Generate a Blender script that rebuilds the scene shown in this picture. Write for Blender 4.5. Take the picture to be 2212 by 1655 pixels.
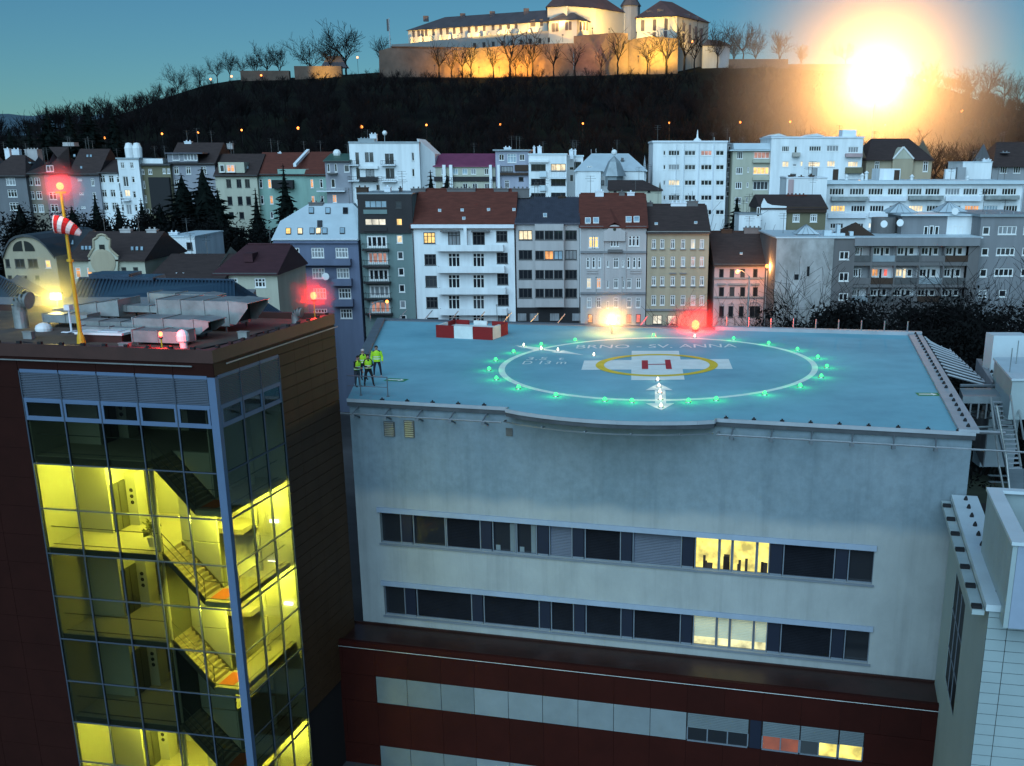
import bpy, bmesh, math, random
import numpy as np
from mathutils import Vector, Matrix

random.seed(7)
for _o in list(bpy.data.objects):
    bpy.data.objects.remove(_o)
SC = bpy.context.scene
COL = SC.collection

# ------------------------------------------------------------------ camera
F, CX, CY, TH, CAMH = 2454.5, 1263.6, 1149.0, 0.3152, 12.0
cam = bpy.data.cameras.new('camera')
cam.sensor_width = 36.0
cam.lens = F / 2212 * 36.0
cam.shift_x = -(CX - 1106.0) / 2212
cam.shift_y = (CY - 827.4) / 2212
cam.clip_start = 0.5
cam.clip_end = 6000
camo = bpy.data.objects.new('camera', cam)
COL.objects.link(camo)
camo.location = (0, 0, CAMH)
camo.rotation_euler = (math.pi / 2 - TH, 0, 0)
SC.camera = camo

# ------------------------------------------------------------------ dusk sky
world = bpy.data.worlds.new("World")
SC.world = world
world.use_nodes = True
wn = world.node_tree
bg = wn.nodes['Background']
sky = wn.nodes.new('ShaderNodeTexSky')
sky.sky_type = 'NISHITA'
sky.sun_disc = False
sky.sun_elevation = math.radians(30.0)
sky.sun_rotation = math.radians(195)
sky.air_density = 1.0
sky.dust_density = 0.1
sky.ozone_density = 6.0
tint = wn.nodes.new('ShaderNodeMix')
tint.data_type = 'RGBA'
tint.blend_type = 'MULTIPLY'
tint.inputs[0].default_value = 1.0
tint.inputs[7].default_value = (0.56, 1.0, 1.05, 1)
wn.links.new(sky.outputs[0], tint.inputs[6])
wn.links.new(tint.outputs[2], bg.inputs[0])
bg.inputs[1].default_value = 0.050

sun = bpy.data.lights.new('dusk_glow', 'SUN')
sun.energy = 3.9
sun.angle = math.radians(70)
sun.color = (0.52, 0.79, 1.0)
suno = bpy.data.objects.new('dusk_glow', sun)
COL.objects.link(suno)
suno.rotation_euler = (math.radians(55), 0, math.radians(-15))

SC.render.engine = 'CYCLES'
SC.view_settings.view_transform = 'Standard'
SC.view_settings.look = 'None'
SC.view_settings.gamma = 1
SC.view_settings.exposure = 0.0
SC.view_settings.use_curve_mapping = False
SC.cycles.use_denoising = True
SC.cycles.max_bounces = 6
SC.cycles.diffuse_bounces = 3
SC.cycles.glossy_bounces = 3
SC.cycles.transparent_max_bounces = 16
SC.cycles.volume_bounces = 0
SC.cycles.caustics_reflective = False
SC.cycles.caustics_refractive = False
SC.cycles.sample_clamp_indirect = 4

# ------------------------------------------------------------------ picking points of the place
Z = {'d': (0, 0, 1 / .54), 1: (0, 500, .4973), 2: (1000, 500, .4833), 3: (1900, 500, .4833), 4: (2700, 500, .4834), 5: (3300, 500, .4833),
     'A': (0, 1100, .3165), 'B': (600, 1100, .3617), 'ring': (1850, 1250, .7007), 7: (1350, 1950, 1.0172), 8: (1350, 2450, 1.0172),
     't1': (0, 1050, .6329), 't2': (0, 1400, .6329), 't3': (0, 2200, .6329), 'p': (1350, 1350, .18126), 'q': (1300, 1200, .4521),
     'r': (3300, 1250, .4531), 's': (3700, 1350, .4231), 'w': (3700, 1950, .6735), 'h1': (0, 100, .6781), 'h2': (1400, 0, .6781),
     'h3': (2700, 0, .6311), 'm': (2050, 1350, .40687)}


def D(z, x, y):
    ox, oy, s = Z[z]
    return ((ox + x * s) * .54, (oy + y * s) * .54)


def ray(x, y):
    a, b = (x - CX) / F, -(y - CY) / F
    return Vector((a, math.cos(TH) + b * math.sin(TH), -math.sin(TH) + b * math.cos(TH)))


def gz(x, y, z=0.0):
    r = ray(x, y)
    t = (z - CAMH) / r.z
    return Vector((r.x * t, r.y * t, z))


def py(x, y, Y):
    r = ray(x, y)
    t = Y / r.y
    return Vector((r.x * t, Y, CAMH + r.z * t))


def pl(x, y, p0, d):
    r = ray(x, y)
    n = Vector((-d.y, d.x, 0))
    t = n.dot(Vector((p0.x, p0.y, 0))) / (n.x * r.x + n.y * r.y)
    return ((r.x * t - p0.x) * d.x + (r.y * t - p0.y) * d.y, CAMH + r.z * t)


def hit(x, y, p, n):
    r = ray(x, y)
    c = Vector((0, 0, CAMH))
    t = (p - c).dot(n) / r.dot(n)
    return c + r * t


# ------------------------------------------------------------------ materials
MATS = {}


def mat(name, rgb, rough=.8, var=.0, scale=1.0, bump=0.0, metal=0.0, rgb2=None, stretch=None, spec=.35, detail=5):
    if name in MATS:
        return MATS[name]
    if name.endswith('_render'):   # weathered plaster: drawn out rain streaks
        stretch = stretch or (1.5, 1.5, .2)
        var, scale, detail = max(var, .15), max(scale, .45), 9
    m = bpy.data.materials.new(name)
    m.use_nodes = True
    nt = m.node_tree
    b = nt.nodes['Principled BSDF']
    b.inputs['Base Color'].default_value = (*rgb, 1)
    b.inputs['Roughness'].default_value = rough
    b.inputs['Metallic'].default_value = metal
    b.inputs['Specular IOR Level'].default_value = spec
    if var or bump or rgb2:
        tc = nt.nodes.new('ShaderNodeTexCoord')
        mp = nt.nodes.new('ShaderNodeMapping')
        if stretch:
            mp.inputs['Scale'].default_value = stretch
        nt.links.new(tc.outputs['Object'], mp.inputs[0])
        nz = nt.nodes.new('ShaderNodeTexNoise')
        nz.inputs['Scale'].default_value = scale
        nz.inputs['Detail'].default_value = detail
        nz.inputs['Roughness'].default_value = .65
        nt.links.new(mp.outputs[0], nz.inputs[0])
        rp = nt.nodes.new('ShaderNodeValToRGB')
        rp.color_ramp.elements[0].position = .3
        rp.color_ramp.elements[1].position = .72
        c1 = [c * (1 - var) for c in rgb]
        c2 = list(rgb2) if rgb2 else [min(1, c * (1 + var)) for c in rgb]
        rp.color_ramp.elements[0].color = (*c1, 1)
        rp.color_ramp.elements[1].color = (*c2, 1)
        nt.links.new(nz.outputs['Fac'], rp.inputs[0])
        nt.links.new(rp.outputs[0], b.inputs['Base Color'])
        if bump:
            bp = nt.nodes.new('ShaderNodeBump')
            bp.inputs['Strength'].default_value = bump
            bp.inputs['Distance'].default_value = .05
            nt.links.new(nz.outputs['Fac'], bp.inputs['Height'])
            nt.links.new(bp.outputs[0], b.inputs['Normal'])
    MATS[name] = m
    return m


def emat(name, rgb, strength, var=0.0, scale=2.0):
    if name in MATS:
        return MATS[name]
    m = bpy.data.materials.new(name)
    m.use_nodes = True
    nt = m.node_tree
    b = nt.nodes['Principled BSDF']
    b.inputs['Base Color'].default_value = (.05, .05, .05, 1)
    b.inputs['Roughness'].default_value = .3
    b.inputs['Emission Color'].default_value = (*rgb, 1)
    b.inputs['Emission Strength'].default_value = strength
    if var:
        tc = nt.nodes.new('ShaderNodeTexCoord')
        nz = nt.nodes.new('ShaderNodeTexNoise')
        nz.inputs['Scale'].default_value = scale
        nz.inputs['Detail'].default_value = 3
        geo = nt.nodes.new('ShaderNodeObjectInfo')
        ad = nt.nodes.new('ShaderNodeVectorMath')
        nt.links.new(tc.outputs['Object'], ad.inputs[0])
        nt.links.new(geo.outputs['Location'], ad.inputs[1])
        nt.links.new(ad.outputs[0], nz.inputs[0])
        rp = nt.nodes.new('ShaderNodeMapRange')
        rp.inputs[1].default_value = .32
        rp.inputs[2].default_value = .68
        rp.inputs[3].default_value = strength * (1 - var)
        rp.inputs[4].default_value = strength * (1 + var)
        nt.links.new(nz.outputs['Fac'], rp.inputs[0])
        nt.links.new(rp.outputs[0], b.inputs['Emission Strength'])
    MATS[name] = m
    return m


def gmat(name, rgb, strength):
    """a luminous clear globe: glows and lets the lamp inside shine out"""
    m = bpy.data.materials.new(name)
    m.use_nodes = True
    nt = m.node_tree
    nt.nodes.clear()
    o = nt.nodes.new('ShaderNodeOutputMaterial')
    t = nt.nodes.new('ShaderNodeBsdfTransparent')
    e = nt.nodes.new('ShaderNodeEmission')
    e.inputs[0].default_value = (*rgb, 1)
    e.inputs[1].default_value = strength
    ad = nt.nodes.new('ShaderNodeAddShader')
    nt.links.new(t.outputs[0], ad.inputs[0])
    nt.links.new(e.outputs[0], ad.inputs[1])
    nt.links.new(ad.outputs[0], o.inputs[0])
    MATS[name] = m
    return m


def seam_mat(name, rgb, pitch=.6, rough=.4, metal=.5, axis=0):
    """standing seam sheet metal"""
    m = mat(name, rgb, rough, var=.25, scale=.5, metal=metal)
    return m


def halo_mat(name, rgb, density, radius):
    """mist standing in for lens bloom, thinning smoothly from its middle to its rim"""
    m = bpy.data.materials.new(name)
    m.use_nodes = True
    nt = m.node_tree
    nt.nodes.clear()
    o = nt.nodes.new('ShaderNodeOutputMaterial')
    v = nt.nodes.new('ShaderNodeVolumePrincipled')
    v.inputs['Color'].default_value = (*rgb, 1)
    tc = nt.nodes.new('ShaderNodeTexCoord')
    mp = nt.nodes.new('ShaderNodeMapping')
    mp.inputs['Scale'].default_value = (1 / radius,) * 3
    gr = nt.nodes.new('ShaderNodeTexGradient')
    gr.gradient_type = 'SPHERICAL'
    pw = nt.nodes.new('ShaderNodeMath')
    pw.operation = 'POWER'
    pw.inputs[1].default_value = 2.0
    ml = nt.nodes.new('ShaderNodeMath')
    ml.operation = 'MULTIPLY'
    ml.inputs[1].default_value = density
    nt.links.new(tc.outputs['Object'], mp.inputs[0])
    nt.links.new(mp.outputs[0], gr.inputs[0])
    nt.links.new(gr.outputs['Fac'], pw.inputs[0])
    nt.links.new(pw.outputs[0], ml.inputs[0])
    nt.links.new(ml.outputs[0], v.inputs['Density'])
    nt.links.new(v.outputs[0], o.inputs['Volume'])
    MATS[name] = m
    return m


def glass_mat(name, tintc, refl):
    m = bpy.data.materials.new(name)
    m.use_nodes = True
    nt = m.node_tree
    nt.nodes.clear()
    o = nt.nodes.new('ShaderNodeOutputMaterial')
    t = nt.nodes.new('ShaderNodeBsdfTransparent')
    t.inputs[0].default_value = (*tintc, 1)
    g = nt.nodes.new('ShaderNodeBsdfGlossy')
    g.inputs['Roughness'].default_value = .02
    mx = nt.nodes.new('ShaderNodeMixShader')
    lw = nt.nodes.new('ShaderNodeFresnel')
    lw.inputs[0].default_value = 1.45
    ml = nt.nodes.new('ShaderNodeMath')
    ml.operation = 'MULTIPLY'
    ml.inputs[1].default_value = refl
    nt.links.new(lw.outputs[0], ml.inputs[0])
    nt.links.new(ml.outputs[0], mx.inputs[0])
    nt.links.new(t.outputs[0], mx.inputs[1])
    nt.links.new(g.outputs[0], mx.inputs[2])
    nt.links.new(mx.outputs[0], o.inputs[0])
    MATS[name] = m
    return m


M = MATS
# walls
mat('white_render', (.70, .73, .74), .85, .07, .25, .1)
mat('cream_render', (.42, .415, .33), .85, .10, .3, .1)
mat('beige_render', (.36, .305, .215), .85, .12, .4, .15)
mat('olive_render', (.16, .145, .09), .85, .12, .4, .1)
mat('grey_render', (.27, .28, .29), .85, .12, .4, .1)
mat('pale_grey_render', (.41, .39, .385), .85, .1, .4, .1)
mat('dark_grey_render', (.13, .125, .125), .85, .15, .5, .1)
mat('mid_grey_render', (.20, .205, .215), .85, .12, .5, .1)
mat('slate_blue_render', (.12, .145, .215), .85, .08, .4, .1)
mat('teal_render', (.15, .215, .21), .85, .08, .4, .1)
mat('turquoise_render', (.22, .345, .30), .85, .08, .4, .1)
mat('lavender_render', (.32, .33, .40), .85, .08, .4, .1)
mat('pink_render', (.42, .30, .30), .85, .1, .4, .1)
mat('black_cladding', (.018, .016, .018), .6, .2, .8)
mat('stained_render', (.30, .30, .285), .9, .38, .35, .3, rgb2=(.46, .47, .47), stretch=(1, 1, .6), detail=9)
mat('dark_opening', (.012, .012, .014), .7)
mat('brown_timber', (.05, .03, .02), .8, .2, .6)
mat('ash_render', (.145, .15, .16), .85, .15, .4, .1)
mat('darkened_beige', (.19, .17, .135), .85, .15, .4, .1)  # left terrace tones, darkened and greyed in the colour
mat('darkened_pink', (.26, .19, .21), .85, .15, .4, .1)
mat('darkened_lavender', (.26, .265, .295), .85, .12, .4, .1)
# roofs
mat('red_tile', (.100, .027, .018), .85, .28, .9, .3, stretch=(1, 3, 3), detail=8)
mat('brown_tile', (.042, .027, .025), .85, .28, .9, .3, stretch=(1, 3, 3), detail=8)
mat('maroon_tile', (.050, .017, .022), .85, .25, .9, .3, stretch=(1, 3, 3), detail=8)
mat('crimson_sheet', (.20, .05, .10), .5, .15, .8, .1, metal=.2)
mat('green_sheet', (.06, .12, .09), .5, .15, .8, .1, metal=.2)
mat('blue_sheet', (.075, .078, .10), .45, .2, 1.2, .1, metal=.35)
mat('pale_sheet', (.52, .60, .64), .5, .08, .5, .05, metal=.2)
mat('grey_sheet', (.25, .29, .31), .5, .2, .6, .1, metal=.3)
mat('dark_sheet', (.05, .055, .06), .5, .2, .6, .1, metal=.3)
mat('hospital_sheet', (.040, .066, .10), .4, .2, 1.0, .05, metal=.4)
# trim
mat('white_frame', (.72, .72, .70), .6)
mat('dark_frame', (.05, .05, .05), .6)
mat('stone_trim', (.40, .38, .34), .85, .15, 1.5)
mat('white_trim', (.66, .70, .74), .8, .08, 1)
mat('black_metal', (.02, .02, .022), .5)
mat('steel', (.35, .37, .39), .35, .15, 2, metal=.7)
mat('zinc', (.30, .32, .315), .5, .3, .9, .1, metal=.55)
mat('zinc_dark', (.10, .10, .10), .5, .2, 2, metal=.5)
mat('dish_white', (.7, .72, .72), .5)
# panes
mat('pane_dark', (.016, .018, .022), .06, spec=.6)
mat('pane_dim', (.05, .055, .06), .08, spec=.6)
mat('pane_curtain', (.22, .23, .24), .3, .4, 1.5, spec=.6, stretch=(3, 3, .3))
mat('pane_sky', (.30, .40, .46), .1, .25, .6, spec=.6)
emat('lit_yellow', (1.0, .62, .17), 1.25, .55, 1.2)
emat('lit_orange', (1.0, .40, .10), .95, .5, 1.2)
emat('lit_cream', (1.0, .80, .48), 1.05, .45, 1.2)
emat('lit_pink', (1.0, .45, .32), .45, .5, 1.0)
emat('lit_white', (1.0, .92, .72), .9, .5, .8)
emat('lit_red', (1.0, .16, .12), .9, .5, 1.0)
PK = {'d': 'pane_dark', 'm': 'pane_dim', 'c': 'pane_curtain', 's': 'pane_sky', 'y': 'lit_yellow', 'o': 'lit_orange', 'w': 'lit_cream', 'p': 'lit_pink',
      'b': 'lit_white', 'r': 'lit_red'}


# ------------------------------------------------------------------ mesh helpers
class MB:
    def __init__(s):
        s.v, s.f, s.mi, s.m = [], [], [], 0

    def q(s, *pts):
        i = len(s.v)
        s.v += [tuple(p) for p in pts]
        s.f.append(tuple(range(i, i + len(pts))))
        s.mi.append(s.m)
        return s

    def hexa(s, b, t):
        """closed solid from a bottom loop and a top loop"""
        n = len(b)
        i = len(s.v)
        s.v += [tuple(p) for p in b] + [tuple(p) for p in t]
        s.f.append(tuple(i + n - 1 - k for k in range(n)))
        s.f.append(tuple(i + n + k for k in range(n)))
        for k in range(n):
            j = (k + 1) % n
            s.f.append((i + k, i + j, i + n + j, i + n + k))
        s.mi += [s.m] * (n + 2)
        return s

    def box(s, x0, x1, y0, y1, z0, z1):
        return s.hexa([(x0, y0, z0), (x1, y0, z0), (x1, y1, z0), (x0, y1, z0)], [(x0, y0, z1), (x1, y0, z1), (x1, y1, z1), (x0, y1, z1)])

    def obox(s, o, ux, uy, a0, a1, b0, b1, z0, z1):
        """box in a frame o + a*ux + b*uy"""
        P = lambda a, b, z: (o.x + ux.x * a + uy.x * b, o.y + ux.y * a + uy.y * b, z)
        lp = [(a0, b0), (a1, b0), (a1, b1), (a0, b1)]
        return s.hexa([P(a, b, z0) for a, b in lp], [P(a, b, z1) for a, b in lp])

    def tube(s, p, q, r0, r1=None, n=6, cap=True):
        r1 = r0 if r1 is None else r1
        p, q = Vector(p), Vector(q)
        d = (q - p)
        if d.length < 1e-6:
            return s
        d.normalize()
        a = d.orthogonal().normalized()
        b = d.cross(a)
        i = len(s.v)
        for c, r in ((p, r0), (q, r1)):
            for k in range(n):
                t = 2 * math.pi * k / n
                s.v.append(tuple(c + a * (r * math.cos(t)) + b * (r * math.sin(t))))
        for k in range(n):
            j = (k + 1) % n
            s.f.append((i + k, i + j, i + n + j, i + n + k))
            s.mi.append(s.m)
        if cap:
            s.f.append(tuple(i + n - 1 - k for k in range(n)))
            s.f.append(tuple(i + n + k for k in range(n)))
            s.mi += [s.m, s.m]
        return s

    def lathe(s, o, prof, n=12, axis=(0, 0, 1), caps=True):
        o = Vector(o)
        d = Vector(axis).normalized()
        a = d.orthogonal().normalized()
        b = d.cross(a)
        i = len(s.v)
        for r, h in prof:
            for k in range(n):
                t = 2 * math.pi * k / n
                s.v.append(tuple(o + d * h + a * (r * math.cos(t)) + b * (r * math.sin(t))))
        for l in range(len(prof) - 1):
            for k in range(n):
                j = (k + 1) % n
                s.f.append((i + l * n + k, i + l * n + j, i + (l + 1) * n + j, i + (l + 1) * n + k))
                s.mi.append(s.m)
        if caps:
            s.f.append(tuple(i + n - 1 - k for k in range(n)))
            s.f.append(tuple(i + (len(prof) - 1) * n + k for k in range(n)))
            s.mi += [s.m, s.m]
        return s

    def ball(s, o, r, n=10, rings=6, sz=1.0):
        prof = [(r * math.sin(math.pi * k / rings) + 1e-4, -r * sz * math.cos(math.pi * k / rings)) for k in range(rings + 1)]
        return s.lathe(o, prof, n)

    def mesh(s, name, mats, off=None):
        me = bpy.data.meshes.new(name)
        vs = s.v if off is None else [(x - off.x, y - off.y, z - off.z) for x, y, z in s.v]
        me.from_pydata(vs, [], s.f)
        for m in (mats if isinstance(mats, (list, tuple)) else [mats]):
            me.materials.append(M[m] if isinstance(m, str) else m)
        if any(s.mi):
            me.polygons.foreach_set('material_index', s.mi)
        bm = bmesh.new()
        bm.from_mesh(me)
        bmesh.ops.recalc_face_normals(bm, faces=bm.faces)
        bm.to_mesh(me)
        bm.free()
        return me

    def build(s, name, mats, parent=None, smooth=False, keep=False):
        off = wloc(parent) if parent is not None else None
        me = s.mesh(name, mats, off)
        if smooth:
            me.polygons.foreach_set('use_smooth', [True] * len(me.polygons))
        o = bpy.data.objects.new(name, me)
        COL.objects.link(o)
        if parent is not None:
            o.parent = parent
        return o


def wloc(o):
    v = Vector((0, 0, 0))
    while o is not None:
        v += o.location
        o = o.parent
    return v


def tag(o, label=None, cat=None, group=None, kind=None):
    if label: o['label'] = label
    if cat: o['category'] = cat
    if group: o['group'] = group
    if kind: o['kind'] = kind
    return o


def thing(name, loc, label, cat, group=None):
    o = bpy.data.objects.new(name, None)
    o.empty_display_size = .3
    COL.objects.link(o)
    o.location = loc
    return tag(o, label, cat, group)


def place(me, name, parent, wpos, rz=0.0):
    """an object of shared mesh me, at world position wpos, under parent (parents carry no rotation)"""
    o = bpy.data.objects.new(name, me)
    COL.objects.link(o)
    o.location = Vector(wpos) - (wloc(parent) if parent is not None else Vector((0, 0, 0)))
    o.rotation_euler.z = rz
    if parent is not None:
        o.parent = parent
    return o


def light(name, parent, wpos, color, power, radius=.05, kind='POINT'):
    l = bpy.data.lights.new(name, kind)
    l.color = color
    l.energy = power
    if kind == 'POINT':
        l.shadow_soft_size = radius
    o = bpy.data.objects.new(name, l)
    COL.objects.link(o)
    o.location = Vector(wpos) - (wloc(parent) if parent is not None else Vector((0, 0, 0)))
    if parent is not None:
        o.parent = parent
    return o


WCACHE = {}


def window_meshes(w, h, nm, tr, fr, pk, fw=.09):
    w, h = max(.3, round(w / .06) * .06), max(.3, round(h / .06) * .06)
    k = (w, h, nm, tr, fr, fw)
    if k not in WCACHE:
        b = MB()
        y0, y1 = .06, .14
        b.box(-w / 2, -w / 2 + fw, y0, y1, -h / 2, h / 2).box(w / 2 - fw, w / 2, y0, y1, -h / 2, h / 2)
        b.box(-w / 2 + fw, w / 2 - fw, y0, y1, h / 2 - fw, h / 2).box(-w / 2 + fw, w / 2 - fw, y0, y1, -h / 2, -h / 2 + fw)
        for i in range(nm):
            x = -w / 2 + w * (i + 1) / (nm + 1)
            b.box(x - fw * .45, x + fw * .45, y0 + .004, y1 - .004, -h / 2 + fw, h / 2 - fw)
        if tr:
            z = h / 2 - h * tr
            b.box(-w / 2 + fw, w / 2 - fw, y0 + .008, y1 - .008, z - fw * .4, z + fw * .4)
        b.box(-w / 2 - .04, w / 2 + .04, -.06, .10, -h / 2 - .07, -h / 2 - .003)
        WCACHE[k] = b.mesh('window', fr)
    kp = (w, h, pk)
    if kp not in WCACHE:
        b = MB()
        b.box(-w / 2, w / 2, .10, .13, -h / 2, h / 2)
        WCACHE[kp] = b.mesh('pane', PK[pk])
    return WCACHE[k], WCACHE[kp], w, h


def add_window(parent, pos, rz, w, h, nm=1, tr=.3, fr='white_frame', pk='d', fw=.09):
    a, b, w, h = window_meshes(w, h, nm, tr, fr, pk, fw)
    o = place(a, 'window', parent, pos, rz)
    p = bpy.data.objects.new('pane', b)
    COL.objects.link(p)
    p.parent = o
    return w, h


def wall_holes(mb, p0, d, n, u0, u1, z0, z1, holes, reveal=.22):
    """a wall sheet from u0..u1, z0..z1 with true openings and reveals going inward along n"""
    hs = []
    for a, b, c, e in holes:
        a, b, c, e = max(a, u0 + .02), min(b, u1 - .02), max(c, z0 + .02), min(e, z1 - .02)
        if b > a and e > c:
            hs.append((a, b, c, e))
    us = sorted({round(x, 3) for x in [u0, u1] + [h[0] for h in hs] + [h[1] for h in hs]})
    zs = sorted({round(x, 3) for x in [z0, z1] + [h[2] for h in hs] + [h[3] for h in hs]})
    P = lambda u, z, k=0: (p0.x + d.x * u + n.x * k, p0.y + d.y * u + n.y * k, z)
    for j in range(len(zs) - 1):
        zc = (zs[j] + zs[j + 1]) / 2
        row = [h for h in hs if h[2] < zc < h[3]]
        start = None
        for i in range(len(us) - 1):
            uc = (us[i] + us[i + 1]) / 2
            solid = not any(h[0] < uc < h[1] for h in row)
            if solid and start is None:
                start = us[i]
            if start is not None and (not solid or i == len(us) - 2):
                end = us[i + 1] if solid else us[i]
                mb.q(P(start, zs[j]), P(end, zs[j]), P(end, zs[j + 1]), P(start, zs[j + 1]))
                start = None
    for a, b, c, e in hs:
        mb.q(P(a, c), P(b, c), P(b, c, reveal), P(a, c, reveal))
        mb.q(P(a, e), P(b, e), P(b, e, reveal), P(a, e, reveal))
        mb.q(P(a, c), P(a, e), P(a, e, reveal), P(a, c, reveal))
        mb.q(P(b, c), P(b, e), P(b, e, reveal), P(b, c, reveal))


def slab(mb, pts, t):
    """a sheet of thickness t below the loop pts"""
    pts = [Vector(p) for p in pts]
    n = (pts[1] - pts[0]).cross(pts[-1] - pts[0]).normalized()
    if n.z < 0:
        n = -n
    mb.hexa([p - n * t for p in pts], pts)


class House:
    def __init__(s, name, label, Y, L, R, E, wall, depth=12, zb=-20, cat='building', group=None):
        s.Y, s.depth, s.zb, s.wallm = Y, depth, zb, wall
        s.x0, s.x1 = py(*D(*L), Y).x, py(*D(*R), Y).x
        s.ze = py(*D(*E), Y).z
        s.o = thing(name, ((s.x0 + s.x1) / 2, Y, zb), label, cat, group)
        s.holes = []
        s.bays = []
        s.roofplane = None

    def pt(s, z, x, y, dy=0):
        return py(*D(z, x, y), s.Y - dy)

    def win(s, z, xs, ys, w, h, nm=1, tr=.3, fr='white_frame', k=None, dk='d', dy=0, hl=None, fw=.09):
        k = k or {}
        for i, y in enumerate(ys):
            zz = s.pt(z, xs[0], y, dy).z
            for j, x in enumerate(xs):
                if k.get((i, j)) == '-':
                    continue
                X = s.pt(z, x, ys[0], dy).x
                a, b = s.pt(z, x - w / 2, ys[0], dy), s.pt(z, x + w / 2, ys[0], dy)
                c, e = s.pt(z, x, y + h / 2, dy), s.pt(z, x, y - h / 2, dy)
                kk = k.get((i, j))
                if kk is None:
                    kk = dk if random.random() > .25 else random.choice('mmc' if dk == 'd' else 'cs')
                ww, hh = add_window(s.o, (X, s.Y - dy, zz), 0, b.x - a.x, e.z - c.z, nm, tr, fr, kk, fw)
                (s.holes if hl is None else hl).append((X - ww / 2, X + ww / 2, zz - hh / 2, zz + hh / 2))

    def bay(s, z, x0, x1, yt, yb, dy, wall=None, name='bay'):
        """a projecting bay; its windows are added with dy and hl=bay list"""
        hl = []
        s.bays.append((s.pt(z, x0, yt, dy).x, s.pt(z, x1, yt, dy).x, s.pt(z, x0, yt, dy).z, s.pt(z, x0, yb, dy).z, dy, hl, wall or s.wallm, name))
        return hl

    def boxp(s, name, m, z, x0, x1, yt, yb, dy, back=0.0):
        """a box on the facade between pixel bounds, projecting dy and set back by back"""
        a, b = s.pt(z, x0, yb), s.pt(z, x1, yt)
        return MB().box(a.x, b.x, s.Y - dy, s.Y + back - .003, a.z, b.z).build(name, m, s.o)

    def balcony(s, z, x0, x1, yt, yb, proj=1.1, m='white_trim', rail=None, slabm=None):
        a, b = s.pt(z, x0, yb), s.pt(z, x1, yt)
        x0, x1, z0, z1 = a.x, b.x, a.z, b.z
        Y = s.Y
        mb = MB()
        mb.box(x0, x1, Y - proj, Y - .004, z0, z0 + .16)
        o = mb.build('balcony', slabm or m, s.o)
        p = MB()
        if rail:
            n = max(4, int((x1 - x0) / .28))
            for i in range(n + 1):
                x = x0 + .03 + (x1 - x0 - .06) * i / n
                p.tube((x, Y - proj + .04, z0 + .16), (x, Y - proj + .04, z1), .022, n=4, cap=False)
            for zz in (z1, z0 + .25):
                p.tube((x0, Y - proj + .04, zz), (x1, Y - proj + .04, zz), .035, n=4)
                p.tube((x0 + .03, Y - proj + .04, zz), (x0 + .03, Y, zz), .03, n=4)
                p.tube((x1 - .03, Y - proj + .04, zz), (x1 - .03, Y, zz), .03, n=4)
        else:
            p.box(x0, x1, Y - proj, Y - proj + .1, z0 + .163, z1)
            p.box(x0, x0 + .1, Y - proj + .103, Y - .004, z0 + .163, z1)
            p.box(x1 - .1, x1, Y - proj + .103, Y - .004, z0 + .163, z1)
        p.build('railing', rail or m, o)
        return o

    def roof_gable(s, m, ridge, hipL=0, hipR=0, over=.35, side=.2, t=.18, flare=None):
        xr = py(*D(*ridge), s.Y + s.depth / 2)
        s.zr = xr.z
        yr = s.Y + s.depth / 2
        x0, x1 = s.x0 - side, s.x1 + side
        sl = (s.zr - s.ze) / (s.depth / 2)
        ye0, ye1 = s.Y - over, s.Y + s.depth + over
        zo = s.ze - sl * over
        a, b = Vector((x0, ye0, zo)), Vector((x1, ye0, zo))
        c, d = Vector((x1 - hipR, yr, s.zr)), Vector((x0 + hipL, yr, s.zr))
        e, f = Vector((x1, ye1, zo)), Vector((x0, ye1, zo))
        up = Vector((0, 0, t))
        mb = MB()
        mb.q(a + up, b + up, c + up, d + up).q(e + up, f + up, d + up, c + up)
        mb.q(a, b, e, f)
        mb.q(a, b, b + up, a + up).q(e, f, f + up, e + up)
        for (p, q, r) in ((a, f, d), (b, e, c)):
            mb.q(p, q, q + up, p + up)
            mb.q(p + up, q + up, r + up)
        o = mb.build('roof', m, s.o)
        n = (b - a).cross(d - a).normalized()
        s.roofplane = (a + up, n)
        s.hip = (hipL, hipR)
        s.roofo = o
        return o

    def ridge_cap(s, m, r=.14):
        hl, hr = s.hip
        y = s.Y + s.depth / 2
        MB().tube((s.x0 + hl, y, s.zr + .2), (s.x1 - hr, y, s.zr + .2), r, n=6).build('ridge_cap', m, s.roofo)

    def gutter(s, m='zinc_dark', over=.42):
        MB().tube((s.x0 - .1, s.Y - over, s.ze - .03), (s.x1 + .1, s.Y - over, s.ze - .03), .1, n=6).build('gutter', m, s.o)

    def downpipe(s, X, m='zinc_dark'):
        MB().tube((X, s.Y - .1, s.zb), (X, s.Y - .1, s.ze - .1), .07, n=5).build('downpipe', m, s.o)

    def roof_flat(s, m, over=.1, h=.25):
        mb = MB()
        mb.box(s.x0 - over, s.x1 + over, s.Y - over, s.Y + s.depth + over, s.ze + .003, s.ze + h)
        s.zr = s.ze + h
        s.roofo = mb.build('roof', m, s.o)
        return s.roofo

    def skylights(s, z, pts, w, h, ks=None, fr='dark_frame', name='skylight'):
        p0, n = s.roofplane
        for i, (x, y) in enumerate(pts):
            co = [hit(*D(z, x + a * w / 2, y + b * h / 2), p0, n) for a, b in ((-1, 1), (1, 1), (1, -1), (-1, -1))]
            up = n if n.z > 0 else -n
            mb = MB()
            mb.hexa([q - up * .05 for q in co], [q + up * .10 for q in co])
            o = mb.build(name, fr, s.roofo)
            c = sum(co, Vector()) / 4
            co2 = [c + (q - c) * .8 for q in co]
            mb = MB()
            mb.hexa([q + up * .06 for q in co2], [q + up * .12 for q in co2])
            # a pane is the third level below the house
            o2 = mb.build('skylight_pane', PK[(ks or {}).get(i, 's')], s.roofo)

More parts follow.
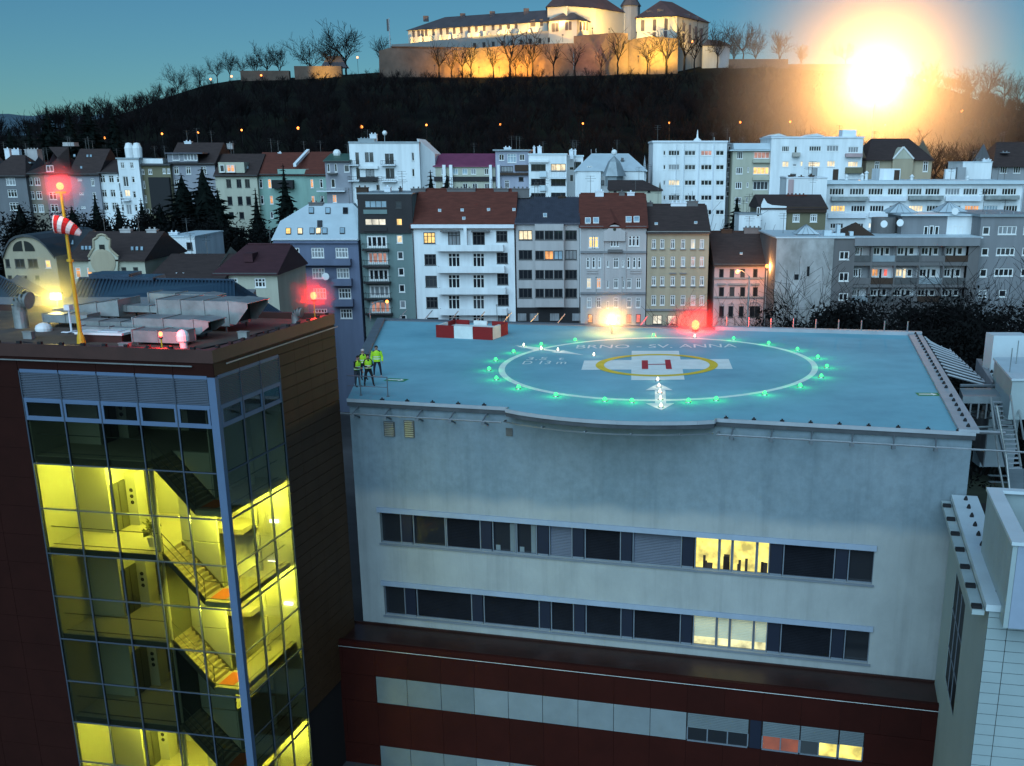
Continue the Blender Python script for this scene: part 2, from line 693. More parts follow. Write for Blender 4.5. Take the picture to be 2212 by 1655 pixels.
    def chimney(s, z, x, yt, w, m='stone_trim', dd=None, deep=.8, base=None):
        Y = s.Y + (s.depth / 2 if dd is None else dd)
        a, b = py(*D(z, x - w / 2, yt), Y), py(*D(z, x + w / 2, yt), Y)
        zb = (s.zr if base is None else base) - .9
        mb = MB()
        mb.box(a.x, b.x, Y - deep / 2, Y + deep / 2, zb, a.z - .12)
        mb.box(a.x - .06, b.x + .06, Y - deep / 2 - .06, Y + deep / 2 + .06, a.z - .12, a.z)
        k = max(1, int((b.x - a.x) / .5))
        for i in range(k):
            x = a.x + (b.x - a.x) * (i + .5) / k
            mb.tube((x, Y, a.z), (x, Y, a.z + .22), .12, .1, n=6)
        mb.build('chimney', m, s.o)

    def aerial(s, zid, x, dd=None, h=2.2):
        """a rooftop television aerial"""
        Y = s.Y + (s.depth / 2 if dd is None else dd)
        X = py(*D(zid, x, 560), Y).x
        X = min(max(X, s.x0 + .5), s.x1 - .5)
        z = s.zr - .1
        q = MB()
        q.tube((X, Y, z), (X, Y, z + h), .035, n=4)
        for k, w in ((.98, .55), (.86, .7), (.74, .45)):
            q.tube((X - w, Y, z + h * k), (X + w, Y, z + h * k), .02, n=3)
        q.tube((X, Y - .6, z + h * .9), (X, Y + .6, z + h * .9), .02, n=3)
        q.build('aerial', 'zinc_dark', s.o)

    def finish(s, gable=False):
        if getattr(s, 'zr', None) is not None:
            r = random.Random(int(abs(s.x0) * 7) + 3)
            for _ in range(r.choice((1, 2, 2, 3))):
                s.aerial('d', CX + F * r.uniform(s.x0 + 1, s.x1 - 1) / s.Y, None, r.uniform(1.5, 2.8))
        mb = MB()
        p0 = Vector((0, s.Y, 0))
        wall_holes(mb, p0, Vector((1, 0, 0)), Vector((0, 1, 0)), s.x0, s.x1, s.zb, s.ze, s.holes)
        x0, x1, y0, y1, zb, ze = s.x0, s.x1, s.Y, s.Y + s.depth, s.zb, s.ze
        mb.q((x1, y0, zb), (x1, y1, zb), (x1, y1, ze), (x1, y0, ze))
        mb.q((x0, y1, zb), (x0, y0, zb), (x0, y0, ze), (x0, y1, ze))
        mb.q((x1, y1, zb), (x0, y1, zb), (x0, y1, ze), (x1, y1, ze))
        mb.q((x0, y0, ze), (x1, y0, ze), (x1, y1, ze), (x0, y1, ze))
        if gable:
            ym = (y0 + y1) / 2
            for x in (x0, x1):
                mb.q((x, y0, ze), (x, y1, ze), (x, ym, s.zr - .05))
        mb.build('wall', s.wallm, s.o)
        for (a, b, zt, zb2, dy, hl, wm, nm) in s.bays:
            q = MB()
            wall_holes(q, Vector((0, s.Y - dy, 0)), Vector((1, 0, 0)), Vector((0, 1, 0)), a, b, zb2, zt, hl)
            q.q((a, s.Y - dy, zb2), (a, s.Y, zb2), (a, s.Y, zt), (a, s.Y - dy, zt)).q((b, s.Y - dy, zb2), (b, s.Y, zb2), (b, s.Y, zt), (b, s.Y - dy, zt))
            q.q((a, s.Y - dy, zt), (b, s.Y - dy, zt), (b, s.Y, zt), (a, s.Y, zt)).q((a, s.Y - dy, zb2), (b, s.Y - dy, zb2), (b, s.Y, zb2), (a, s.Y, zb2))
            q.build(nm, wm, s.o)
        return s

    def band(s, z, y, h=.22, proj=.1, m='stone_trim', x0=None, x1=None, dy=0):
        zz = s.pt(z, 0, y).z
        a = s.x0 if x0 is None else s.pt(z, x0, y).x
        b = s.x1 if x1 is None else s.pt(z, x1, y).x
        MB().box(a - .02, b + .02, s.Y - dy - proj, s.Y - dy - .003, zz - h / 2, zz + h / 2).build('cornice', m, s.o)

# ================================================================== ground
mat('asphalt', (.045, .045, .05), .9, .25, .3, .2)
g = MB()
g.q((-1400, -60, -20), (1400, -60, -20), (1400, 2600, -20), (-1400, 2600, -20))
tag(g.build('ground', 'asphalt'), 'dark town ground between the houses', None, None, 'structure')

# ================================================================== hospital block with the pad
mat('pad_paint', (.15, .355, .44), .8, .14, .16, .06, rgb2=(.205, .455, .54), detail=8, spec=.06)
mat('pad_white', (.66, .72, .70), .8, .1, 1.2, spec=.06)
mat('pad_yellow', (.62, .47, .03), .7, .12, 1.2)
mat('pad_red', (.36, .012, .03), .7, .12, 1.2)
mat('pad_green', (.02, .22, .08), .7)
mat('concrete', (.20, .205, .22), .88, .22, .45, .25, rgb2=(.30, .305, .32), stretch=(1, 1, .45), detail=10)
mat('pale_render_band', (.40, .42, .41), .85, .12, .5, .12, detail=8)
mat('coping', (.30, .33, .36), .6, .12, .8, .05, metal=.0, spec=.2)
mat('coping_dark', (.14, .16, .18), .5, .15, 1, metal=.4)
mat('red_cladding', (.026, .0045, .0032), .7, .18, .5, .05, spec=.1)
mat('red_cladding_dark', (.023, .0042, .003), .7, .18, .5, .05, spec=.1)
mat('joint_dark', (.01, .006, .006), .9)
mat('ledge_felt', (.026, .010, .008), .42, .35, .7, .08, spec=.22)
mat('blind_dark', (.009, .010, .014), .8, .2, 1, spec=.05)
mat('blind_slat', (.075, .09, .125), .45, .1, 1)
mat('blind_panel', (.125, .155, .17), .5, .12, .8)
mat('blind_panel_dull', (.085, .11, .12), .5, .12, .8)
mat('window_metal', (.17, .20, .24), .45, .1, 1, metal=.3)
mat('lintel_metal', (.27, .33, .42), .5, .08, 1, metal=.2)
mat('navy_panel', (.012, .016, .03), .35)
mat('rubber', (.01, .01, .012), .8)
emat('room_yellow', (1.0, .82, .16), 1.25, .5, 1.6)
emat('room_pale', (1.0, .93, .45), .95, .5, 1.6)
mat('blind_lit', (.5, .48, .35), .6)

def facade_mat():
    m = mat('facade', (.3, .3, .3), .88, .2, .45, .25)
    nt = m.node_tree
    b_ = nt.nodes['Principled BSDF']
    tc = nt.nodes.new('ShaderNodeTexCoord')
    sx = nt.nodes.new('ShaderNodeSeparateXYZ')
    nt.links.new(tc.outputs['Object'], sx.inputs[0])

    def noise(scale, stretch, det=8):
        mp = nt.nodes.new('ShaderNodeMapping')
        mp.inputs['Scale'].default_value = stretch
        nz = nt.nodes.new('ShaderNodeTexNoise')
        nz.inputs['Scale'].default_value = scale
        nz.inputs['Detail'].default_value = det
        nz.inputs['Roughness'].default_value = .68
        nt.links.new(tc.outputs['Object'], mp.inputs[0])
        nt.links.new(mp.outputs[0], nz.inputs[0])
        return nz.outputs['Fac']

    def ramp(src, p0, c0, p1, c1):
        r = nt.nodes.new('ShaderNodeValToRGB')
        r.color_ramp.elements[0].position, r.color_ramp.elements[1].position = p0, p1
        r.color_ramp.elements[0].color, r.color_ramp.elements[1].color = (*c0, 1), (*c1, 1)
        nt.links.new(src, r.inputs[0])
        return r.outputs[0]

    def mix(fac, a, b2, mode='MIX'):
        x = nt.nodes.new('ShaderNodeMix')
        x.data_type = 'RGBA'
        x.blend_type = mode
        if isinstance(fac, float):
            x.inputs[0].default_value = fac
        else:
            nt.links.new(fac, x.inputs[0])
        nt.links.new(a, x.inputs[6])
        nt.links.new(b2, x.inputs[7])
        return x.outputs[2]
    raw = ramp(noise(.16, (1, 1, .55)), .32, (.138, .190, .222), .70, (.212, .265, .298))
    fine = ramp(noise(2.2, (1, 1, 1)), .25, (.80, .80, .80), .75, (1.1, 1.1, 1.1))
    raw = mix(1.0, raw, fine, 'MULTIPLY')
    ren = ramp(noise(.5, (1, 1, .7)), .3, (.240, .262, .265), .72, (.308, .332, .335))
    # soft ragged edge between the raw concrete above and the render below
    ad = nt.nodes.new('ShaderNodeMath')
    ad.operation = 'MULTIPLY_ADD'
    ad.inputs[1].default_value = 1.2
    nt.links.new(noise(.55, (1, 1, 1)), ad.inputs[0])
    nt.links.new(sx.outputs[2], ad.inputs[2])
    mr = nt.nodes.new('ShaderNodeMapRange')
    mr.interpolation_type = 'SMOOTHSTEP'
    mr.inputs[1].default_value, mr.inputs[2].default_value = 15.1, 16.0
    mr.inputs[3].default_value, mr.inputs[4].default_value = 0.0, 1.0
    nt.links.new(ad.outputs[0], mr.inputs[0])
    col = mix(mr.outputs[0], ren, raw)
    # rain streaks
    st = ramp(noise(1.1, (1, 1, .06), 4), .50, (1, 1, 1), .80, (.66, .67, .68))
    col = mix(.7, col, st, 'MULTIPLY')
    for l in list(b_.inputs['Base Color'].links):
        nt.links.remove(l)
    nt.links.new(col, b_.inputs['Base Color'])


facade_mat()
NL, NR, FR, FL = gz(752, 862), gz(2108, 935), gz(1985, 725), gz(830, 693)
pd = (NR - NL).normalized()
pn = Vector((-pd.y, pd.x, 0))
W_PAD = (NR - NL).length
hosp = thing('hospital_block', (NL + NR) / 2 + Vector((0, 0, -20)), 'grey hospital block carrying the blue helipad on its flat roof', 'building')


def pp(u, k, z=0.0):
    return Vector((NL.x + pd.x * u + pn.x * k, NL.y + pd.y * u + pn.y * k, z))


def fu(zid, x, y):
    return pl(*D(zid, x, y), NL, pd)


# front wall with two ribbon openings
row1, row2 = (-7.93, -6.12), (-12.2, -10.38)
b = MB()
U0, U1 = .05, W_PAD - .12
holes = [(1.42, 27.66, *row1), (1.40, 27.78, *row2)]
b.m = 0
wall_holes(b, NL, pd, pn, U0, U1, -12.78, -.32, holes, .35)
r0, l0 = pp(U1, 0), pp(U0, 0)
for P, Q in ((l0, FL), (FL, FR), (FR, r0)):
    b.q((P.x, P.y, -20), (Q.x, Q.y, -20), (Q.x, Q.y, -.32), (P.x, P.y, -.32))
b.build('wall', 'facade', hosp)
# dark backing inside the ribbons
MB().obox(NL, pd, pn, 1.2, 28, .6, .7, -12.4, -5.9).build('room_backing', 'dark_opening', hosp)


def ribbon(zid, cells, zr, ym):
    z0, z1 = zr
    for x0, x1, kind in cells:
        a = fu(zid, x0, ym(x0))[0]
        c = fu(zid, x1, ym(x1))[0]
        w = c - a
        zc, h = (z0 + z1) / 2, z1 - z0
        mid = pp((a + c) / 2, 0, zc)
        f = MB()
        t = .055
        # local frame: x along the wall, y inward
        f.box(-w / 2, -w / 2 + t, .06, .16, -h / 2, h / 2).box(w / 2 - t, w / 2, .06, .16, -h / 2, h / 2)
        f.box(-w / 2 + t, w / 2 - t, .06, .16, -h / 2, -h / 2 + t).box(-w / 2 + t, w / 2 - t, .06, .16, h / 2 - t, h / 2)
        nm = 'window'
        if kind == 'n':
            f = MB()
            f.box(-w / 2 + .01, w / 2 - .01, .05, .10, -h / 2 + .12, h / 2)
            f.m = 1
            f.box(-w / 2 + .01, w / 2 - .01, .03, .12, -h / 2, -h / 2 + .117)
            place(f.mesh('infill_panel', ['navy_panel', 'window_metal']), 'infill_panel', hosp, mid + pn * .06, math.atan2(pd.y, pd.x))
            continue
        o = place(f.mesh('window', 'window_metal'), 'window', hosp, mid + pn * .10, math.atan2(pd.y, pd.x))
        p = MB()
        p.box(-w / 2 + t, w / 2 - t, .20, .22, -h / 2 + t, h / 2 - t)
        mm = {'d': 'pane_dark', 'b': 'pane_dark', 'v': 'pane_dark', 'y': 'room_yellow', 'h': 'room_pale', 'o': 'pane_dark'}[kind]
        pa = bpy.data.objects.new('pane', p.mesh('pane', mm))
        COL.objects.link(pa)
        pa.parent = o
        if kind in 'bvh':
            s = MB()
            zlo = -h / 2 + (.05 if kind != 'h' else h * .26)
            n = int((h / 2 - zlo) / .085)
            for i in range(n):
                zz = h / 2 - t - .04 - i * .085
                if zz < zlo:
                    break
                s.hexa([(-w / 2 + .07, .125, zz - .03), (w / 2 - .07, .125, zz - .03), (w / 2 - .07, .165, zz + .02), (-w / 2 + .07, .165, zz + .02)],
                       [(-w / 2 + .07, .127, zz - .018), (w / 2 - .07, .127, zz - .018), (w / 2 - .07, .167, zz + .032), (-w / 2 + .07, .167, zz + .032)])
            bo = bpy.data.objects.new('blind', s.mesh('blind', {'b': 'blind_dark', 'v': 'blind_slat', 'h': 'blind_lit'}[kind]))
            COL.objects.link(bo)
            bo.parent = o
        if kind == 'y' or kind == 'o':
            # furniture silhouettes standing in the lit room
            s = MB()
            rr = random.Random(int(x0))
            if kind == 'y':
                for _ in range(3):
                    xx = rr.uniform(-w / 2 + .25, w / 2 - .45)
                    s.box(xx, xx + rr.uniform(.1, .35), .17, .19, -h / 2 + .06, -h / 2 + rr.uniform(.25, .9))
                so = bpy.data.objects.new('furniture', s.mesh('furniture', 'brown_timber'))
            else:
                s.box(w / 2 - .35, w / 2 - .1, .17, .19, -h / 2 + .06, h / 2 - .2)
                s.box(-w / 2 + .15, -w / 2 + .4, .17, .19, -h / 2 + .06, -h / 2 + .35)
                so = bpy.data.objects.new('furniture', s.mesh('furniture', 'blind_panel'))
            COL.objects.link(so)
            so.parent = o


y1m = lambda x: 180 + (x - 170) * .065
y2m = lambda x: 450 + (x - 183) * .085
ribbon(7, [(166, 248, 'd'), (250, 292, 'n'), (294, 422, 'd'), (424, 560, 'b'), (562, 604, 'n'), (606, 698, 'o'), (700, 781, 'o'), (784, 828, 'n'), (829, 921, 'v'),
           (923, 967, 'n'), (969, 1112, 'b'), (1114, 1156, 'n'), (1158, 1352, 'v'), (1354, 1400, 'n'), (1403, 1498, 'y'), (1500, 1549, 'y'), (1551, 1646, 'y'),
           (1648, 1698, 'y'), (1700, 1749, 'n'), (1751, 1956, 'b'), (1958, 2006, 'n'), (2008, 2110, 'd')], row1, y1m)
ribbon(7, [(182, 263, 'd'), (265, 306, 'n'), (308, 526, 'b'), (528, 569, 'n'), (571, 792, 'b'), (794, 834, 'n'), (836, 927, 'b'), (929, 971, 'n'), (973, 1114, 'b'),
           (1116, 1159, 'n'), (1161, 1348, 'b'), (1350, 1393, 'n'), (1396, 1488, 'h'), (1490, 1540, 'h'), (1542, 1634, 'h'), (1636, 1689, 'h'), (1691, 1739, 'n'),
           (1741, 1942, 'b'), (1944, 1991, 'n'), (1993, 2093, 'd')], row2, y2m)
for z0, u0, u1 in ((row1[1], 1.3, 27.75), (row2[1], 1.28, 27.9)):
    MB().obox(NL, pd, pn, u0, u1, -.10, -.004, z0 - .04, z0 + .24).build('lintel', 'lintel_metal', hosp)
for z0, u0, u1 in ((row1[0], 1.35, 27.75), (row2[0], 1.33, 27.9)):
    MB().obox(NL, pd, pn, u0, u1, -.08, -.004, z0 - .10, z0 - .01).build('sill', 'window_metal', hosp)
# light spilled on the rooms' outer sills comes from the lit panes; vents on the wall
for zid, x, y, w, h, lou in (('q', 572, 1140, 95, 130, 1), ('q', 748, 1140, 90, 150, 1), ('q', 1632, 1168, 58, 70, 0)):
    a, c = fu(zid, x - w / 2, y), fu(zid, x + w / 2, y)
    zt, zb_ = fu(zid, x, y - h / 2)[1], fu(zid, x, y + h / 2)[1]
    v = MB()
    v.obox(NL, pd, pn, a[0], c[0], -.05, -.004, zb_, zt)
    o = v.build('wall_vent', 'zinc_dark', hosp)
    if lou:
        s = MB()
        n = 8
        for i in range(n):
            zz = zb_ + (zt - zb_) * (i + .5) / n
            s.obox(NL, pd, pn, a[0] + .06, c[0] - .06, -.10, -.053, zz - .03, zz + .03)
        s.build('louvre', 'steel', o)
# deck: polygon with the round bulge in front
EC = Vector((4.6, 70.403, 0))
E1, E2 = Vector((.955, -.296, 0)), Vector((.296, .955, 0))
bl, br = pp(fu('d', 1108, 875)[0], 0), pp(fu('d', 1551, 898)[0], 0)
edge = [pp(0, -.12)]
u_a, u_b = 9.0, 19.6
edge += [pp(u_a, -.12)]
arc = []
for i in range(15):
    t = i / 14
    u = u_a + (u_b - u_a) * t
    arc.append(pp(u, -.55 - 1.35 * math.sin(math.pi * min(1, t * 1.0)) ** .8 if 0 < t < 1 else -.55))
edge += arc
edge += [pp(u_b, -.12), pp(W_PAD, -.12)]
deckloop = edge + [FR, FL]
d_ = MB()
d_.hexa([(p.x, p.y, -.32) for p in deckloop], [(p.x, p.y, 0) for p in deckloop])
d_.build('deck', 'pad_paint', hosp)
sd_ = MB()
for P, Q in zip(edge[:-1], edge[1:]):
    dd = (Q - P)
    if dd.length > .05:
        nn = Vector((dd.y, -dd.x, 0)).normalized() * .03
        sd_.hexa([(P.x, P.y, -.33), (Q.x, Q.y, -.33), (Q.x + nn.x, Q.y + nn.y, -.33), (P.x + nn.x, P.y + nn.y, -.33)], [(P.x, P.y, -.125), (Q.x, Q.y, -.125), (Q.x + nn.x, Q.y + nn.y, -.125), (P.x + nn.x, P.y + nn.y, -.125)])
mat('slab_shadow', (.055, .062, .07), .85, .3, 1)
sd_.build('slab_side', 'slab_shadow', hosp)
# edge fascia
fz = MB()
for P, Q in zip(edge[:-1], edge[1:]):
    dd = (Q - P)
    if dd.length < .05:
        continue
    nn = Vector((dd.y, -dd.x, 0)).normalized()
    fz.hexa([(P.x, P.y, -.12), (Q.x, Q.y, -.12), (Q.x + nn.x * .07, Q.y + nn.y * .07, -.12), (P.x + nn.x * .07, P.y + nn.y * .07, -.12)],
            [(P.x, P.y, .06), (Q.x, Q.y, .06), (Q.x + nn.x * .07, Q.y + nn.y * .07, .06), (P.x + nn.x * .07, P.y + nn.y * .07, .06)])
fz.build('edge_fascia', 'coping', hosp)
# catch rail hanging below the front edge, with brackets
cr = MB()
for (ua, ub) in ((-.9, 8.8), (19.8, W_PAD + 2.2)):
    cr.tube(pp(ua, -.75, -.62), pp(ub, -.75, -.62), .05)
    cr.tube(pp(ua, -.75, -.62), pp(ua, 0, -.62), .04)
cr.build('catch_rail', 'steel', hosp)
for u in [x * 1.8 + .6 for x in range(5)] + [20.5 + x * 1.9 for x in range(6)]:
    q = MB()
    q.tube(pp(u, -.78, -.62), pp(u, 0, -.95), .05)
    q.tube(pp(u, -.78, -.60), pp(u, -.1, -.35), .04)
    q.box(pp(u, -.78).x - .09, pp(u, -.78).x + .09, pp(u, -.78).y - .09, pp(u, -.78).y + .09, -.8, -.64)
    q.build('rail_bracket', 'coping_dark', hosp)
# catch tray under the bulge
ct = MB()
for i in range(14):
    P, Q = arc[i], arc[i + 1]
    ct.hexa([(P.x, P.y - .05, -.62), (Q.x, Q.y - .05, -.62), (Q.x - .12, Q.y - .62, -.5), (P.x - .12, P.y - .62, -.5)],
            [(P.x, P.y - .05, -.58), (Q.x, Q.y - .05, -.58), (Q.x - .12, Q.y - .62, -.44), (P.x - .12, P.y - .62, -.44)])
ct.build('catch_tray', 'coping_dark', hosp)
for i in (0, 3, 6, 9, 12, 14):
    P = arc[i]
    MB().tube((P.x, P.y, -.55), (P.x - .1, P.y - .7, -.4), .035).build('tray_arm', 'coping_dark', hosp)
# front edge blocks
for u in [1.9 + i * 1.42 for i in range(5)] + [20.1 + i * 1.36 for i in range(9)]:
    if u < W_PAD - .3:
        q = pp(u, .12)
        bb = MB()
        bb.obox(q, pd, pn, -.10, .10, -.07, .07, .003, .08)
        bb.box(q.x - .035, q.x + .035, q.y - .035, q.y + .035, .08, .15)
        bb.build('edge_block', 'rubber', hosp)
# right coping with conductor holders, far coping, left coping
rd = (FR - NR).normalized()
rn = Vector((-rd.y, rd.x, 0))
Lr = (FR - NR).length
MB().obox(NR, rd, rn, -.1, Lr + .2, -.15, .78, .004, .16).build('coping_strip', 'coping', hosp)
for i in range(26):
    k = .5 + i * (Lr - 1) / 25
    if 7.9 < k < 9.6:
        continue
    q = NR + rd * k + rn * .3
    MB().lathe((q.x, q.y, .16), [(.10, 0), (.085, .08), (.03, .17)], 7).build('conductor_holder', 'rubber', hosp)
fd = (FL - FR).normalized()
fn = Vector((-fd.y, fd.x, 0))
Lf = (FL - FR).length
c = MB()
c.obox(FR, fd, fn, -.2, Lf * .36, -.5, .12, .004, .26)
c.build('coping_strip', 'coping', hosp)
MB().obox(FR, fd, fn, Lf * .36 + .01, Lf + .2, -.9, .05, -.3, .10).build('gutter_strip', 'coping_dark', hosp)
ld = (FL - NL).normalized()
ln = Vector((-ld.y, ld.x, 0))
MB().obox(NL, ld, ln, 12, (FL - NL).length + .2, -.05, .55, -.2, .22).build('coping_strip', 'coping_dark', hosp)
# posts along the far edge
for i in range(9):
    q = FR + fd * (Lf * .36 * (i + .5) / 9) - fn * .35
    MB().tube((q.x, q.y, .26), (q.x, q.y, .95), .05, n=5).build('edge_post', 'steel', hosp)
for i in range(12):
    q = FR + fd * (Lf * (.40 + .58 * i / 11)) - fn * .6
    MB().tube((q.x, q.y, -.1), (q.x + .75, q.y + .5, .75), .045, n=5).build('edge_post', 'steel', hosp)
# safety net frames on the outer right
mat('net_fill', (.02, .024, .035), .8)
NETM = [D('r', *p) for p in ((975, 235), (1060, 188))]
for i in range(13):
    k = Lr * (.50 + .49 * i / 12)
    q = NR + rd * k
    out = -rn
    ln_ = 2.4 - .9 * (i / 12) if i < 11 else 1.6 - .4 * (i - 10)
    w = 1.05
    A, B = q + rd * (-w / 2) + out * .3, q + rd * (w / 2) + out * .3
    C, E = B + out * ln_, A + out * ln_
    zi, zo = .05, -.55
    f = MB()
    f.tube((A.x, A.y, zi), (E.x, E.y, zo), .07, n=5).tube((E.x, E.y, zo), (C.x, C.y, zo), .05, n=5)
    f.hexa([(A.x, A.y, zi - .05), (A.x + rd.x * .28, A.y + rd.y * .28, zi - .05), (E.x + rd.x * .28, E.y + rd.y * .28, zo - .05), (E.x, E.y, zo - .05)],
           [(A.x, A.y, zi), (A.x + rd.x * .28, A.y + rd.y * .28, zi), (E.x + rd.x * .28, E.y + rd.y * .28, zo), (E.x, E.y, zo)])
    o = f.build('net_frame', 'coping', hosp)
    MB().hexa([(A.x + rd.x * .3, A.y + rd.y * .3, zi - .14), (B.x, B.y, zi - .14), (C.x, C.y, zo - .14), (E.x + rd.x * .3, E.y + rd.y * .3, zo - .14)],
              [(A.x + rd.x * .3, A.y + rd.y * .3, zi - .1), (B.x, B.y, zi - .1), (C.x, C.y, zo - .1), (E.x + rd.x * .3, E.y + rd.y * .3, zo - .1)]).build('net', 'net_fill', o)

# ------------------------------------------------------------------ painted markings (thin sheets, 4 mm steps)


def sheet(name, m, pts, z, parent=None):
    q = MB()
    q.q(*[(p.x, p.y, z) for p in pts])
    return q.build(name, m, parent or hosp)


def ringsheet(name, m, c, a1, a2, r0, r1, z, n=96):
    q = MB()
    for i in range(n):
        t, s = 2 * math.pi * i / n, 2 * math.pi * (i + 1) / n
        P = lambda r, t: c + a1 * (r * math.cos(t)) + a2 * (r * math.sin(t))
        p = [P(r0, t), P(r1, t), P(r1, s), P(r0, s)]
        q.q(*[(x.x, x.y, z) for x in p])
    return q.build(name, m, hosp)


ringsheet('painted_ring', 'pad_white', EC, E1 * 9.69, E2 * 11.54, .962, 1.0, .004)
mk = lambda x, y: gz(*D('m', x, y))
sheet('painted_cross', 'pad_white', [mk(677, 320), mk(2165, 310), mk(2125, 213), mk(705, 228)], .008)
sheet('painted_cross', 'pad_white', [mk(1167, 422), mk(1693, 417), mk(1635, 133), mk(1172, 133)], .012)
yl, yr, yt, yb = mk(822, 275), mk(2025, 270), mk(1405, 161), mk(1425, 382)
yc = (yl + yr + yt + yb) / 4
ringsheet('painted_yellow_ring', 'pad_yellow', yc, (yr - yl) / 2, (yt - yb) / 2, .865, 1.0, .016)
sheet('painted_letter', 'pad_red', [mk(1272, 313), mk(1335, 313), mk(1331, 227), mk(1270, 228)], .020)
sheet('painted_letter', 'pad_red', [mk(1510, 313), mk(1568, 313), mk(1552, 221), mk(1498, 222)], .020)
sheet('painted_letter', 'pad_red', [mk(1334, 271), mk(1506, 269), mk(1505, 262), mk(1334, 264)], .020)


def dbl_arrow(p, q, w, hw, hl, z):
    d = (q - p).normalized()
    n = Vector((-d.y, d.x, 0))
    a, b = p + d * hl, q - d * hl
    sheet('painted_arrow', 'pad_white', [a + n * w / 2, b + n * w / 2, b - n * w / 2, a - n * w / 2], z)
    sheet('painted_arrow', 'pad_white', [p, a + n * hw / 2, a - n * hw / 2], z)
    sheet('painted_arrow', 'pad_white', [q, b - n * hw / 2, b + n * hw / 2], z)


rg = lambda x, y: gz(*D('ring', x, y))
# near arrow by its drawn outline
sheet('painted_arrow', 'pad_white', [rg(1100, 522), rg(1163, 522), rg(1158, 443), rg(1098, 443)], .012)
sheet('painted_arrow', 'pad_white', [rg(1135, 560), rg(1210, 520), rg(1045, 520)], .016)
sheet('painted_arrow', 'pad_white', [rg(1120, 405), rg(1045, 445), rg(1200, 445)], .016)
dbl_arrow(rg(300, 190), rg(693, 244), 0.42, 1.15, 2.3, .012)
mat('sign_white', (.75, .78, .75), .6)
for q, up_, lab in ((gz(856, 821), 1, 'first'), (gz(2005, 852), 1, 'second')):
    g_ = MB()
    dx = pd if q.x < 0 else Vector((.99, -.05, 0))
    dy = Vector((-dx.y, dx.x, 0))
    sheet('exit_marking', 'pad_green', [q + dx * a + dy * b_ for a, b_ in ((-.62, -.42), (.62, -.42), (.62, .42), (-.62, .42))], .010)
    sheet('exit_marking', 'sign_white', [q + dx * a + dy * b_ for a, b_ in ((-.5, -.12), (.2, -.12), (.2, -.3), (.5, 0), (.2, .3), (.2, .12), (-.5, .12))], .014)


def text(name, s, size, origin, dx, dy, m, z, wide=1.0, ext=.0):
    cu = bpy.data.curves.new(name, 'FONT')
    cu.body = s
    cu.size = 1.0
    cu.resolution_u = 3
    o = bpy.data.objects.new(name, cu)
    COL.objects.link(o)
    bpy.context.view_layer.update()
    me = bpy.data.meshes.new_from_object(o.evaluated_get(bpy.context.evaluated_depsgraph_get()))
    bpy.data.objects.remove(o)
    xs = [v.co.x for v in me.vertices]
    ys = [v.co.y for v in me.vertices]
    x0, x1, y0, y1 = min(xs), max(xs), min(ys), max(ys)
    off = wloc(hosp)
    for v in me.vertices:
        a, b_ = (v.co.x - x0) / (x1 - x0), (v.co.y - y0) / (y1 - y0)
        p = origin + dx * a + dy * b_
        v.co = Vector((p.x, p.y, z)) - off
    me.materials.append(M[m])
    o = bpy.data.objects.new(name, me)
    COL.objects.link(o)
    o.parent = hosp
    return o


a_, b_, c_ = gz(*D('m', 622, 110)), gz(1592, 750.5), gz(*D('m', 640, 73))
text('painted_lettering', 'BRNO - SV. ANNA', 1, a_, b_ - a_, (c_ - a_) * .92, 'pad_white', .012)
a_, b_, c_ = mk(133, 223), mk(500, 223), mk(158, 195)
text('painted_lettering', '3.5  t', 1, a_, b_ - a_, c_ - a_, 'pad_white', .012)
a_, b_, c_ = mk(92, 265), mk(522, 263), mk(118, 233)
text('painted_lettering', 'D 13 m', 1, a_, b_ - a_, c_ - a_, 'pad_white', .012)

# ------------------------------------------------------------------ lower red block in front
lowb = thing('red_annex', pp(15, -3, -20), 'low dark red clad annex with pale blind bands along the hospital foot', 'building')
OF = -3.0
P0 = pp(0, OF)
lu = lambda zid, x, y: pl(*D(zid, x, y), P0, pd)
b = MB()
b.obox(NL, pd, pn, -1.2, W_PAD + .6, OF + .02, -.01, -20, -12.85)
b.build('core', 'joint_dark', lowb)
b = MB()
b.obox(NL, pd, pn, -1.0, W_PAD + .4, OF + .1, -.02, -12.84, -12.79)
b.build('ledge_roof', 'ledge_felt', lowb)
MB().obox(NL, pd, pn, -1.2, W_PAD + .6, OF - .05, OF + .2, -12.84, -12.60).build('parapet', 'red_cladding', lowb)
MB().tube(pp(-1.2, OF - .10, -12.93), pp(W_PAD + .4, OF - .10, -12.93), .02, n=5).build('cable_rail', 'zinc', lowb)
MB().obox(NL, pd, pn, -1.2, W_PAD + .6, -.14, -.03, -12.785, -12.7).build('flashing', 'ledge_felt', lowb)
bands = ((-14.55, -16.1), (-18.75, -20.3))
xs = [154, 275, 408, 538, 672, 807, 946, 1086, 1230, 1373]
ys = lambda x: 300 + (x - 154) * .094
us = [lu(8, x, ys(x))[0] for x in xs]
pitch = (us[-1] - us[0]) / 9
allu = [us[0] + pitch * i for i in range(-3, 20)]
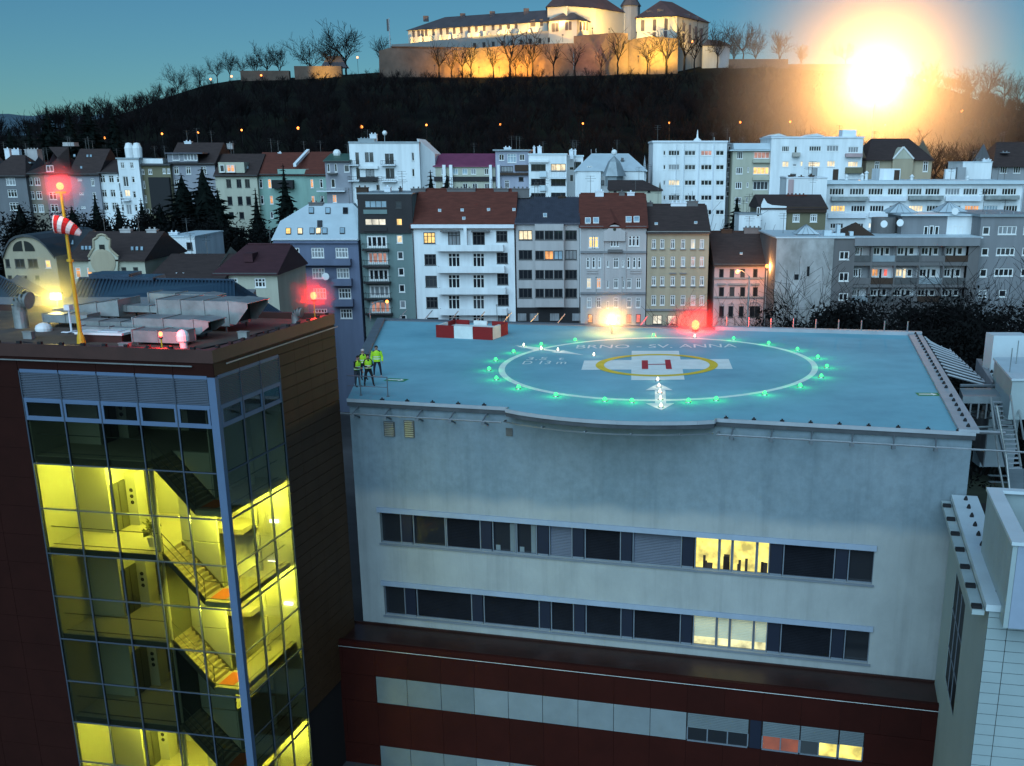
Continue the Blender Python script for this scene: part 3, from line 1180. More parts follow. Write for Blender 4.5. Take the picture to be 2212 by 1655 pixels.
# red panels above and below the bands
rr = random.Random(4)
levels = [(-12.86, -14.53), (-16.12, -18.73)]
for zt, zb_ in levels:
    for i in range(len(allu) - 1):
        a, c = max(allu[i], -1.2), min(allu[i + 1], W_PAD + .6)
        if c - a < .1:
            continue
        MB().obox(NL, pd, pn, a + .006, c - .006, OF - .03, OF + .017, zb_, zt).build('cladding_panel', rr.choice(['red_cladding', 'red_cladding', 'red_cladding_dark']), lowb)
for zt, zb_ in bands:
    MB().obox(NL, pd, pn, -1.2, us[0] - .012, OF - .03, OF + .017, zb_, zt).build('cladding_panel', 'red_cladding', lowb)
    e = lu(8, 2073, ys(2073))[0]
    MB().obox(NL, pd, pn, e + .012, W_PAD + .6, OF - .03, OF + .017, zb_, zt).build('cladding_panel', 'red_cladding', lowb)
for bi, (zt, zb_) in enumerate(bands):
    for i in range(9):
        dull = i < 3
        s = MB()
        a, c = us[i] + .015, us[i + 1] - .015
        n = 18
        for k in range(n):
            za = zt - (zt - zb_) * k / n
            zb2 = zt - (zt - zb_) * (k + 1) / n + .012
            s.hexa([(pp(a, OF - .035)).to_tuple()[:2] + (zb2,), (pp(c, OF - .035)).to_tuple()[:2] + (zb2,), (pp(c, OF + .01)).to_tuple()[:2] + (zb2,), (pp(a, OF + .01)).to_tuple()[:2] + (zb2,)],
                   [(pp(a, OF - .015)).to_tuple()[:2] + (za,), (pp(c, OF - .015)).to_tuple()[:2] + (za,), (pp(c, OF + .01)).to_tuple()[:2] + (za,), (pp(a, OF + .01)).to_tuple()[:2] + (za,)])
        s.build('blind', 'blind_panel_dull' if dull else 'blind_panel', lowb)
    # the open windows at the end of the band
    for xa, xb, kk in ((1376, 1618, 'open'), (1622, 1668, 'pier'), (1672, 1820, 'red'), (1822, 1972, 'mix'), (1975, 2072, 'lit')):
        a, c = lu(8, xa, ys(xa))[0] + .02, lu(8, xb, ys(xb))[0] - .02
        if kk == 'pier':
            MB().obox(NL, pd, pn, a, c, OF - .02, OF + .017, zb_, zt).build('pier', 'navy_panel', lowb)
            continue
        zm = zt - (zt - zb_) * (.52 if kk != 'lit' else .5)
        s = MB()
        n = 9
        for k in range(n):
            za = zt - (zt - zm) * k / n
            zb2 = zt - (zt - zm) * (k + 1) / n + .012
            s.obox(NL, pd, pn, a, c, OF - .03, OF - .008, zb2, za - .004)
        s.build('blind', 'blind_panel', lowb)
        f = MB()
        n = {'open': 3, 'red': 2, 'mix': 2, 'lit': 1}[kk]
        for k in range(n + 1):
            uu = a + (c - a) * k / n
            f.obox(NL, pd, pn, uu - .03, uu + .03, OF - .02, OF + .017, zb_ + .05, zm)
        f.obox(NL, pd, pn, a, c, OF - .05, OF + .017, zb_ - .02, zb_ + .045)
        fo = f.build('window', 'window_metal', lowb)
        for k in range(n):
            ua, ub = a + (c - a) * k / n + .033, a + (c - a) * (k + 1) / n - .033
            m = 'pane_dark' if kk == 'open' else ('room_yellow' if kk == 'lit' or (kk == 'mix' and k == 1) else ('lit_dim_red' if kk == 'red' else 'pane_dim'))
            if m == 'lit_dim_red':
                emat('lit_dim_red', (1.0, .20, .04), .22, .3, 1)
            MB().obox(NL, pd, pn, ua, ub, OF + .0, OF + .012, zb_ + .05, zm - .003).build('pane', m, fo)

# ================================================================== stair tower in front
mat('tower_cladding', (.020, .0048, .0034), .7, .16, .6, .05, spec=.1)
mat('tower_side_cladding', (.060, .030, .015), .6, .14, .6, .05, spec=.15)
mat('parapet_red', (.05, .020, .016), .5, .2, .8, .05)
mat('mullion_blue', (.10, .15, .24), .5, .06, 1, metal=.2, spec=.2)
mat('mullion_dark', (.055, .07, .095), .5, .1, 1, metal=.2, spec=.2)
mat('louvre_blue', (.105, .125, .165), .45, .1, 1, metal=.3)
mat('roof_felt', (.075, .06, .05), .92, .35, .6, .25)
mat('interior_wall', (.58, .57, .46), .8, .04, .5)
mat('interior_floor', (.45, .42, .30), .6, .08, .5)
mat('interior_grey', (.10, .105, .09), .6)
mat('interior_dark', (.03, .03, .03), .6)
mat('stair_tread', (.42, .36, .25), .6, .1, 1)
mat('orange_mat', (.55, .13, .03), .7)
mat('slab_edge', (.12, .115, .09), .7)
glass_mat('tower_glass', (.54, .57, .51), .35)
glass_mat('tower_glass_dark', (.55, .58, .58), .7)
ZT = 4.6
C0 = gz(457, 757, ZT)
L0 = gz(0, 741, ZT)
B0 = gz(740, 676, ZT)
ul = (L0 - C0).normalized()
ul.z = 0
vr = Vector((-ul.y, ul.x, 0))
vr = -vr if vr.y < 0 else vr
BV = 12.3
tow = thing('stair_tower', (C0.x + ul.x * 8 + vr.x * 6, C0.y + ul.y * 8 + vr.y * 6, -20), 'dark red stair tower with a lit yellow glass stairwell', 'building')


def tp(u, v, z=0.0):
    return Vector((C0.x + ul.x * u + vr.x * v, C0.y + ul.y * u + vr.y * v, z))


def tb(mb, u0, u1, v0, v1, z0, z1):
    return mb.obox(C0, ul, vr, u0, u1, v0, v1, z0, z1)


colu = [0.33, 1.87, 3.65, 5.46, 7.28, 9.17]
colv = [0.27, 2.1, 3.95, 5.8]
rows = [3.45, 2.2, 1.36, -.67, -2.75, -4.87, -6.95, -9.07, -11.22, -13.36, -15.48, -17.6, -19.9]
UL = 22.0
# opaque shells (left of glass, behind, above)
s = MB()
tb(s, 9.22, UL, .03, BV - .05, -20, 4.25)
s.build('wall', 'joint_dark', tow)
s = MB()
tb(s, .05, 9.2, 6.0, BV - .05, -20, 4.24)
s.build('wall', 'joint_dark', tow)
s = MB()
tb(s, .05, 9.2, .05, 5.98, 3.5, 4.24)
s.build('wall', 'joint_dark', tow)
# roof felt
s = MB()
tb(s, .3, UL, .3, BV - .3, 4.25, 4.29)
s.build('roof', 'roof_felt', tow)
# front cladding panels
for (u0, u1, z0, z1) in [(9.24 + 2.05 * i, 9.24 + 2.05 * (i + 1), za, zb_) for i in range(7) for za, zb_ in [(4.05 - 1.35 * (k + 1), 4.05 - 1.35 * k) for k in range(18)]]:
    q = MB()
    tb(q, u0 + .008, u1 - .008, 0, .028, z0 + .006, z1 - .006)
    q.build('cladding_panel', 'tower_cladding', tow)
for i in range(5):
    a = [0.0, 1.87, 3.65, 5.46, 7.28, 9.23]
    q = MB()
    tb(q, a[i] + .008, a[i + 1] - .008, 0, .045, 3.47, 4.04)
    q.build('cladding_panel', 'tower_cladding', tow)
# side cladding panels: 0.52 m courses
rr = random.Random(11)
for k in range(34):
    z1 = 4.04 - .56 * k
    z0 = z1 - .56
    cols = [0.0, 2.1, 3.95, 5.84, 7.5, 9.1, 10.7, BV]
    for i in range(len(cols) - 1):
        if i < 3 and z0 < 3.4:
            continue
        zz0 = max(z0, 3.47) if i < 3 else z0
        q = MB()
        q.obox(C0, ul, vr, 0, .045, cols[i] + (.05 if i == 0 else .009), cols[i + 1] - .009, zz0 + .018, z1 - .010)
        q.build('cladding_panel', 'tower_side_cladding', tow)
# parapet
for nm, a in (('parapet', (-.04, UL, -.04, .26)), ('parapet', (-.04, .26, .263, BV)), ('parapet', (.263, UL, BV - .3, BV))):
    q = MB()
    tb(q, *a, 4.06, 4.6)
    q.build(nm, 'parapet_red', tow)
q = MB()
q.tube(tp(.9, -.12, 3.92), tp(UL, -.12, 3.92), .03, n=5)
q.build('cable_rail', 'zinc', tow)
q = MB()
q.tube(tp(-.12, .9, 3.92), tp(-.12, BV + .1, 3.92), .035, n=5)
q.build('cable_rail', 'zinc', tow)
for i in range(14):
    q = MB()
    p = tp(.9 + i * 1.02, .11)
    q.obox(p, ul, vr, -.09, .09, -.07, .07, 4.603, 4.70)
    q.build('conductor_holder', 'rubber', tow)
for i in range(11):
    q = MB()
    p = tp(.11, .7 + i * 1.1)
    q.obox(p, ul, vr, -.07, .07, -.09, .09, 4.603, 4.70)
    q.build('conductor_holder', 'rubber', tow)

# ---- curtain wall
q = MB()
tb(q, -.02, .33, -.02, .27, -20, 3.46)
q.build('corner_post', 'mullion_blue', tow)
for u in colu[1:]:
    q = MB()
    tb(q, u - .028, u + .028, -.05, .06, -20, 3.45)
    q.build('mullion', 'mullion_dark', tow)
for v in colv[1:]:
    q = MB()
    q.obox(C0, ul, vr, -.05, .06, v - .028, v + .028, -20, 3.45)
    q.build('mullion', 'mullion_dark', tow)
for z in rows:
    h = .07 if z > 1 else .028
    q = MB()
    for i in range(5):
        tb(q, colu[i] + (0.003 if i == 0 else .03), colu[i + 1] - .03, -.035, .05, z - h, z + h)
    q.build('transom', 'mullion_blue' if h > .05 else 'mullion_dark', tow)
    q = MB()
    for i in range(3):
        q.obox(C0, ul, vr, -.035, .05, colv[i] + (0.003 if i == 0 else .03), colv[i + 1] - .03, z - h, z + h)
    q.build('transom', 'mullion_blue' if h > .05 else 'mullion_dark', tow)


def cell(side, i, z0, z1, ins=.03):
    c = colu if side == 0 else colv
    return c[i] + ins, c[i + 1] - ins, z0, z1


def sbox(mb, side, a, b, d0, d1, z0, z1):
    return tb(mb, a, b, d0, d1, z0, z1) if side == 0 else mb.obox(C0, ul, vr, d0, d1, a, b, z0, z1)


for side, n in ((0, 5), (1, 3)):
    for i in range(n):
        # louvres
        a, b_, z0, z1 = cell(side, i, 2.27, 3.38)
        back = sbox(MB(), side, a, b_, .06, .08, z0, z1).build('louvre_panel', 'louvre_blue', tow)
        q = MB()
        for k in range(15):
            zz = z0 + (z1 - z0) * (k + .5) / 15
            sbox(q, side, a, b_, -.02, .055, zz - .012, zz + .022)
        lo = q.build('louvre', 'louvre_blue', back)
        lo['kind'] = 'stuff'
        # opening light with a frame
        a, b_, z0, z1 = cell(side, i, 1.43, 2.13)
        q = MB()
        t = .10
        sbox(q, side, a, a + t, -.03, .05, z0, z1)
        sbox(q, side, b_ - t, b_, -.03, .05, z0, z1)
        sbox(q, side, a + t, b_ - t, -.03, .05, z0, z0 + .05)
        sbox(q, side, a + t, b_ - t, -.03, .05, z1 - .05, z1)
        fo = q.build('vent_window', 'mullion_blue', tow)
        sbox(MB(), side, a + t, b_ - t, .0, .012, z0 + .05, z1 - .05).build('pane', 'tower_glass_dark', fo)
        # panes
        for k in range(2, 12):
            z1, z0 = rows[k] - .03, rows[k + 1] + .03
            a, b_, _, _ = cell(side, i, 0, 0)
            o = sbox(MB(), side, a, b_, .0, .012, z0, z1).build('pane', 'tower_glass', tow)

# ---- interior
V1 = 5.95
q = MB()
q.m = 0
tb(q, .1, 9.2, V1 - .02, V1 + .02, -20, 3.5)          # back wall
tb(q, 9.12, 9.2, .12, V1 - .03, -20, 3.5)             # left end wall
q.build('interior_wall', 'interior_wall', tow)
floors = [-.35, -4.62, -8.85, -13.1, -17.3]
for kf, zf in enumerate(floors):
    q = MB()
    tb(q, 3.65, 9.1, .14, V1 - .03, zf - .30, zf)
    q.m = 1
    tb(q, 3.66, 9.09, .13, .137, zf - .32, zf - .02)
    q.m = 0
    tb(q, 1.78, 3.64, 4.22 if kf else 2.24, V1 - .03, zf - .25, zf)  # slab strip added to keep lamp light out of the storey above
    q.build('floor_slab', ['interior_floor', 'slab_edge'], tow)
    # mid landing one half storey below, and the right rear platform
    zl = zf - 2.12
    q = MB()
    tb(q, .36, 1.75, .28, V1 - .03, zl - .25, zl)
    q.build('landing', 'interior_floor', tow)
    # flights: front one going down from the lobby to the landing, rear one from the landing to the next lobby
    for (v0, v1, ua, za, ub, zb_) in ((.45, 2.0, 3.65, zf, 1.75, zl), (2.35, 3.9, 1.75, zl, 3.65, zf - 4.24)):
        n = 11
        st = MB()
        for k in range(n):
            t0, t1 = k / n, (k + 1) / n
            u0, u1 = ua + (ub - ua) * t0, ua + (ub - ua) * t1
            zz = za + (zb_ - za) * t1
            tb(st, min(u0, u1), max(u0, u1), v0, v1, zz - .04, zz + .01)
            tb(st, u0 - .012, u0 + .012, v0, v1, zz + .012, zz + (za - zb_) / n - .043)
        st.build('stair_flight', 'stair_tread', tow)
        sd = MB()
        for v in (v0 - .05, v1 + .001):
            P = [tp(ua, v, za - .32), tp(ub, v, zb_ - .32), tp(ub, v, zb_ + .06), tp(ua, v, za + .06)]
            Q = [p + vr * .05 for p in P]
            sd.hexa(P, Q)
        sd.build('stringer', 'slab_edge', tow)
        hr = MB()
        if v0 > 2:
            continue
        for v in (v0,):
            hr.tube(tp(ua, v, za + .95), tp(ub, v, zb_ + .95), .022, n=5)
            hr.tube(tp(ua, v, za + .5), tp(ub, v, zb_ + .5), .016, n=4)
            for t in (0.02, .98):
                u, zz = ua + (ub - ua) * t, za + (zb_ - za) * t
                hr.tube(tp(u, v, zz), tp(u, v, zz + .95), .02, n=4)
        hr.build('handrail', 'interior_grey', tow)
    if kf in (0, 3):  # baffle added to stop lamp light spilling over the landing
        q = MB()
        tb(q, 1.77, 1.84, 2.1, V1 - .03, zl - .24, zf + (3.4 if kf == 0 else 0))
        q.build('landing_baffle', 'interior_wall', tow)
    # orange door mats on the landing
    q = MB()
    tb(q, .95, 1.7, .6, 1.9, zl + .004, zl + .02)
    q.build('floor_mat', 'orange_mat', tow)
    # guard rail of the lobby by the glass
    hr = MB()
    for dz in (.95, .12):
        hr.tube(tp(3.7, .3, zf + dz), tp(9.0, .3, zf + dz), .022, n=4)
        hr.tube(tp(.45, .38, zl + dz), tp(.45, 5.7, zl + dz), .022, n=4)
        hr.tube(tp(.45, .38, zl + dz), tp(1.7, .38, zl + dz), .022, n=4)
    hr.build('handrail', 'interior_grey', tow)
    # lift core on the far side of the lobby, its doors facing the stairs
    q = MB()
    tb(q, 7.45, 9.1, 2.5, V1 - .03, zf + .003, zf + 3.88)
    q.build('lift_core', 'interior_wall', tow)
    for v in (2.65, 4.75):
        q = MB()
        tb(q, 7.38, 7.447, v, v + 1.15, zf + .003, zf + 2.3)
        o = q.build('lift_door', 'interior_grey', tow)
        q = MB()
        tb(q, 7.365, 7.377, v + .555, v + .595, zf + .01, zf + 2.25)
        q.build('door_seam', 'interior_dark', o)
    q = MB()
    tb(q, 6.9, 7.447, 3.85, 4.65, zf + .003, zf + 2.6)
    o = q.build('lift_panel', 'interior_wall', tow)
    for zz in (1.15, 1.45, 1.75):
        MB().lathe(tp(7.15, 3.85, zf + zz), [(.10, 0), (.10, .02)], 8, -vr).build('lift_button', 'interior_dark', o)
    q = MB()
    tb(q, 3.9, 5.0, V1 - .08, V1 - .023, zf + .003, zf + 2.2)
    q.build('lobby_door', 'interior_grey', tow)
    if kf in (2, 3):
        q = MB()
        tb(q, 3.68, 3.80, .2, V1 - .03, zf + .003, zf + 3.88)
        q.build('partition', 'interior_grey', tow)
    # slim columns by the glass
    for u in (3.72, 1.2):
        MB().lathe(tp(u, .42 if u > 2 else 4.6, zf - 4.2), [(.11, 0), (.11, 3.9)], 10).build('column', 'interior_wall', tow)
    # side wall of the stair
    q = MB()
    tb(q, 1.85, 3.64, 2.08, 2.22, zf - 4.2, zf - .003)
    q.build('stair_wall', 'interior_wall', tow)
# plant on the second lobby
pt_ = MB()
rr = random.Random(5)
for k in range(60):
    t = rr.uniform(0, 6.28)
    r = rr.uniform(.05, .5)
    p = tp(4.6, 1.2, floors[1] - 0 + .5 + rr.uniform(0, .6))
    pt_.q(p, p + Vector((r * math.cos(t), r * math.sin(t), rr.uniform(.05, .3))), p + Vector((r * math.cos(t + .4), r * math.sin(t + .4), rr.uniform(-.1, .25))))
mat('plant_leaf', (.10, .12, .03), .6)
pot = thing('potted_plant', tp(4.6, 1.2, floors[1]), 'bushy potted plant inside the glass stairwell, on the lit lobby floor', 'plant')
pt_.build('foliage', 'plant_leaf', pot)
MB().lathe(tp(4.6, 1.2, floors[1] + .003), [(.16, 0), (.24, .45), (.2, .45)], 10).build('pot', 'interior_wall', pot)

# lamps inside
emat('tube_lamp', (1, .95, .5), 3.0)
YC = (1.0, .93, .10)


def ceil_lamp(u, v, z, power):
    q = MB()
    tb(q, u - .6, u + .6, v - .1, v + .1, z - .06, z)
    o = q.build('ceiling_lamp', 'tube_lamp', tow)
    light('lamp_light', o, tp(u, v, z - .35), YC, power, .3)


PW = 1750
ceil_lamp(5.9, 2.0, floors[0] - .31, PW * 1.1)
ceil_lamp(5.0, 4.6, floors[0] - .31, PW * .6)
ceil_lamp(1.0, 3.0, floors[0] - 2.12 - .26, PW * .8)
ceil_lamp(1.0, 3.0, floors[1] - 2.12 - .26, PW * .8)
for kf in (0, 1, 3):
    ceil_lamp(1.05, 1.1, floors[kf] - 2.12 - .26, PW * .55)
    ceil_lamp(1.05, 4.9, floors[kf] - 2.12 - .26, PW * .55)
ceil_lamp(5.9, 2.0, floors[3] - .31, PW)
ceil_lamp(5.6, 3.2, floors[1] - .31, PW * .16)
ceil_lamp(5.6, 3.2, floors[2] - .31, PW * .03)

gmat('wall_lamp', (1.0, .97, .75), 7.0)
for x, y in ((592, 1126), (623, 1304), (588, 1215)):
    u, z = pl(x, y, tp(0, 5.86), ul)
    q = MB()
    tb(q, u - .22, u + .22, 5.82, 5.92, z - .07, z + .07)
    q.build('wall_lamp', 'wall_lamp', tow)

# ------------------------------------------------------------------ roof plant
ru = lambda zid, x, y, z=4.3: gz(*D(zid, x, y), z)


def uvof(p):
    d = p - C0
    return d.x * ul.x + d.y * ul.y, d.x * vr.x + d.y * vr.y


def duct(label, u0, u1, v0, v1, z0, z1, hood=True, slope=0.0, legs=True, hoodlen=.7):
    z0, z1 = 4.29 + (z0 - 4.29) * .62, 4.29 + (z1 - 4.29) * .64
    """sheet metal duct running along the front, its open hood towards the small u end"""
    base = thing('ventilation_duct', tp((u0 + u1) / 2, (v0 + v1) / 2, 4.29), label, 'duct', 'sheet metal ducts on the tower roof')
    q = MB()
    q.hexa([tp(u0, v0, z0), tp(u1, v0, z0), tp(u1, v1, z0), tp(u0, v1, z0)], [tp(u0, v0, z1), tp(u1, v0, z1 - slope), tp(u1, v1, z1 - slope), tp(u0, v1, z1)])
    q.build('duct_body', 'zinc', base)
    n = max(1, int((u1 - u0) / 1.1))
    for i in range(n + 1):
        u = u0 + (u1 - u0) * i / n
        zz = z1 - slope * i / n
        q = MB()
        for c in ((u - .03, u + .03, v0 - .04, v0 - .003, z0, zz), (u - .03, u + .03, v1 + .003, v1 + .04, z0, zz), (u - .03, u + .03, v0 - .04, v1 + .04, zz + .003, zz + .04)):
            tb(q, *c)
        q.build('flange', 'zinc', base)
    if hood:
        h = MB()
        L = hoodlen
        # side cheeks and the slanted cover
        for v in (v0, v1 - .03):
            P = [tp(u0 - .035, v, z0 + .1), tp(u0 - L * .35, v, z0 + .1), tp(u0 - L, v, z1 - .30), tp(u0 - L, v, z1 - .08), tp(u0 - .035, v, z1)]
            h.hexa(P, [p + vr * .03 for p in P])
        P = [tp(u0 - .035, v0 - .02, z1 + .003), tp(u0 - L - .1, v0 - .02, z1 - .08), tp(u0 - L - .1, v1 + .02, z1 - .08), tp(u0 - .035, v1 + .02, z1 + .003)]
        h.hexa(P, [p + Vector((0, 0, .03)) for p in P])
        h.build('hood', 'zinc', base)
        q = MB()
        tb(q, u0 - .03, u0 - .004, v0 + .05, v1 - .05, z0 + .1, z1 - .06)
        q.build('intake', 'interior_dark', base)
    if legs:
        for u in (u0 + .2, u1 - .2):
            q = MB()
            tb(q, u - .04, u + .04, v0 + .05, v0 + .12, 4.292, z0 - .003)
            tb(q, u - .04, u + .04, v1 - .12, v1 - .05, 4.292, z0 - .003)
            q.build('leg', 'zinc_dark', base)
    return base


duct('largest zinc duct with a dark open hood beside the right parapet', 2.9, 6.6, 6.9, 9.0, 4.75, 6.55, hoodlen=1.0)
duct('middle zinc duct with a smaller open hood before the largest duct', 3.2, 6.2, 4.2, 5.7, 4.6, 5.75, hoodlen=.75)
duct('lowest zinc duct behind the small red lamp at the front parapet', 2.75, 5.2, 2.5, 3.5, 4.5, 5.28, hood=False)
duct('pale zinc duct with a short hood at the far edge of the roof', 6.2, 9.2, 10.4, 11.6, 5.0, 6.35, hoodlen=.6)
duct('long flat zinc duct crossing behind the lowest duct', 4.2, 8.6, 3.75, 4.1, 4.9, 5.15, hood=False, legs=True)
duct('long grey zinc duct lying between the hatch and the yellow pole', 5.4, 9.9, 5.4, 6.6, 4.45, 5.15, hood=False)
duct('high flat zinc duct joining the far plant boxes', 6.7, 10.5, 8.4, 9.4, 5.3, 5.75, hood=False)
duct('bulky zinc duct with a sloping end near the yellow floodlight', 9.4, 13.0, 8.0, 9.9, 5.0, 6.2, hood=False, slope=.5)
duct('slim zinc duct beneath the bulky duct', 10.2, 12.6, 6.6, 7.6, 4.7, 5.3, hood=False)

# roof hatch
t = thing('roof_hatch', tp(7.1, 3.4, 4.29), 'square white skylight hatch lying flat near the tower front parapet', 'hatch')
q = MB()
tb(q, 6.0, 8.2, 2.9, 4.0, 4.292, 4.62)
q.build('kerb', 'parapet_red', t)
q = MB()
tb(q, 5.92, 8.28, 2.82, 4.08, 4.623, 4.72)
q.build('lid', 'dish_white', t)
q = MB()
tb(q, 6.3, 7.3, 3.1, 3.8, 4.723, 4.76)
q.build('dome', 'pale_sheet', t)


def cowl(label, u, v, r, h, curved):
    t = thing('vent_cowl', tp(u, v, 4.29), label, 'vent')
    if curved:
        q = MB()
        q.lathe(tp(u, v, 4.292), [(r, 0), (r, h)], 16)
        q.build('stack', 'zinc', t, smooth=False)
        q = MB()
        prev = None
        for k in range(6):
            a = math.pi * k / 5 * .62
            c = tp(u, v, 4.292 + h) - ul * (1.35 * r * (1 - math.cos(a))) + Vector((0, 0, 1.35 * r * math.sin(a)))
            if prev is not None:
                q.tube(prev, c, r * 1.02, r * (1.02 + .04 * k), n=14, cap=(k == 5))
            prev = c
        q.build('bent_head', 'zinc', t)
    else:
        MB().lathe(tp(u, v, 4.292), [(r * .8, 0), (r * .8, h)], 14).build('stack', 'dish_white', t)
        MB().lathe(tp(u, v, 4.292 + h), [(r * 1.35, -.22), (r * 1.4, 0), (r * 1.2, .14), (r * .6, .24), (.01, .27)], 16).build('cap', 'dish_white', t)
    return t


cowl('bent silver vent stack at the far end of the tower roof', 13.6, 6.3, .34, .9, True)
cowl('white mushroom vent standing behind the small red lamp', 2.2, 1.6, .19, .62, False)
cowl('small white vent cap by the right parapet', 1.3, 10.6, .2, .28, True)
cowl('low white vent cap between the silver stack and the yellow pole', 11.9, 5.6, .28, .12, False)

# satellite pole
t = thing('roof_antenna', tp(10.2, 5.3, 4.29), 'short white antenna post on a flat cross foot', 'antenna')
q = MB()
tb(q, 9.7, 10.7, 5.2, 5.4, 4.292, 4.33)
tb(q, 10.1, 10.3, 4.9, 5.7, 4.334, 4.36)
q.build('foot', 'white_trim', t)
MB().tube(tp(10.2, 5.3, 4.36), tp(10.2, 5.3, 5.35), .05).build('post', 'white_trim', t)
q = MB()
tb(q, 10.05, 10.35, 5.15, 5.45, 5.352, 5.6)
q.build('receiver', 'dish_white', t)

# conduits and junction boxes between the ducts
cd = thing('cable_conduit', tp(4.0, 1.4, 4.29), 'thin dark cable run looping over the tower roof near the front parapet', 'cable')
pts_ = [(10.4, 2.1), (8.9, 1.5), (7.4, 1.9), (5.6, 1.6), (4.9, 2.0), (3.1, 1.25), (1.6, 1.8), (1.2, 4.0), (1.35, 6.5), (1.1, 9.0)]
q = MB()
for a, c in zip(pts_[:-1], pts_[1:]):
    q.tube(tp(*a, 4.325), tp(*c, 4.325), .035, n=5)
q.build('cable', 'rubber', cd)
for i, (u, v, w_) in enumerate(((10.9, 3.2, 'beside the antenna foot'), (4.6, 1.0, 'near the small red lamp'), (1.3, 5.2, 'by the right parapet before the largest duct'))):
    jb = thing('junction_box', tp(u, v, 4.29), 'small grey junction box on the tower roof ' + w_, 'box', 'junction boxes on the tower roof')
    q = MB()
    tb(q, u - .22, u + .22, v - .14, v + .14, 4.293, 4.60)
    q.build('housing', 'zinc', jb)
    q = MB()
    tb(q, u - .25, u + .25, v - .17, v + .17, 4.603, 4.63)
    q.build('lid', 'zinc', jb)

# windsock pole
mat('yellow_paint', (.62, .36, .02), .5, .1, 2)
mat('sock_white', (.75, .70, .66), .8)
mat('sock_red', (.55, .02, .02), .8)
gmat('red_lamp', (1.0, .06, .03), 9.0)
gmat('red_lamp_hot', (1.0, .15, .02), 2.6)
gmat('sodium_lamp', (1.0, .27, .05), 2.6)
gmat('amber_lamp', (1.0, .62, .20), 12.0)
emat('green_lamp', (.05, 1.0, .26), 1.7)
gmat('white_lamp', (1.0, .92, .62), 2.0)
wp = uvof(gz(*D('A', 1030, 862), 4.3))
pb = tp(wp[0], wp[1], 4.29)
ws = thing('windsock_pole', pb, 'tall yellow pole with a red lamp on top, at the tower front edge', 'pole')
top = py(128, 402, pb.y).z
q = MB()
q.tube(pb, (pb.x, pb.y, top - .25), .10, .06, n=10)
q.build('pole_shaft', 'yellow_paint', ws)
MB().lathe(pb, [(.2, 0), (.17, .25), (.10, .5)], 10).build('base_flange', 'yellow_paint', ws)
MB().lathe((pb.x, pb.y, top - 1.55 - 1.6), [(.15, 0), (.15, .1)], 10).build('collar', 'yellow_paint', ws)
q = MB()
q.box(pb.x - .22, pb.x + .22, pb.y - .04, pb.y + .04, top - .3, top - .22)
q.build('lamp_arm', 'yellow_paint', ws)
MB().ball((pb.x, pb.y, top), .16).build('lamp_globe', 'red_lamp_hot', ws)
light('lamp_light', ws, (pb.x, pb.y, top + .02), (1, .03, .02), 240, .15)
# the sock
sz = py(152, 488, pb.y).z
sock = thing('windsock', (pb.x, pb.y - .1, sz), 'red and white striped windsock blowing out from the yellow pole', 'windsock')
axis = Vector((1.0, .15, -.07)).normalized()
o = Vector((pb.x - .36, pb.y - .15, sz + .08))
q = MB()
rad = [.36, .38, .36, .31, .26, .19, .10]
for k in range(6):
    a, b_ = o + axis * (.165 * k) - Vector((0, 0, .010 * k * k)), o + axis * (.165 * (k + 1)) - Vector((0, 0, .010 * (k + 1) ** 2))
    q.m = k % 2
    q.tube(a, b_, rad[k], rad[k + 1], n=14, cap=False)
q.build('sock_fabric', ['sock_red', 'sock_white'], sock)
q = MB()
for k in range(14):
    a, b_ = 2 * math.pi * k / 14, 2 * math.pi * (k + 1) / 14
    u_, v_ = axis.orthogonal().normalized(), axis.cross(axis.orthogonal().normalized())
    q.tube(o + u_ * (.37 * math.cos(a)) + v_ * (.37 * math.sin(a)), o + u_ * (.37 * math.cos(b_)) + v_ * (.37 * math.sin(b_)), .03, n=4)
q.build('hoop', 'sock_white', sock)
light('sock_light', ws, (pb.x + .1, pb.y - .9, sz + 1.3), (1, .75, .5), 30, .1)


def red_lamp(label, p, h, r=.11, power=60, m='red_lamp_hot', grp='red obstruction lamps'):
    t = thing('obstruction_lamp', p, label, 'lamp', grp)
    MB().tube(p, (p.x, p.y, p.z + h - r), .035, n=6).build('post', 'yellow_paint', t)
    MB().lathe((p.x, p.y, p.z + h - r - .05), [(r * .9, 0), (r * .9, .08)], 10).build('lamp_base', 'black_metal', t)
    MB().ball((p.x, p.y, p.z + h + .06), r, sz=1.2).build('lamp_globe', m, t)
    light('lamp_light', t, (p.x, p.y, p.z + h + .06), (1, .03, .02), power, r)
    return t


ra = tp(2.55, .5, 4.29)
red_lamp('small red obstruction lamp on a yellow stub by the front parapet', ra, .78, .085, 330)
rb = tp(.9, 12.0, 4.29)
red_lamp('bright red obstruction lamp at the far corner of the tower roof', rb, 1.15, .16, 300)
# yellow floodlight standing on a pole behind the tower
yp = py(122, 640, 58.4)
fl = thing('floodlight', (yp.x, yp.y, 4.29), 'warm yellow floodlight glaring beside the silver vent stack', 'lamp')
MB().tube((yp.x, yp.y, 4.29), (yp.x, yp.y, yp.z - .2), .05, n=6).build('post', 'steel', fl)
MB().box(yp.x - .3, yp.x + .3, yp.y - .05, yp.y + .12, yp.z - .2, yp.z + .2).build('housing', 'black_metal', fl)
emat('flood_lens', (1, .88, .40), 14)
MB().box(yp.x - .26, yp.x + .26, yp.y - .08, yp.y - .053, yp.z - .16, yp.z + .16).build('lens', 'flood_lens', fl)
light('lamp_light', fl, (yp.x, yp.y - .4, yp.z), (1, .80, .22), 300, .2)

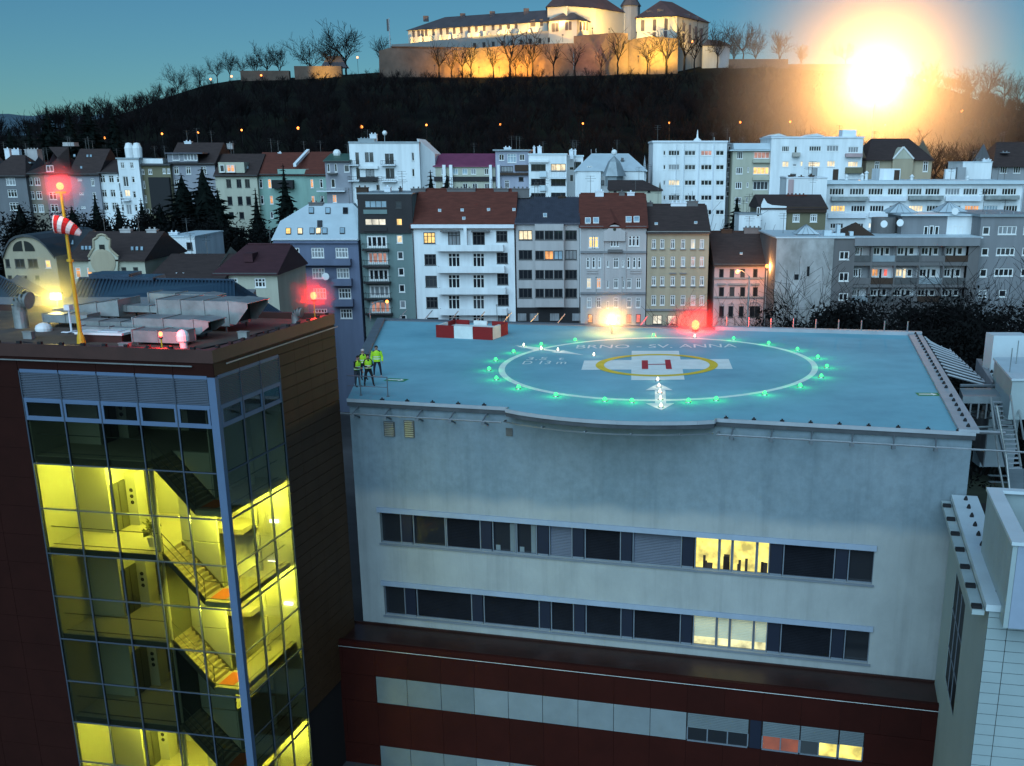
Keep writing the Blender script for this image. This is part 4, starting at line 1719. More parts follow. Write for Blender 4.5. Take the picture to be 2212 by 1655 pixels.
# ================================================================== lights on the pad
GREEN = [(152, 332, 'at the westmost tip of the white ring'), (190, 278, 'just behind the tip lamp of the ring, towards the lettering'),
         (292, 232, 'where the ring runs under the long thin arrow'), (450, 190, 'on the middle of the long thin arrow'),
         (643, 165, 'above the first letters of the town name'), (1092, 138, 'midway between the amber lamp and the red lamp'),
         (1548, 157, 'above the last letters of the town name'), (1748, 183, 'next after the last letters along the ring'),
         (1912, 218, 'second after the last letters along the ring'), (2028, 263, 'third after the last letters along the ring'),
         (2080, 317, 'at the ring tip facing the small exit sign'), (2048, 373, 'just nearer than the ring tip facing the exit sign'),
         (1928, 428, 'on the ring curving back to the near edge, by the exit sign'), (1725, 472, 'above the stepped end of the round bulge'),
         (1448, 504, 'second from the white double arrow, on the exit sign side'), (1290, 514, 'beside the white double arrow, on the exit sign side'),
         (967, 515, 'beside the white double arrow, on the side of the men'), (812, 508, 'second from the white double arrow, on the side of the men'),
         (533, 481, 'on the near ring curve below the weight lettering'), (320, 437, 'on the ring curve nearest to the handrail corner'),
         (194, 385, 'just nearer than the ring tip facing the men')]


def pad_lamp(name, p, label, m, col, power, grp, r=.115):
    t = thing(name, (p.x, p.y, 0.0), label, 'lamp', grp)
    MB().lathe((p.x, p.y, .004), [(.17, 0), (.15, .05), (.10, .07)], 12).build('base', 'steel', t)
    MB().lathe((p.x, p.y, .075), [(r, 0), (r, .06), (r * .75, .13), (r * .3, .165), (.004, .17)], 12).build('lens', m, t)
    light('lamp_light', t, (p.x, p.y, .42), col, power, .22)
    return t


for x, y, w in GREEN:
    pad_lamp('pad_lamp', rg(x, y), 'green pad lamp ' + w, 'green_lamp', (.0, 1.0, .14), 22, 'green lamps round the white ring')
for x, y, w in [(1326, 143, 'below the tall red lamp on the far edge'), (750, 250, 'between the thin arrow and the yellow ring'), (350, 195, 'at the outer end of the thin arrow'),
                (450, 214, 'on the thin arrow just before its green lamp'), (545, 222, 'on the thin arrow towards its inner head'), (1115, 392, 'touching the white cross at the double arrow'),
                (1122, 428, 'in the inner head of the double arrow'), (1127, 462, 'on the middle of the double arrow shaft'),
                (1130, 500, 'on the double arrow shaft where the ring crosses'), (1133, 543, 'in the outer head of the double arrow')]:
    pad_lamp('approach_lamp', rg(x, y), 'white pad lamp ' + w, 'white_lamp', (1, .9, .6), 7, 'white lamps along the two arrows', .06)

# amber and red lamps at the far edge
ap = gz(*D('d', 1322, 722))
ap = Vector((ap.x, ap.y, 0))
am_z = py(1322, 693, ap.y).z
t = thing('beacon_lamp', ap, 'blazing amber lamp on a short post at the far pad edge', 'lamp')
MB().tube(ap, (ap.x, ap.y, am_z - .3), .06, n=8).build('post', 'steel', t)
MB().lathe((ap.x, ap.y, am_z - .3), [(.22, 0), (.22, .1)], 12).build('lamp_base', 'black_metal', t)
MB().ball((ap.x, ap.y, am_z), .3, 14, 8).build('lamp_globe', 'amber_lamp', t)
light('lamp_light', t, (ap.x, ap.y, am_z), (1, .48, .10), 1250, .2)
rp_ = gz(*D('d', 1502, 717))
rz_ = py(1502, 702, rp_.y).z
t = red_lamp('large red obstruction lamp on a post at the far pad edge', Vector((rp_.x, rp_.y, 0)), rz_ - .05, .30, 1600)

# mist spheres added in place of lens bloom round the strong lamps


def halo(c, r, dens, label, col=(1, 1, 1)):
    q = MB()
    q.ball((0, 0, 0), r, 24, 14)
    o = q.build('halo', halo_mat('lamp_halo', col, dens, r))
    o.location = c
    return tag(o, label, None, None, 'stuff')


halo((ap.x, ap.y, am_z), 2.7, .34, 'added bloom mist glowing round the amber beacon')
halo((rp_.x, rp_.y, rz_), 2.5, .5, 'added bloom mist glowing red round the tall red lamp', (1, .4, .36))
halo((rb.x, rb.y, rb.z + 1.2), 1.5, .8, 'added bloom mist glowing round the tower corner lamp', (1, .4, .36))
halo((pb.x, pb.y, top), 1.25, .8, 'added bloom mist glowing round the windsock lamp', (1, .4, .36))
halo((yp.x, yp.y - .4, yp.z), 2.6, .55, 'added bloom mist glowing round the yellow floodlight', (1, .9, .5))

# ------------------------------------------------------------------ striped barrier
q0, q1 = gz(942, 729), gz(1063, 735)
bd = (q1 - q0).normalized()
bn = Vector((-bd.y, bd.x, 0))
Lb = (q1 - q0).length
mat('barrier_red', (.22, .008, .008), .6, .1, 2)
mat('barrier_white', (.66, .68, .66), .7, .1, 2)
bar = thing('striped_barrier', (q0 + q1) / 2, 'low red and white striped box barrier on the far side of the pad', 'barrier')
HB = .88
cuts = [0, Lb * .325, Lb * .66, Lb]
for i in range(3):
    MB().obox(q0, bd, bn, cuts[i] + .01, cuts[i + 1] - .01, 0, .18, .004, HB).build('barrier_panel', 'barrier_red' if i % 2 == 0 else 'barrier_white', bar)
dep = 3.1
cutd = [.19, dep * .55, dep]
for i in range(2):
    MB().obox(q0, bd, bn, Lb - .19, Lb - .01, cutd[i] + .01, cutd[i + 1] - .01, .004, HB).build('barrier_panel', 'barrier_white' if i == 0 else 'barrier_red', bar)
    MB().obox(q0, bd, bn, .01, .19, cutd[i] + .01, cutd[i + 1] - .01, .004, HB).build('barrier_panel', 'barrier_white' if i == 0 else 'barrier_red', bar)
for i in range(3):
    MB().obox(q0, bd, bn, cuts[i] + .2, cuts[i + 1] - .2, dep, dep + .18, .004, HB).build('barrier_panel', 'barrier_red' if i % 2 == 0 else 'barrier_white', bar)
MB().obox(q0, bd, bn, .2, Lb - .2, .3, dep - .1, .25, HB - .3).build('cover', 'barrier_white', bar)

# ------------------------------------------------------------------ handrail near the men
ha, hb = gz(838, 857), gz(752, 853)
hr_ = thing('handrail', (ha + hb) / 2, 'thin steel handrail at the pad corner in front of the men', 'railing')
d_h = (hb - ha).normalized()
hz = 1.05
MB().tube((ha.x, ha.y, hz), (hb.x, hb.y, hz), .03).build('top_rail', 'coping_dark', hr_)
MB().tube((ha.x, ha.y, hz * .48), (hb.x, hb.y, hz * .48), .022).build('middle_rail', 'coping_dark', hr_)
for kx in (0, 1.55, 3.0):
    p = ha + d_h * kx
    MB().tube((p.x, p.y, .004), (p.x, p.y, hz), .035).build('post', 'coping_dark', hr_)
    MB().lathe((p.x, p.y, .004), [(.09, 0), (.09, .03)], 8).build('foot', 'coping_dark', hr_)
# bent pipe at the far corner of the pad
p = gz(800, 693)
t = thing('bent_pipe', p, 'bent pale pipe with a warm lamp at the far pad corner', 'pipe')
q = MB()
pr = None
for k in range(9):
    a = math.pi * .5 * k / 8
    c = Vector((p.x + 1.1 * (1 - math.cos(a)), p.y, .1 + .7 + .75 * math.sin(a)))
    q.tube(pr if pr is not None else (p.x, p.y, 0), c, .045, n=6)
    pr = c
q.build('pipe_tube', 'steel', t)
MB().ball((pr.x + .3, pr.y, pr.z - .05), .13).build('lamp_globe', 'sodium_lamp', t)

# ------------------------------------------------------------------ people
mat('skin', (.42, .25, .18), .6)
mat('hair_dark', (.015, .012, .01), .7)
mat('hair_grey', (.55, .53, .5), .8)
mat('cloth_black', (.012, .012, .016), .85, .2, 6)
mat('cloth_navy', (.02, .02, .035), .85, .2, 6)
mat('cloth_jeans', (.035, .045, .06), .85, .2, 6)
mat('shoe', (.02, .018, .016), .5)
mat('shoe_pale', (.4, .38, .36), .6)
mat('hivis', (.42, .78, .03), .65, .12, 6)
mat('reflective', (.75, .78, .74), .35)


def skin_mesh(chains, name):
    """one continuous surface grown from joint chains: chains share vertices by position"""
    verts, rad, edges, idx = [], [], [], {}

    def vid(p, r):
        k = tuple(round(c, 4) for c in p)
        if k not in idx:
            idx[k] = len(verts)
            verts.append(p)
            rad.append(r)
        return idx[k]
    for ch in chains:
        ids = [vid(p, r) for p, r in ch]
        for a, b2 in zip(ids[:-1], ids[1:]):
            edges.append((a, b2))
    me = bpy.data.meshes.new(name)
    me.from_pydata(verts, edges, [])
    o = bpy.data.objects.new(name, me)
    COL.objects.link(o)
    md = o.modifiers.new('skin', 'SKIN')
    md.use_smooth_shade = True
    lay = me.skin_vertices[0].data
    for i, r in enumerate(rad):
        lay[i].radius = r if isinstance(r, tuple) else (r, r)
        lay[i].use_root = i == 0
    sb = o.modifiers.new('sub', 'SUBSURF')
    sb.levels = sb.render_levels = 1
    bpy.context.view_layer.update()
    m2 = bpy.data.meshes.new_from_object(o.evaluated_get(bpy.context.evaluated_depsgraph_get()))
    bpy.data.objects.remove(o)
    return m2


def person(label, pos, face, arms, stance=.16, lean=0.0, height=1.76, hair='hair_dark', top_='cloth_black', legs='cloth_navy', shoes='shoe', vest=None, jacket=False, step=0.0):
    t = thing('person', pos, label, 'person', 'men standing on the pad')
    sc = height / 1.76
    R = Matrix.Rotation(face, 3, 'Z')
    W = lambda x, y, z: tuple(R @ Vector((x * sc, y * sc, z * sc)))
    # figure looks along -y before turning
    ch = []
    pel = (W(0, 0, .95), (.155 * sc, .115 * sc))
    spine = [pel, (W(0, -.02 - lean * .2, 1.12), (.15 * sc, .11 * sc)), (W(0, -.02 - lean * .55, 1.32), (.175 * sc, .12 * sc)), (W(0, -.01 - lean * .8, 1.46), (.12 * sc, .085 * sc)),
             (W(0, -.02 - lean, 1.53), (.058 * sc, .058 * sc)), (W(0, -.04 - lean * 1.15, 1.60), (.085 * sc, .095 * sc)), (W(0, -.04 - lean * 1.2, 1.69), (.082 * sc, .1 * sc)),
             (W(0, -.03 - lean * 1.2, 1.745), (.05 * sc, .06 * sc))]
    ch.append(spine)
    for sx in (-1, 1):
        st = step * sx
        ch.append([pel, (W(sx * .10, 0, .88), .105 * sc), (W(sx * (.09 + stance * .4), -st * .5 - .02, .50), .07 * sc), (W(sx * (.08 + stance * .6), -st, .10), .048 * sc),
                   (W(sx * (.085 + stance * .6), -st - .07, .045), .045 * sc), (W(sx * (.10 + stance * .65), -st - .19, .03), .034 * sc)])
        el, ha_ = arms[0 if sx < 0 else 1]
        sh = (W(sx * .19, -.01 - lean * .75, 1.42), .065 * sc)
        wr = Vector(ha_)
        hd = (wr - Vector(el)).normalized()
        pm = wr + hd * .075
        arm = [spine[3], sh, (W(sx * el[0], el[1] - lean * .6, el[2]), .048 * sc), (W(sx * wr.x, wr.y - lean * .6, wr.z), .033 * sc), (W(sx * pm.x, pm.y - lean * .6, pm.z), (.042 * sc, .02 * sc))]
        ch.append(arm)
    me = skin_mesh(ch, 'body')
    for mm in (top_, legs, shoes, 'skin', hair):
        me.materials.append(M[mm])
    Ri = R.inverted()
    for p in me.polygons:
        c = Ri @ Vector(p.center) / sc
        if c.z < .085:
            k = 2
        elif c.z < .93:
            k = 1
        elif c.z > 1.50:
            k = 3
        else:
            k = 0
        for el, ha_ in arms:
            w_ = Vector(ha_)
            if (Vector((abs(c.x), c.y, c.z)) - Vector((w_.x, w_.y - lean * .6, w_.z))).length < .13:
                k = 3 if (Vector((abs(c.x), c.y + lean * .6, c.z)) - w_).dot((w_ - Vector(el)).normalized()) > 0.0 else 0
        if c.z < .93 and k == 0:
            k = 0
        p.material_index = k
    o = bpy.data.objects.new('body', me)
    COL.objects.link(o)
    o.parent = t
    # head details
    hc = Vector((0, -.04 - lean * 1.18, 1.655))
    q = MB()
    q.lathe(Vector(W(hc.x, hc.y + .018, 1.645)), [(.088 * sc, 0), (.098 * sc, .05 * sc), (.088 * sc, .095 * sc), (.05 * sc, .122 * sc), (.004, .13 * sc)], 12)
    ho = q.mesh('hair', hair)
    h_ = bpy.data.objects.new('hair', ho)
    COL.objects.link(h_)
    h_.parent = t
    q = MB()
    q.tube(W(0, hc.y - .095, 1.67), W(0, hc.y - .125, 1.635), .012, .018, n=6)
    for sx in (-1, 1):
        q.tube(W(sx * .085, hc.y, 1.66), W(sx * .10, hc.y + .01, 1.62), .02, .014, n=6)
    q.m = 1
    for sx in (-1, 1):
        q.ball(W(sx * .033, hc.y - .092, 1.668), .011, 6, 4)
    q.tube(W(-.026, hc.y - .095, 1.605), W(.026, hc.y - .095, 1.605), .007, n=5)
    fo = q.mesh('face', ['skin', 'hair_dark'])
    f_ = bpy.data.objects.new('face', fo)
    COL.objects.link(f_)
    f_.parent = t
    # fingers
    q = MB()
    for sx in (-1, 1):
        el, ha_ = arms[0 if sx < 0 else 1]
        wr = Vector(ha_)
        hd = (wr - Vector(el)).normalized()
        side = hd.cross(Vector((1, 0, 0))).normalized()
        base = wr + hd * .085
        for k in range(4):
            b0 = base + side * (.022 * (k - 1.5))
            b1 = b0 + hd * (.036 + .006 * (1.5 - abs(k - 1.5)))
            b2 = b1 + hd * .028 + Vector((-.014, 0, 0))
            for P, Q in ((b0, b1), (b1, b2)):
                q.tube(W(sx * P.x, P.y - lean * .6, P.z), W(sx * Q.x, Q.y - lean * .6, Q.z), .0095 * sc, .0085 * sc, n=5)
        b0 = wr + hd * .03 + side * -.03
        b1 = b0 + hd * .04 + side * -.022
        q.tube(W(sx * b0.x, b0.y - lean * .6, b0.z), W(sx * b1.x, b1.y - lean * .6, b1.z), .012 * sc, .009 * sc, n=5)
    fm = q.mesh('fingers', 'skin')
    f2 = bpy.data.objects.new('fingers', fm)
    COL.objects.link(f2)
    f2.parent = t
    if vest or jacket:
        q = MB()
        n = 20
        prof = [(.86 if jacket else .98, .205, .155), (1.0, .205, .155), (1.05, .20, .152), (1.12, .20, .155), (1.17, .205, .158), (1.28, .215, .16), (1.40, .205, .145), (1.465, .15, .11), (1.50, .085, .085)]
        loops = []
        for z, rx, ry in prof:
            f = (z - .95) / .6
            loops.append([W(rx * math.cos(2 * math.pi * k / n), -.015 - lean * max(0, f) + ry * math.sin(2 * math.pi * k / n), z) for k in range(n)])
        i0 = len(q.v)
        for lp in loops:
            q.v += lp
        for l in range(len(loops) - 1):
            for k in range(n):
                ang = 2 * math.pi * (k + .5) / n
                zc = (prof[l][0] + prof[l + 1][0]) / 2
                front = math.sin(ang) < -.5
                if vest and not jacket and zc > 1.3 and front and abs(math.cos(ang)) < (zc - 1.28) * 2.2:
                    continue
                q.f.append((i0 + l * n + k, i0 + l * n + (k + 1) % n, i0 + (l + 1) * n + (k + 1) % n, i0 + (l + 1) * n + k))
                q.mi.append(1 if l in (1, 3) else 0)
        vo = q.mesh('jacket' if jacket else 'vest', ['hivis', 'reflective'])
        v_ = bpy.data.objects.new('jacket' if jacket else 'vest', vo)
        COL.objects.link(v_)
        v_.parent = t
        if jacket:
            q = MB()
            for sx in (-1, 1):
                el, ha_ = arms[0 if sx < 0 else 1]
                a_, b2, c_ = (.2, -.01, 1.43), el, ha_
                q.tube(W(sx * a_[0], a_[1], a_[2]), W(sx * b2[0], b2[1] - lean * .6, b2[2]), .088 * sc, .075 * sc, n=10)
                q.tube(W(sx * b2[0], b2[1] - lean * .6, b2[2]), W(sx * c_[0], c_[1] - lean * .6, c_[2]), .075 * sc, .056 * sc, n=10)
            so = q.mesh('sleeves', 'hivis')
            s_ = bpy.data.objects.new('sleeves', so)
            COL.objects.link(s_)
            s_.parent = t
    return t


down = ((.29, .03, 1.14), (.31, -.06, .88))
fold = ((.27, .02, 1.14), (.12, -.20, 1.06))
hold = ((.25, -.02, 1.13), (.07, -.27, 1.10))
gp = lambda x, y: gz(*D('p', x, y))
person('bareheaded man in a yellow hi-vis jacket standing apart, legs spread', gp(890, 858), .15, (down, down), .20, 0, 1.80, jacket=True, shoes='shoe_pale')
person('dark dressed man in a hi-vis vest, legs apart, holding something before him', gp(700, 1065), .35, (hold, hold), .26, .04, 1.78, vest=True, legs='cloth_black', step=.06)
person('dark dressed man bowing his head, nearest to the red tower', gp(450, 1090), .95, (hold, down), .06, .10, 1.76, vest=True, legs='cloth_jeans', step=.05)
person('white haired man in a hi-vis vest hidden behind two dark men', gp(590, 930), .5, (down, down), .10, .0, 1.76, hair='hair_grey', vest=True, jacket=False)

# ------------------------------------------------------------------ right side: walkway, hut, stair, white block
mat('white_panel', (.27, .335, .345), .6, .06, .5, .03)
mat('hut_sheet', (.33, .40, .41), .5, .1, .5, .05, metal=.1)
mat('walk_steel', (.22, .26, .28), .5, .15, 1, metal=.4)
sp = lambda x, y, z: gz(*D('s', x, y), z)
# bridge deck from the pad edge
wk = thing('access_bridge', sp(560, 520, -.6), 'short steel access bridge from the pad edge to the white hut', 'bridge')
A, B, C, E = sp(330, 478, -.35), sp(740, 478, -.35), sp(815, 560, -.35), sp(360, 556, -.35)
q = MB()
q.hexa([(p.x, p.y, -.75) for p in (E, C, B, A)], [(p.x, p.y, -.35) for p in (E, C, B, A)])
q.build('deck', 'walk_steel', wk)
MB().tube((A.x, A.y, -.2), (B.x, B.y, -.2), .09).build('kerb_tube', 'coping_dark', wk)
for i in range(6):
    q0_, q1_ = E + (C - E) * (i / 6), E + (C - E) * ((i + 1) / 6 - .02)
    q = MB()
    q.hexa([(q0_.x, q0_.y - .02, -1.6), (q0_.x + .08, q0_.y - .02, -1.6), (q0_.x + .08, q0_.y + .05, -1.6), (q0_.x, q0_.y + .05, -1.6)],
           [(q0_.x, q0_.y - .02, -.76), (q0_.x + .08, q0_.y - .02, -.76), (q0_.x + .08, q0_.y + .05, -.76), (q0_.x, q0_.y + .05, -.76)])
    q.build('hanger', 'steel', wk)
# pipes and beams under the edge
pr_ = thing('pipe_rack', sp(560, 700, -1.5), 'rack of pipes and steel beams under the pad edge beside the stair', 'pipes')
for i, (xa, ya, xb, yb, zz, r) in enumerate(((370, 585, 620, 600, -1.0, .06), (400, 632, 640, 640, -1.3, .05), (430, 705, 650, 690, -1.6, .08), (440, 735, 720, 768, -1.8, .06), (470, 850, 780, 840, -1.9, .07),
                                             (480, 895, 760, 905, -1.2, .10), (500, 885, 700, 880, -1.5, .06), (460, 772, 740, 760, -2.2, .05))):
    MB().tube(sp(xa, ya, zz), sp(xb, yb, zz), r).build('pipe', 'steel' if i % 2 else 'walk_steel', pr_)
for xa, ya in ((460, 690), (505, 690), (540, 760)):
    MB().lathe(sp(xa, ya, -1.7), [(.2, 0), (.22, .25), (.1, .4)], 8).build('valve', 'zinc_dark', pr_)
# stair
st_ = thing('metal_stair', sp(760, 900, -2), 'open steel stair descending beside the hospital block', 'stairs')
T0, T1 = sp(640, 603, -.5), sp(812, 607, -.5)
S0, S1 = sp(778, 1232, -3.4), sp(912, 1226, -3.4)
n = 15
for i in range(n):
    t = i / (n - 1)
    a, c = T0.lerp(S0, t), T1.lerp(S1, t)
    q = MB()
    q.hexa([(a.x, a.y - .13, a.z - .04), (c.x, c.y - .13, a.z - .04), (c.x, c.y + .13, a.z - .04), (a.x, a.y + .13, a.z - .04)],
           [(a.x, a.y - .13, a.z), (c.x, c.y - .13, a.z), (c.x, c.y + .13, a.z), (a.x, a.y + .13, a.z)])
    q.build('tread', 'coping', st_)
for a, c in ((T0, S0), (T1, S1)):
    q = MB()
    q.hexa([(a.x - .03, a.y, a.z - .28), (a.x + .03, a.y, a.z - .28), (c.x + .03, c.y, c.z - .28), (c.x - .03, c.y, c.z - .28)],
           [(a.x - .03, a.y, a.z + .05), (a.x + .03, a.y, a.z + .05), (c.x + .03, c.y, c.z + .05), (c.x - .03, c.y, c.z + .05)])
    q.build('stringer', 'walk_steel', st_)
for xa, ya, za, xb, yb, zb_ in ((622, 565, .1, 700, 1210, -2.6), (678, 645, .5, 765, 1105, -1.9), (810, 545, .5, 908, 1225, -2.5), (835, 385, .6, 936, 960, -1.4), (765, 1105, -1.9, 800, 1440, -3.4), (700, 1210, -2.6, 745, 1440, -3.6)):
    MB().tube(sp(xa, ya, za), sp(xb, yb, zb_), .055).build('handrail', 'zinc', st_)
q = MB()
A, B, C, E = sp(790, 1245, -3.45), sp(936, 1240, -3.45), sp(936, 1420, -3.45), sp(800, 1425, -3.45)
q.hexa([(p.x, p.y, -3.6) for p in (E, C, B, A)], [(p.x, p.y, -3.45) for p in (E, C, B, A)])
q.build('landing', 'walk_steel', st_)
for i in range(5):
    a, c = sp(600 + i * 6, 1300 + i * 60, -5.5 - i * .3), sp(936, 1310 + i * 62, -5.5 - i * .3)
    q = MB()
    q.hexa([(a.x, a.y - .12, a.z - .04), (c.x, c.y - .12, a.z - .04), (c.x, c.y + .12, a.z - .04), (a.x, a.y + .12, a.z - .04)],
           [(a.x, a.y - .12, a.z), (c.x, c.y - .12, a.z), (c.x, c.y + .12, a.z), (a.x, a.y + .12, a.z)])
    q.build('tread', 'walk_steel', st_)
# hut
hz_ = 1.2
A, B = sp(662, 190, hz_), sp(830, 388, hz_)
C = Vector((A.x + 9, A.y + .5, hz_))
E = Vector((B.x + 9, B.y + .5, hz_))
hut = thing('white_hut', (A + E) / 2 - Vector((0, 0, 4)), 'pale sheet metal stair hut beside the far end of the pad', 'building')
q = MB()
q.hexa([(p.x, p.y, -1.0) for p in (B, E, C, A)], [(p.x, p.y, hz_ - .12) for p in (B, E, C, A)])
q.build('wall', 'hut_sheet', hut)
q = MB()
o_ = Vector((-.1, -.1, 0))
q.hexa([(p.x + (-.08 if p in (A, B) else .08), p.y + (-.08 if p in (B, E) else .08), hz_ - .118) for p in (B, E, C, A)], [(p.x + (-.08 if p in (A, B) else .08), p.y + (-.08 if p in (B, E) else .08), hz_) for p in (B, E, C, A)])
q.build('roof', 'pale_sheet', hut)
for p in (E, C):
    MB().box(p.x - .5, p.x - .1, p.y - .2 if p is C else p.y + .2, p.y + .2 if p is C else p.y + .6, -20, -1.003).build('support', 'walk_steel', hut)
pA = sp(790, 130, hz_)
q = MB()
q.box(pA.x - .9, pA.x + 1.2, pA.y + .2, pA.y + 1.6, -6, hz_ + .9)
q.build('roof_box', 'pale_sheet', hut)
for px in (800, 860):
    p = sp(px, 330 if px == 800 else 250, hz_)
    MB().tube(p, p + Vector((0, 0, 1.3)), .03, n=5).build('mast', 'steel', hut)
# parapet wall fragment left of the hut
A, B = sp(487, 200, .0), sp(478, 470, -1.6)
fr_ = thing('parapet_block', A - Vector((0, 0, 3)), 'grey parapet block with a row of black knobs beside the hut', 'wall')
A2, B2 = sp(655, 195, .0), sp(640, 420, .0)
P = [sp(487, 200, 0), sp(570, 205, 0), sp(648, 420, 0), sp(635, 425, 0)]
q = MB()
q.hexa([(p.x, p.y, -5) for p in P[::-1]], [(p.x, p.y, 0) for p in P[::-1]])
q.build('wall', 'concrete', fr_)
for i in range(7):
    p = P[0].lerp(P[3], .1 + i * .13) + Vector((.35, 0, 0))
    MB().lathe((p.x, p.y, .003), [(.1, 0), (.08, .1), (.03, .18)], 7).build('knob', 'rubber', fr_)
# the white block in the near corner
ZB = -3.0
wp_ = lambda x, y, z=ZB: gz(*D('w', x, y), z)
K0, K1 = wp_(384, 690), wp_(186, 82)
kv = (K1 - K0).normalized()
ku = Vector((kv.y, -kv.x, 0))
LK = (K1 - K0).length + 1.0
wb = thing('white_block', K0 + ku * 4 - Vector((0, 0, 14)), 'pale tiled hospital wing with plant enclosure, nearest building by the stair', 'building')
q = MB()
q.obox(K0, ku, kv, .03, 16, .03, LK, -20, ZB - .3)
q.build('core', 'joint_dark', wb)
# side wall with a long window
zw = [K0 + kv * .0, K0 + kv * LK]
s0 = pl(*D('w', 240, 700), K0, kv)
s1 = pl(*D('w', 185, 515), K0, kv)
zb0 = pl(*D('w', 180, 1440), K0, kv)
q = MB()
wall_holes(q, K0, kv, ku, 0, LK, -20, ZB - .25, [(s0[0], s1[0], zb0[1], s0[1])], .02)
q.build('side_wall', 'white_panel', wb)
q = MB()
mat('slot_glass', (.010, .012, .015), .45, spec=.05)
q.obox(K0, ku, kv, .022, .028, s0[0], s1[0], zb0[1], s0[1])
q.build('window', 'slot_glass', wb)
for t in (.33, .66):
    MB().obox(K0, ku, kv, -.01, .021, s0[0] + (s1[0] - s0[0]) * t - .03, s0[0] + (s1[0] - s0[0]) * t + .03, zb0[1], s0[1]).build('mullion', 'window_metal', wb)
for zt in (s0[1] * .66 + zb0[1] * .34, s0[1] * .3 + zb0[1] * .7):
    MB().obox(K0, ku, kv, -.008, .021, s0[0], s1[0], zt - .03, zt + .03).build('transom', 'window_metal', wb)
# tiled front
rws = [pl(*D('w', 388, y), K0, ku)[1] for y in (705, 770, 833, 906, 976, 1047, 1117, 1178, 1237, 1298, 1357, 1415, 1480, 1538, 1597, 1655)]
zz = rws[0]
hgt = (rws[0] - rws[-1]) / 15
cu_ = pl(*D('w', 497, 770), K0, ku)[0]
for k in range(17):
    for c in range(4):
        q = MB()
        u0 = 0 if c == 0 else cu_ + 3.6 * (c - 1)
        u1 = cu_ if c == 0 else cu_ + 3.6 * c
        q.obox(K0, ku, kv, u0 + .012, u1 - .012, -.02, .028, zz - hgt * (k + 1) + .012, zz - hgt * k - .012)
        q.build('wall_tile', 'white_panel', wb)
q = MB()
q.obox(K0, ku, kv, -.12, 16, -.12, .9, ZB - .25, ZB)
q.build('coping', 'pale_sheet', wb)
q = MB()
q.obox(K0, ku, kv, -.12, 1.05, .903, LK + .1, ZB - .25, ZB)
q.build('coping', 'pale_sheet', wb)
q = MB()
q.obox(K0, ku, kv, -.55, -.123, .1, LK + .1, ZB - .5, ZB - .32)
q.build('gutter_ledge', 'hut_sheet', wb)
for i in range(7):
    k = .2 + i * (LK - .6) / 6.3
    MB().obox(K0, ku, kv, -.56, -.2, k, k + .3, ZB - .317, ZB - .2).build('snow_guard', 'rubber', wb)
for i in range(10):
    p = K0 + ku * .45 + kv * (1.3 + i * (LK - 2) / 9)
    MB().lathe((p.x, p.y, ZB), [(.1, 0), (.08, .1), (.03, .2)], 7).build('conductor_holder', 'rubber', wb)
q = MB()
q.obox(K0, ku, kv, 1.0, 16, .9, LK, ZB - .6, ZB - .5)
q.build('roof', 'roof_felt', wb)
# plant enclosure
e0 = wp_(525, 335, ZB + 2.6)
e1 = wp_(374, 12, ZB + 2.6)
ev = (e1 - e0).normalized()
eu = Vector((ev.y, -ev.x, 0))
LE = (e1 - e0).length
mat('enclosure_sheet', (.30, .37, .38), .5, .1, .6, .03, metal=.1)
nP = 9
for i in range(nP):
    MB().obox(e0, eu, ev, 0, .16, LE * i / nP + .012, LE * (i + 1) / nP - .012, ZB - .5, ZB + 2.55).build('enclosure_panel', 'enclosure_sheet', wb)
for i in range(5):
    MB().obox(e0, eu, ev, .17 + i * 1.2, .17 + (i + 1) * 1.2 - .012, .0, .16, ZB - .5, ZB + 2.55).build('enclosure_panel', 'lintel_metal', wb)
MB().obox(e0, eu, ev, .17, 9, LE - .16, LE, ZB - .5, ZB + 2.55).build('enclosure_panel', 'enclosure_sheet', wb)
MB().obox(e0, eu, ev, -.06, .5, -.06, LE + .06, ZB + 2.553, ZB + 2.68).build('enclosure_cap', 'pale_sheet', wb)
MB().obox(e0, eu, ev, .503, 9, -.06, .2, ZB + 2.553, ZB + 2.68).build('enclosure_cap', 'pale_sheet', wb)
MB().obox(e0, eu, ev, .503, 9, LE - .35, LE + .06, ZB + 2.553, ZB + 2.68).build('enclosure_cap', 'pale_sheet', wb)
MB().obox(e0, eu, ev, .2, 9, .2, LE - .2, ZB - .45, ZB - .4).build('plant_floor', 'joint_dark', wb)

# ================================================================== the middle row of houses
YM = 150
# slate blue house
h = House('apartment_house', 'slate blue house with a pale metal mansard roof and white windows', YM, (2, 197, 950), (2, 893, 950), (2, 500, 955), 'slate_blue_render', 12, group='houses facing the pad')
h.win(2, [358, 560, 760], [1058], 105, 82, 3, .4, fw=.11)
h.win(2, [372, 567, 770], [1228], 105, 88, 3, .4, fw=.11, k={(0, 0): 'm'})
h.win(2, [385, 578, 785], [1395], 105, 85, 3, .4, fw=.11, k={(0, 0): 'p', (0, 1): 'p'})
h.win(2, [590, 797], [1562], 100, 80, 3, .4, fw=.11)
for (x0, x1, ya, yb) in ((275, 840, 1105, 1158), (285, 450, 1272, 1330), (690, 848, 1268, 1326), (700, 860, 1438, 1496), (300, 460, 1440, 1498)):
    h.balcony(2, x0, x1, ya, yb, .9, 'slate_blue_render')
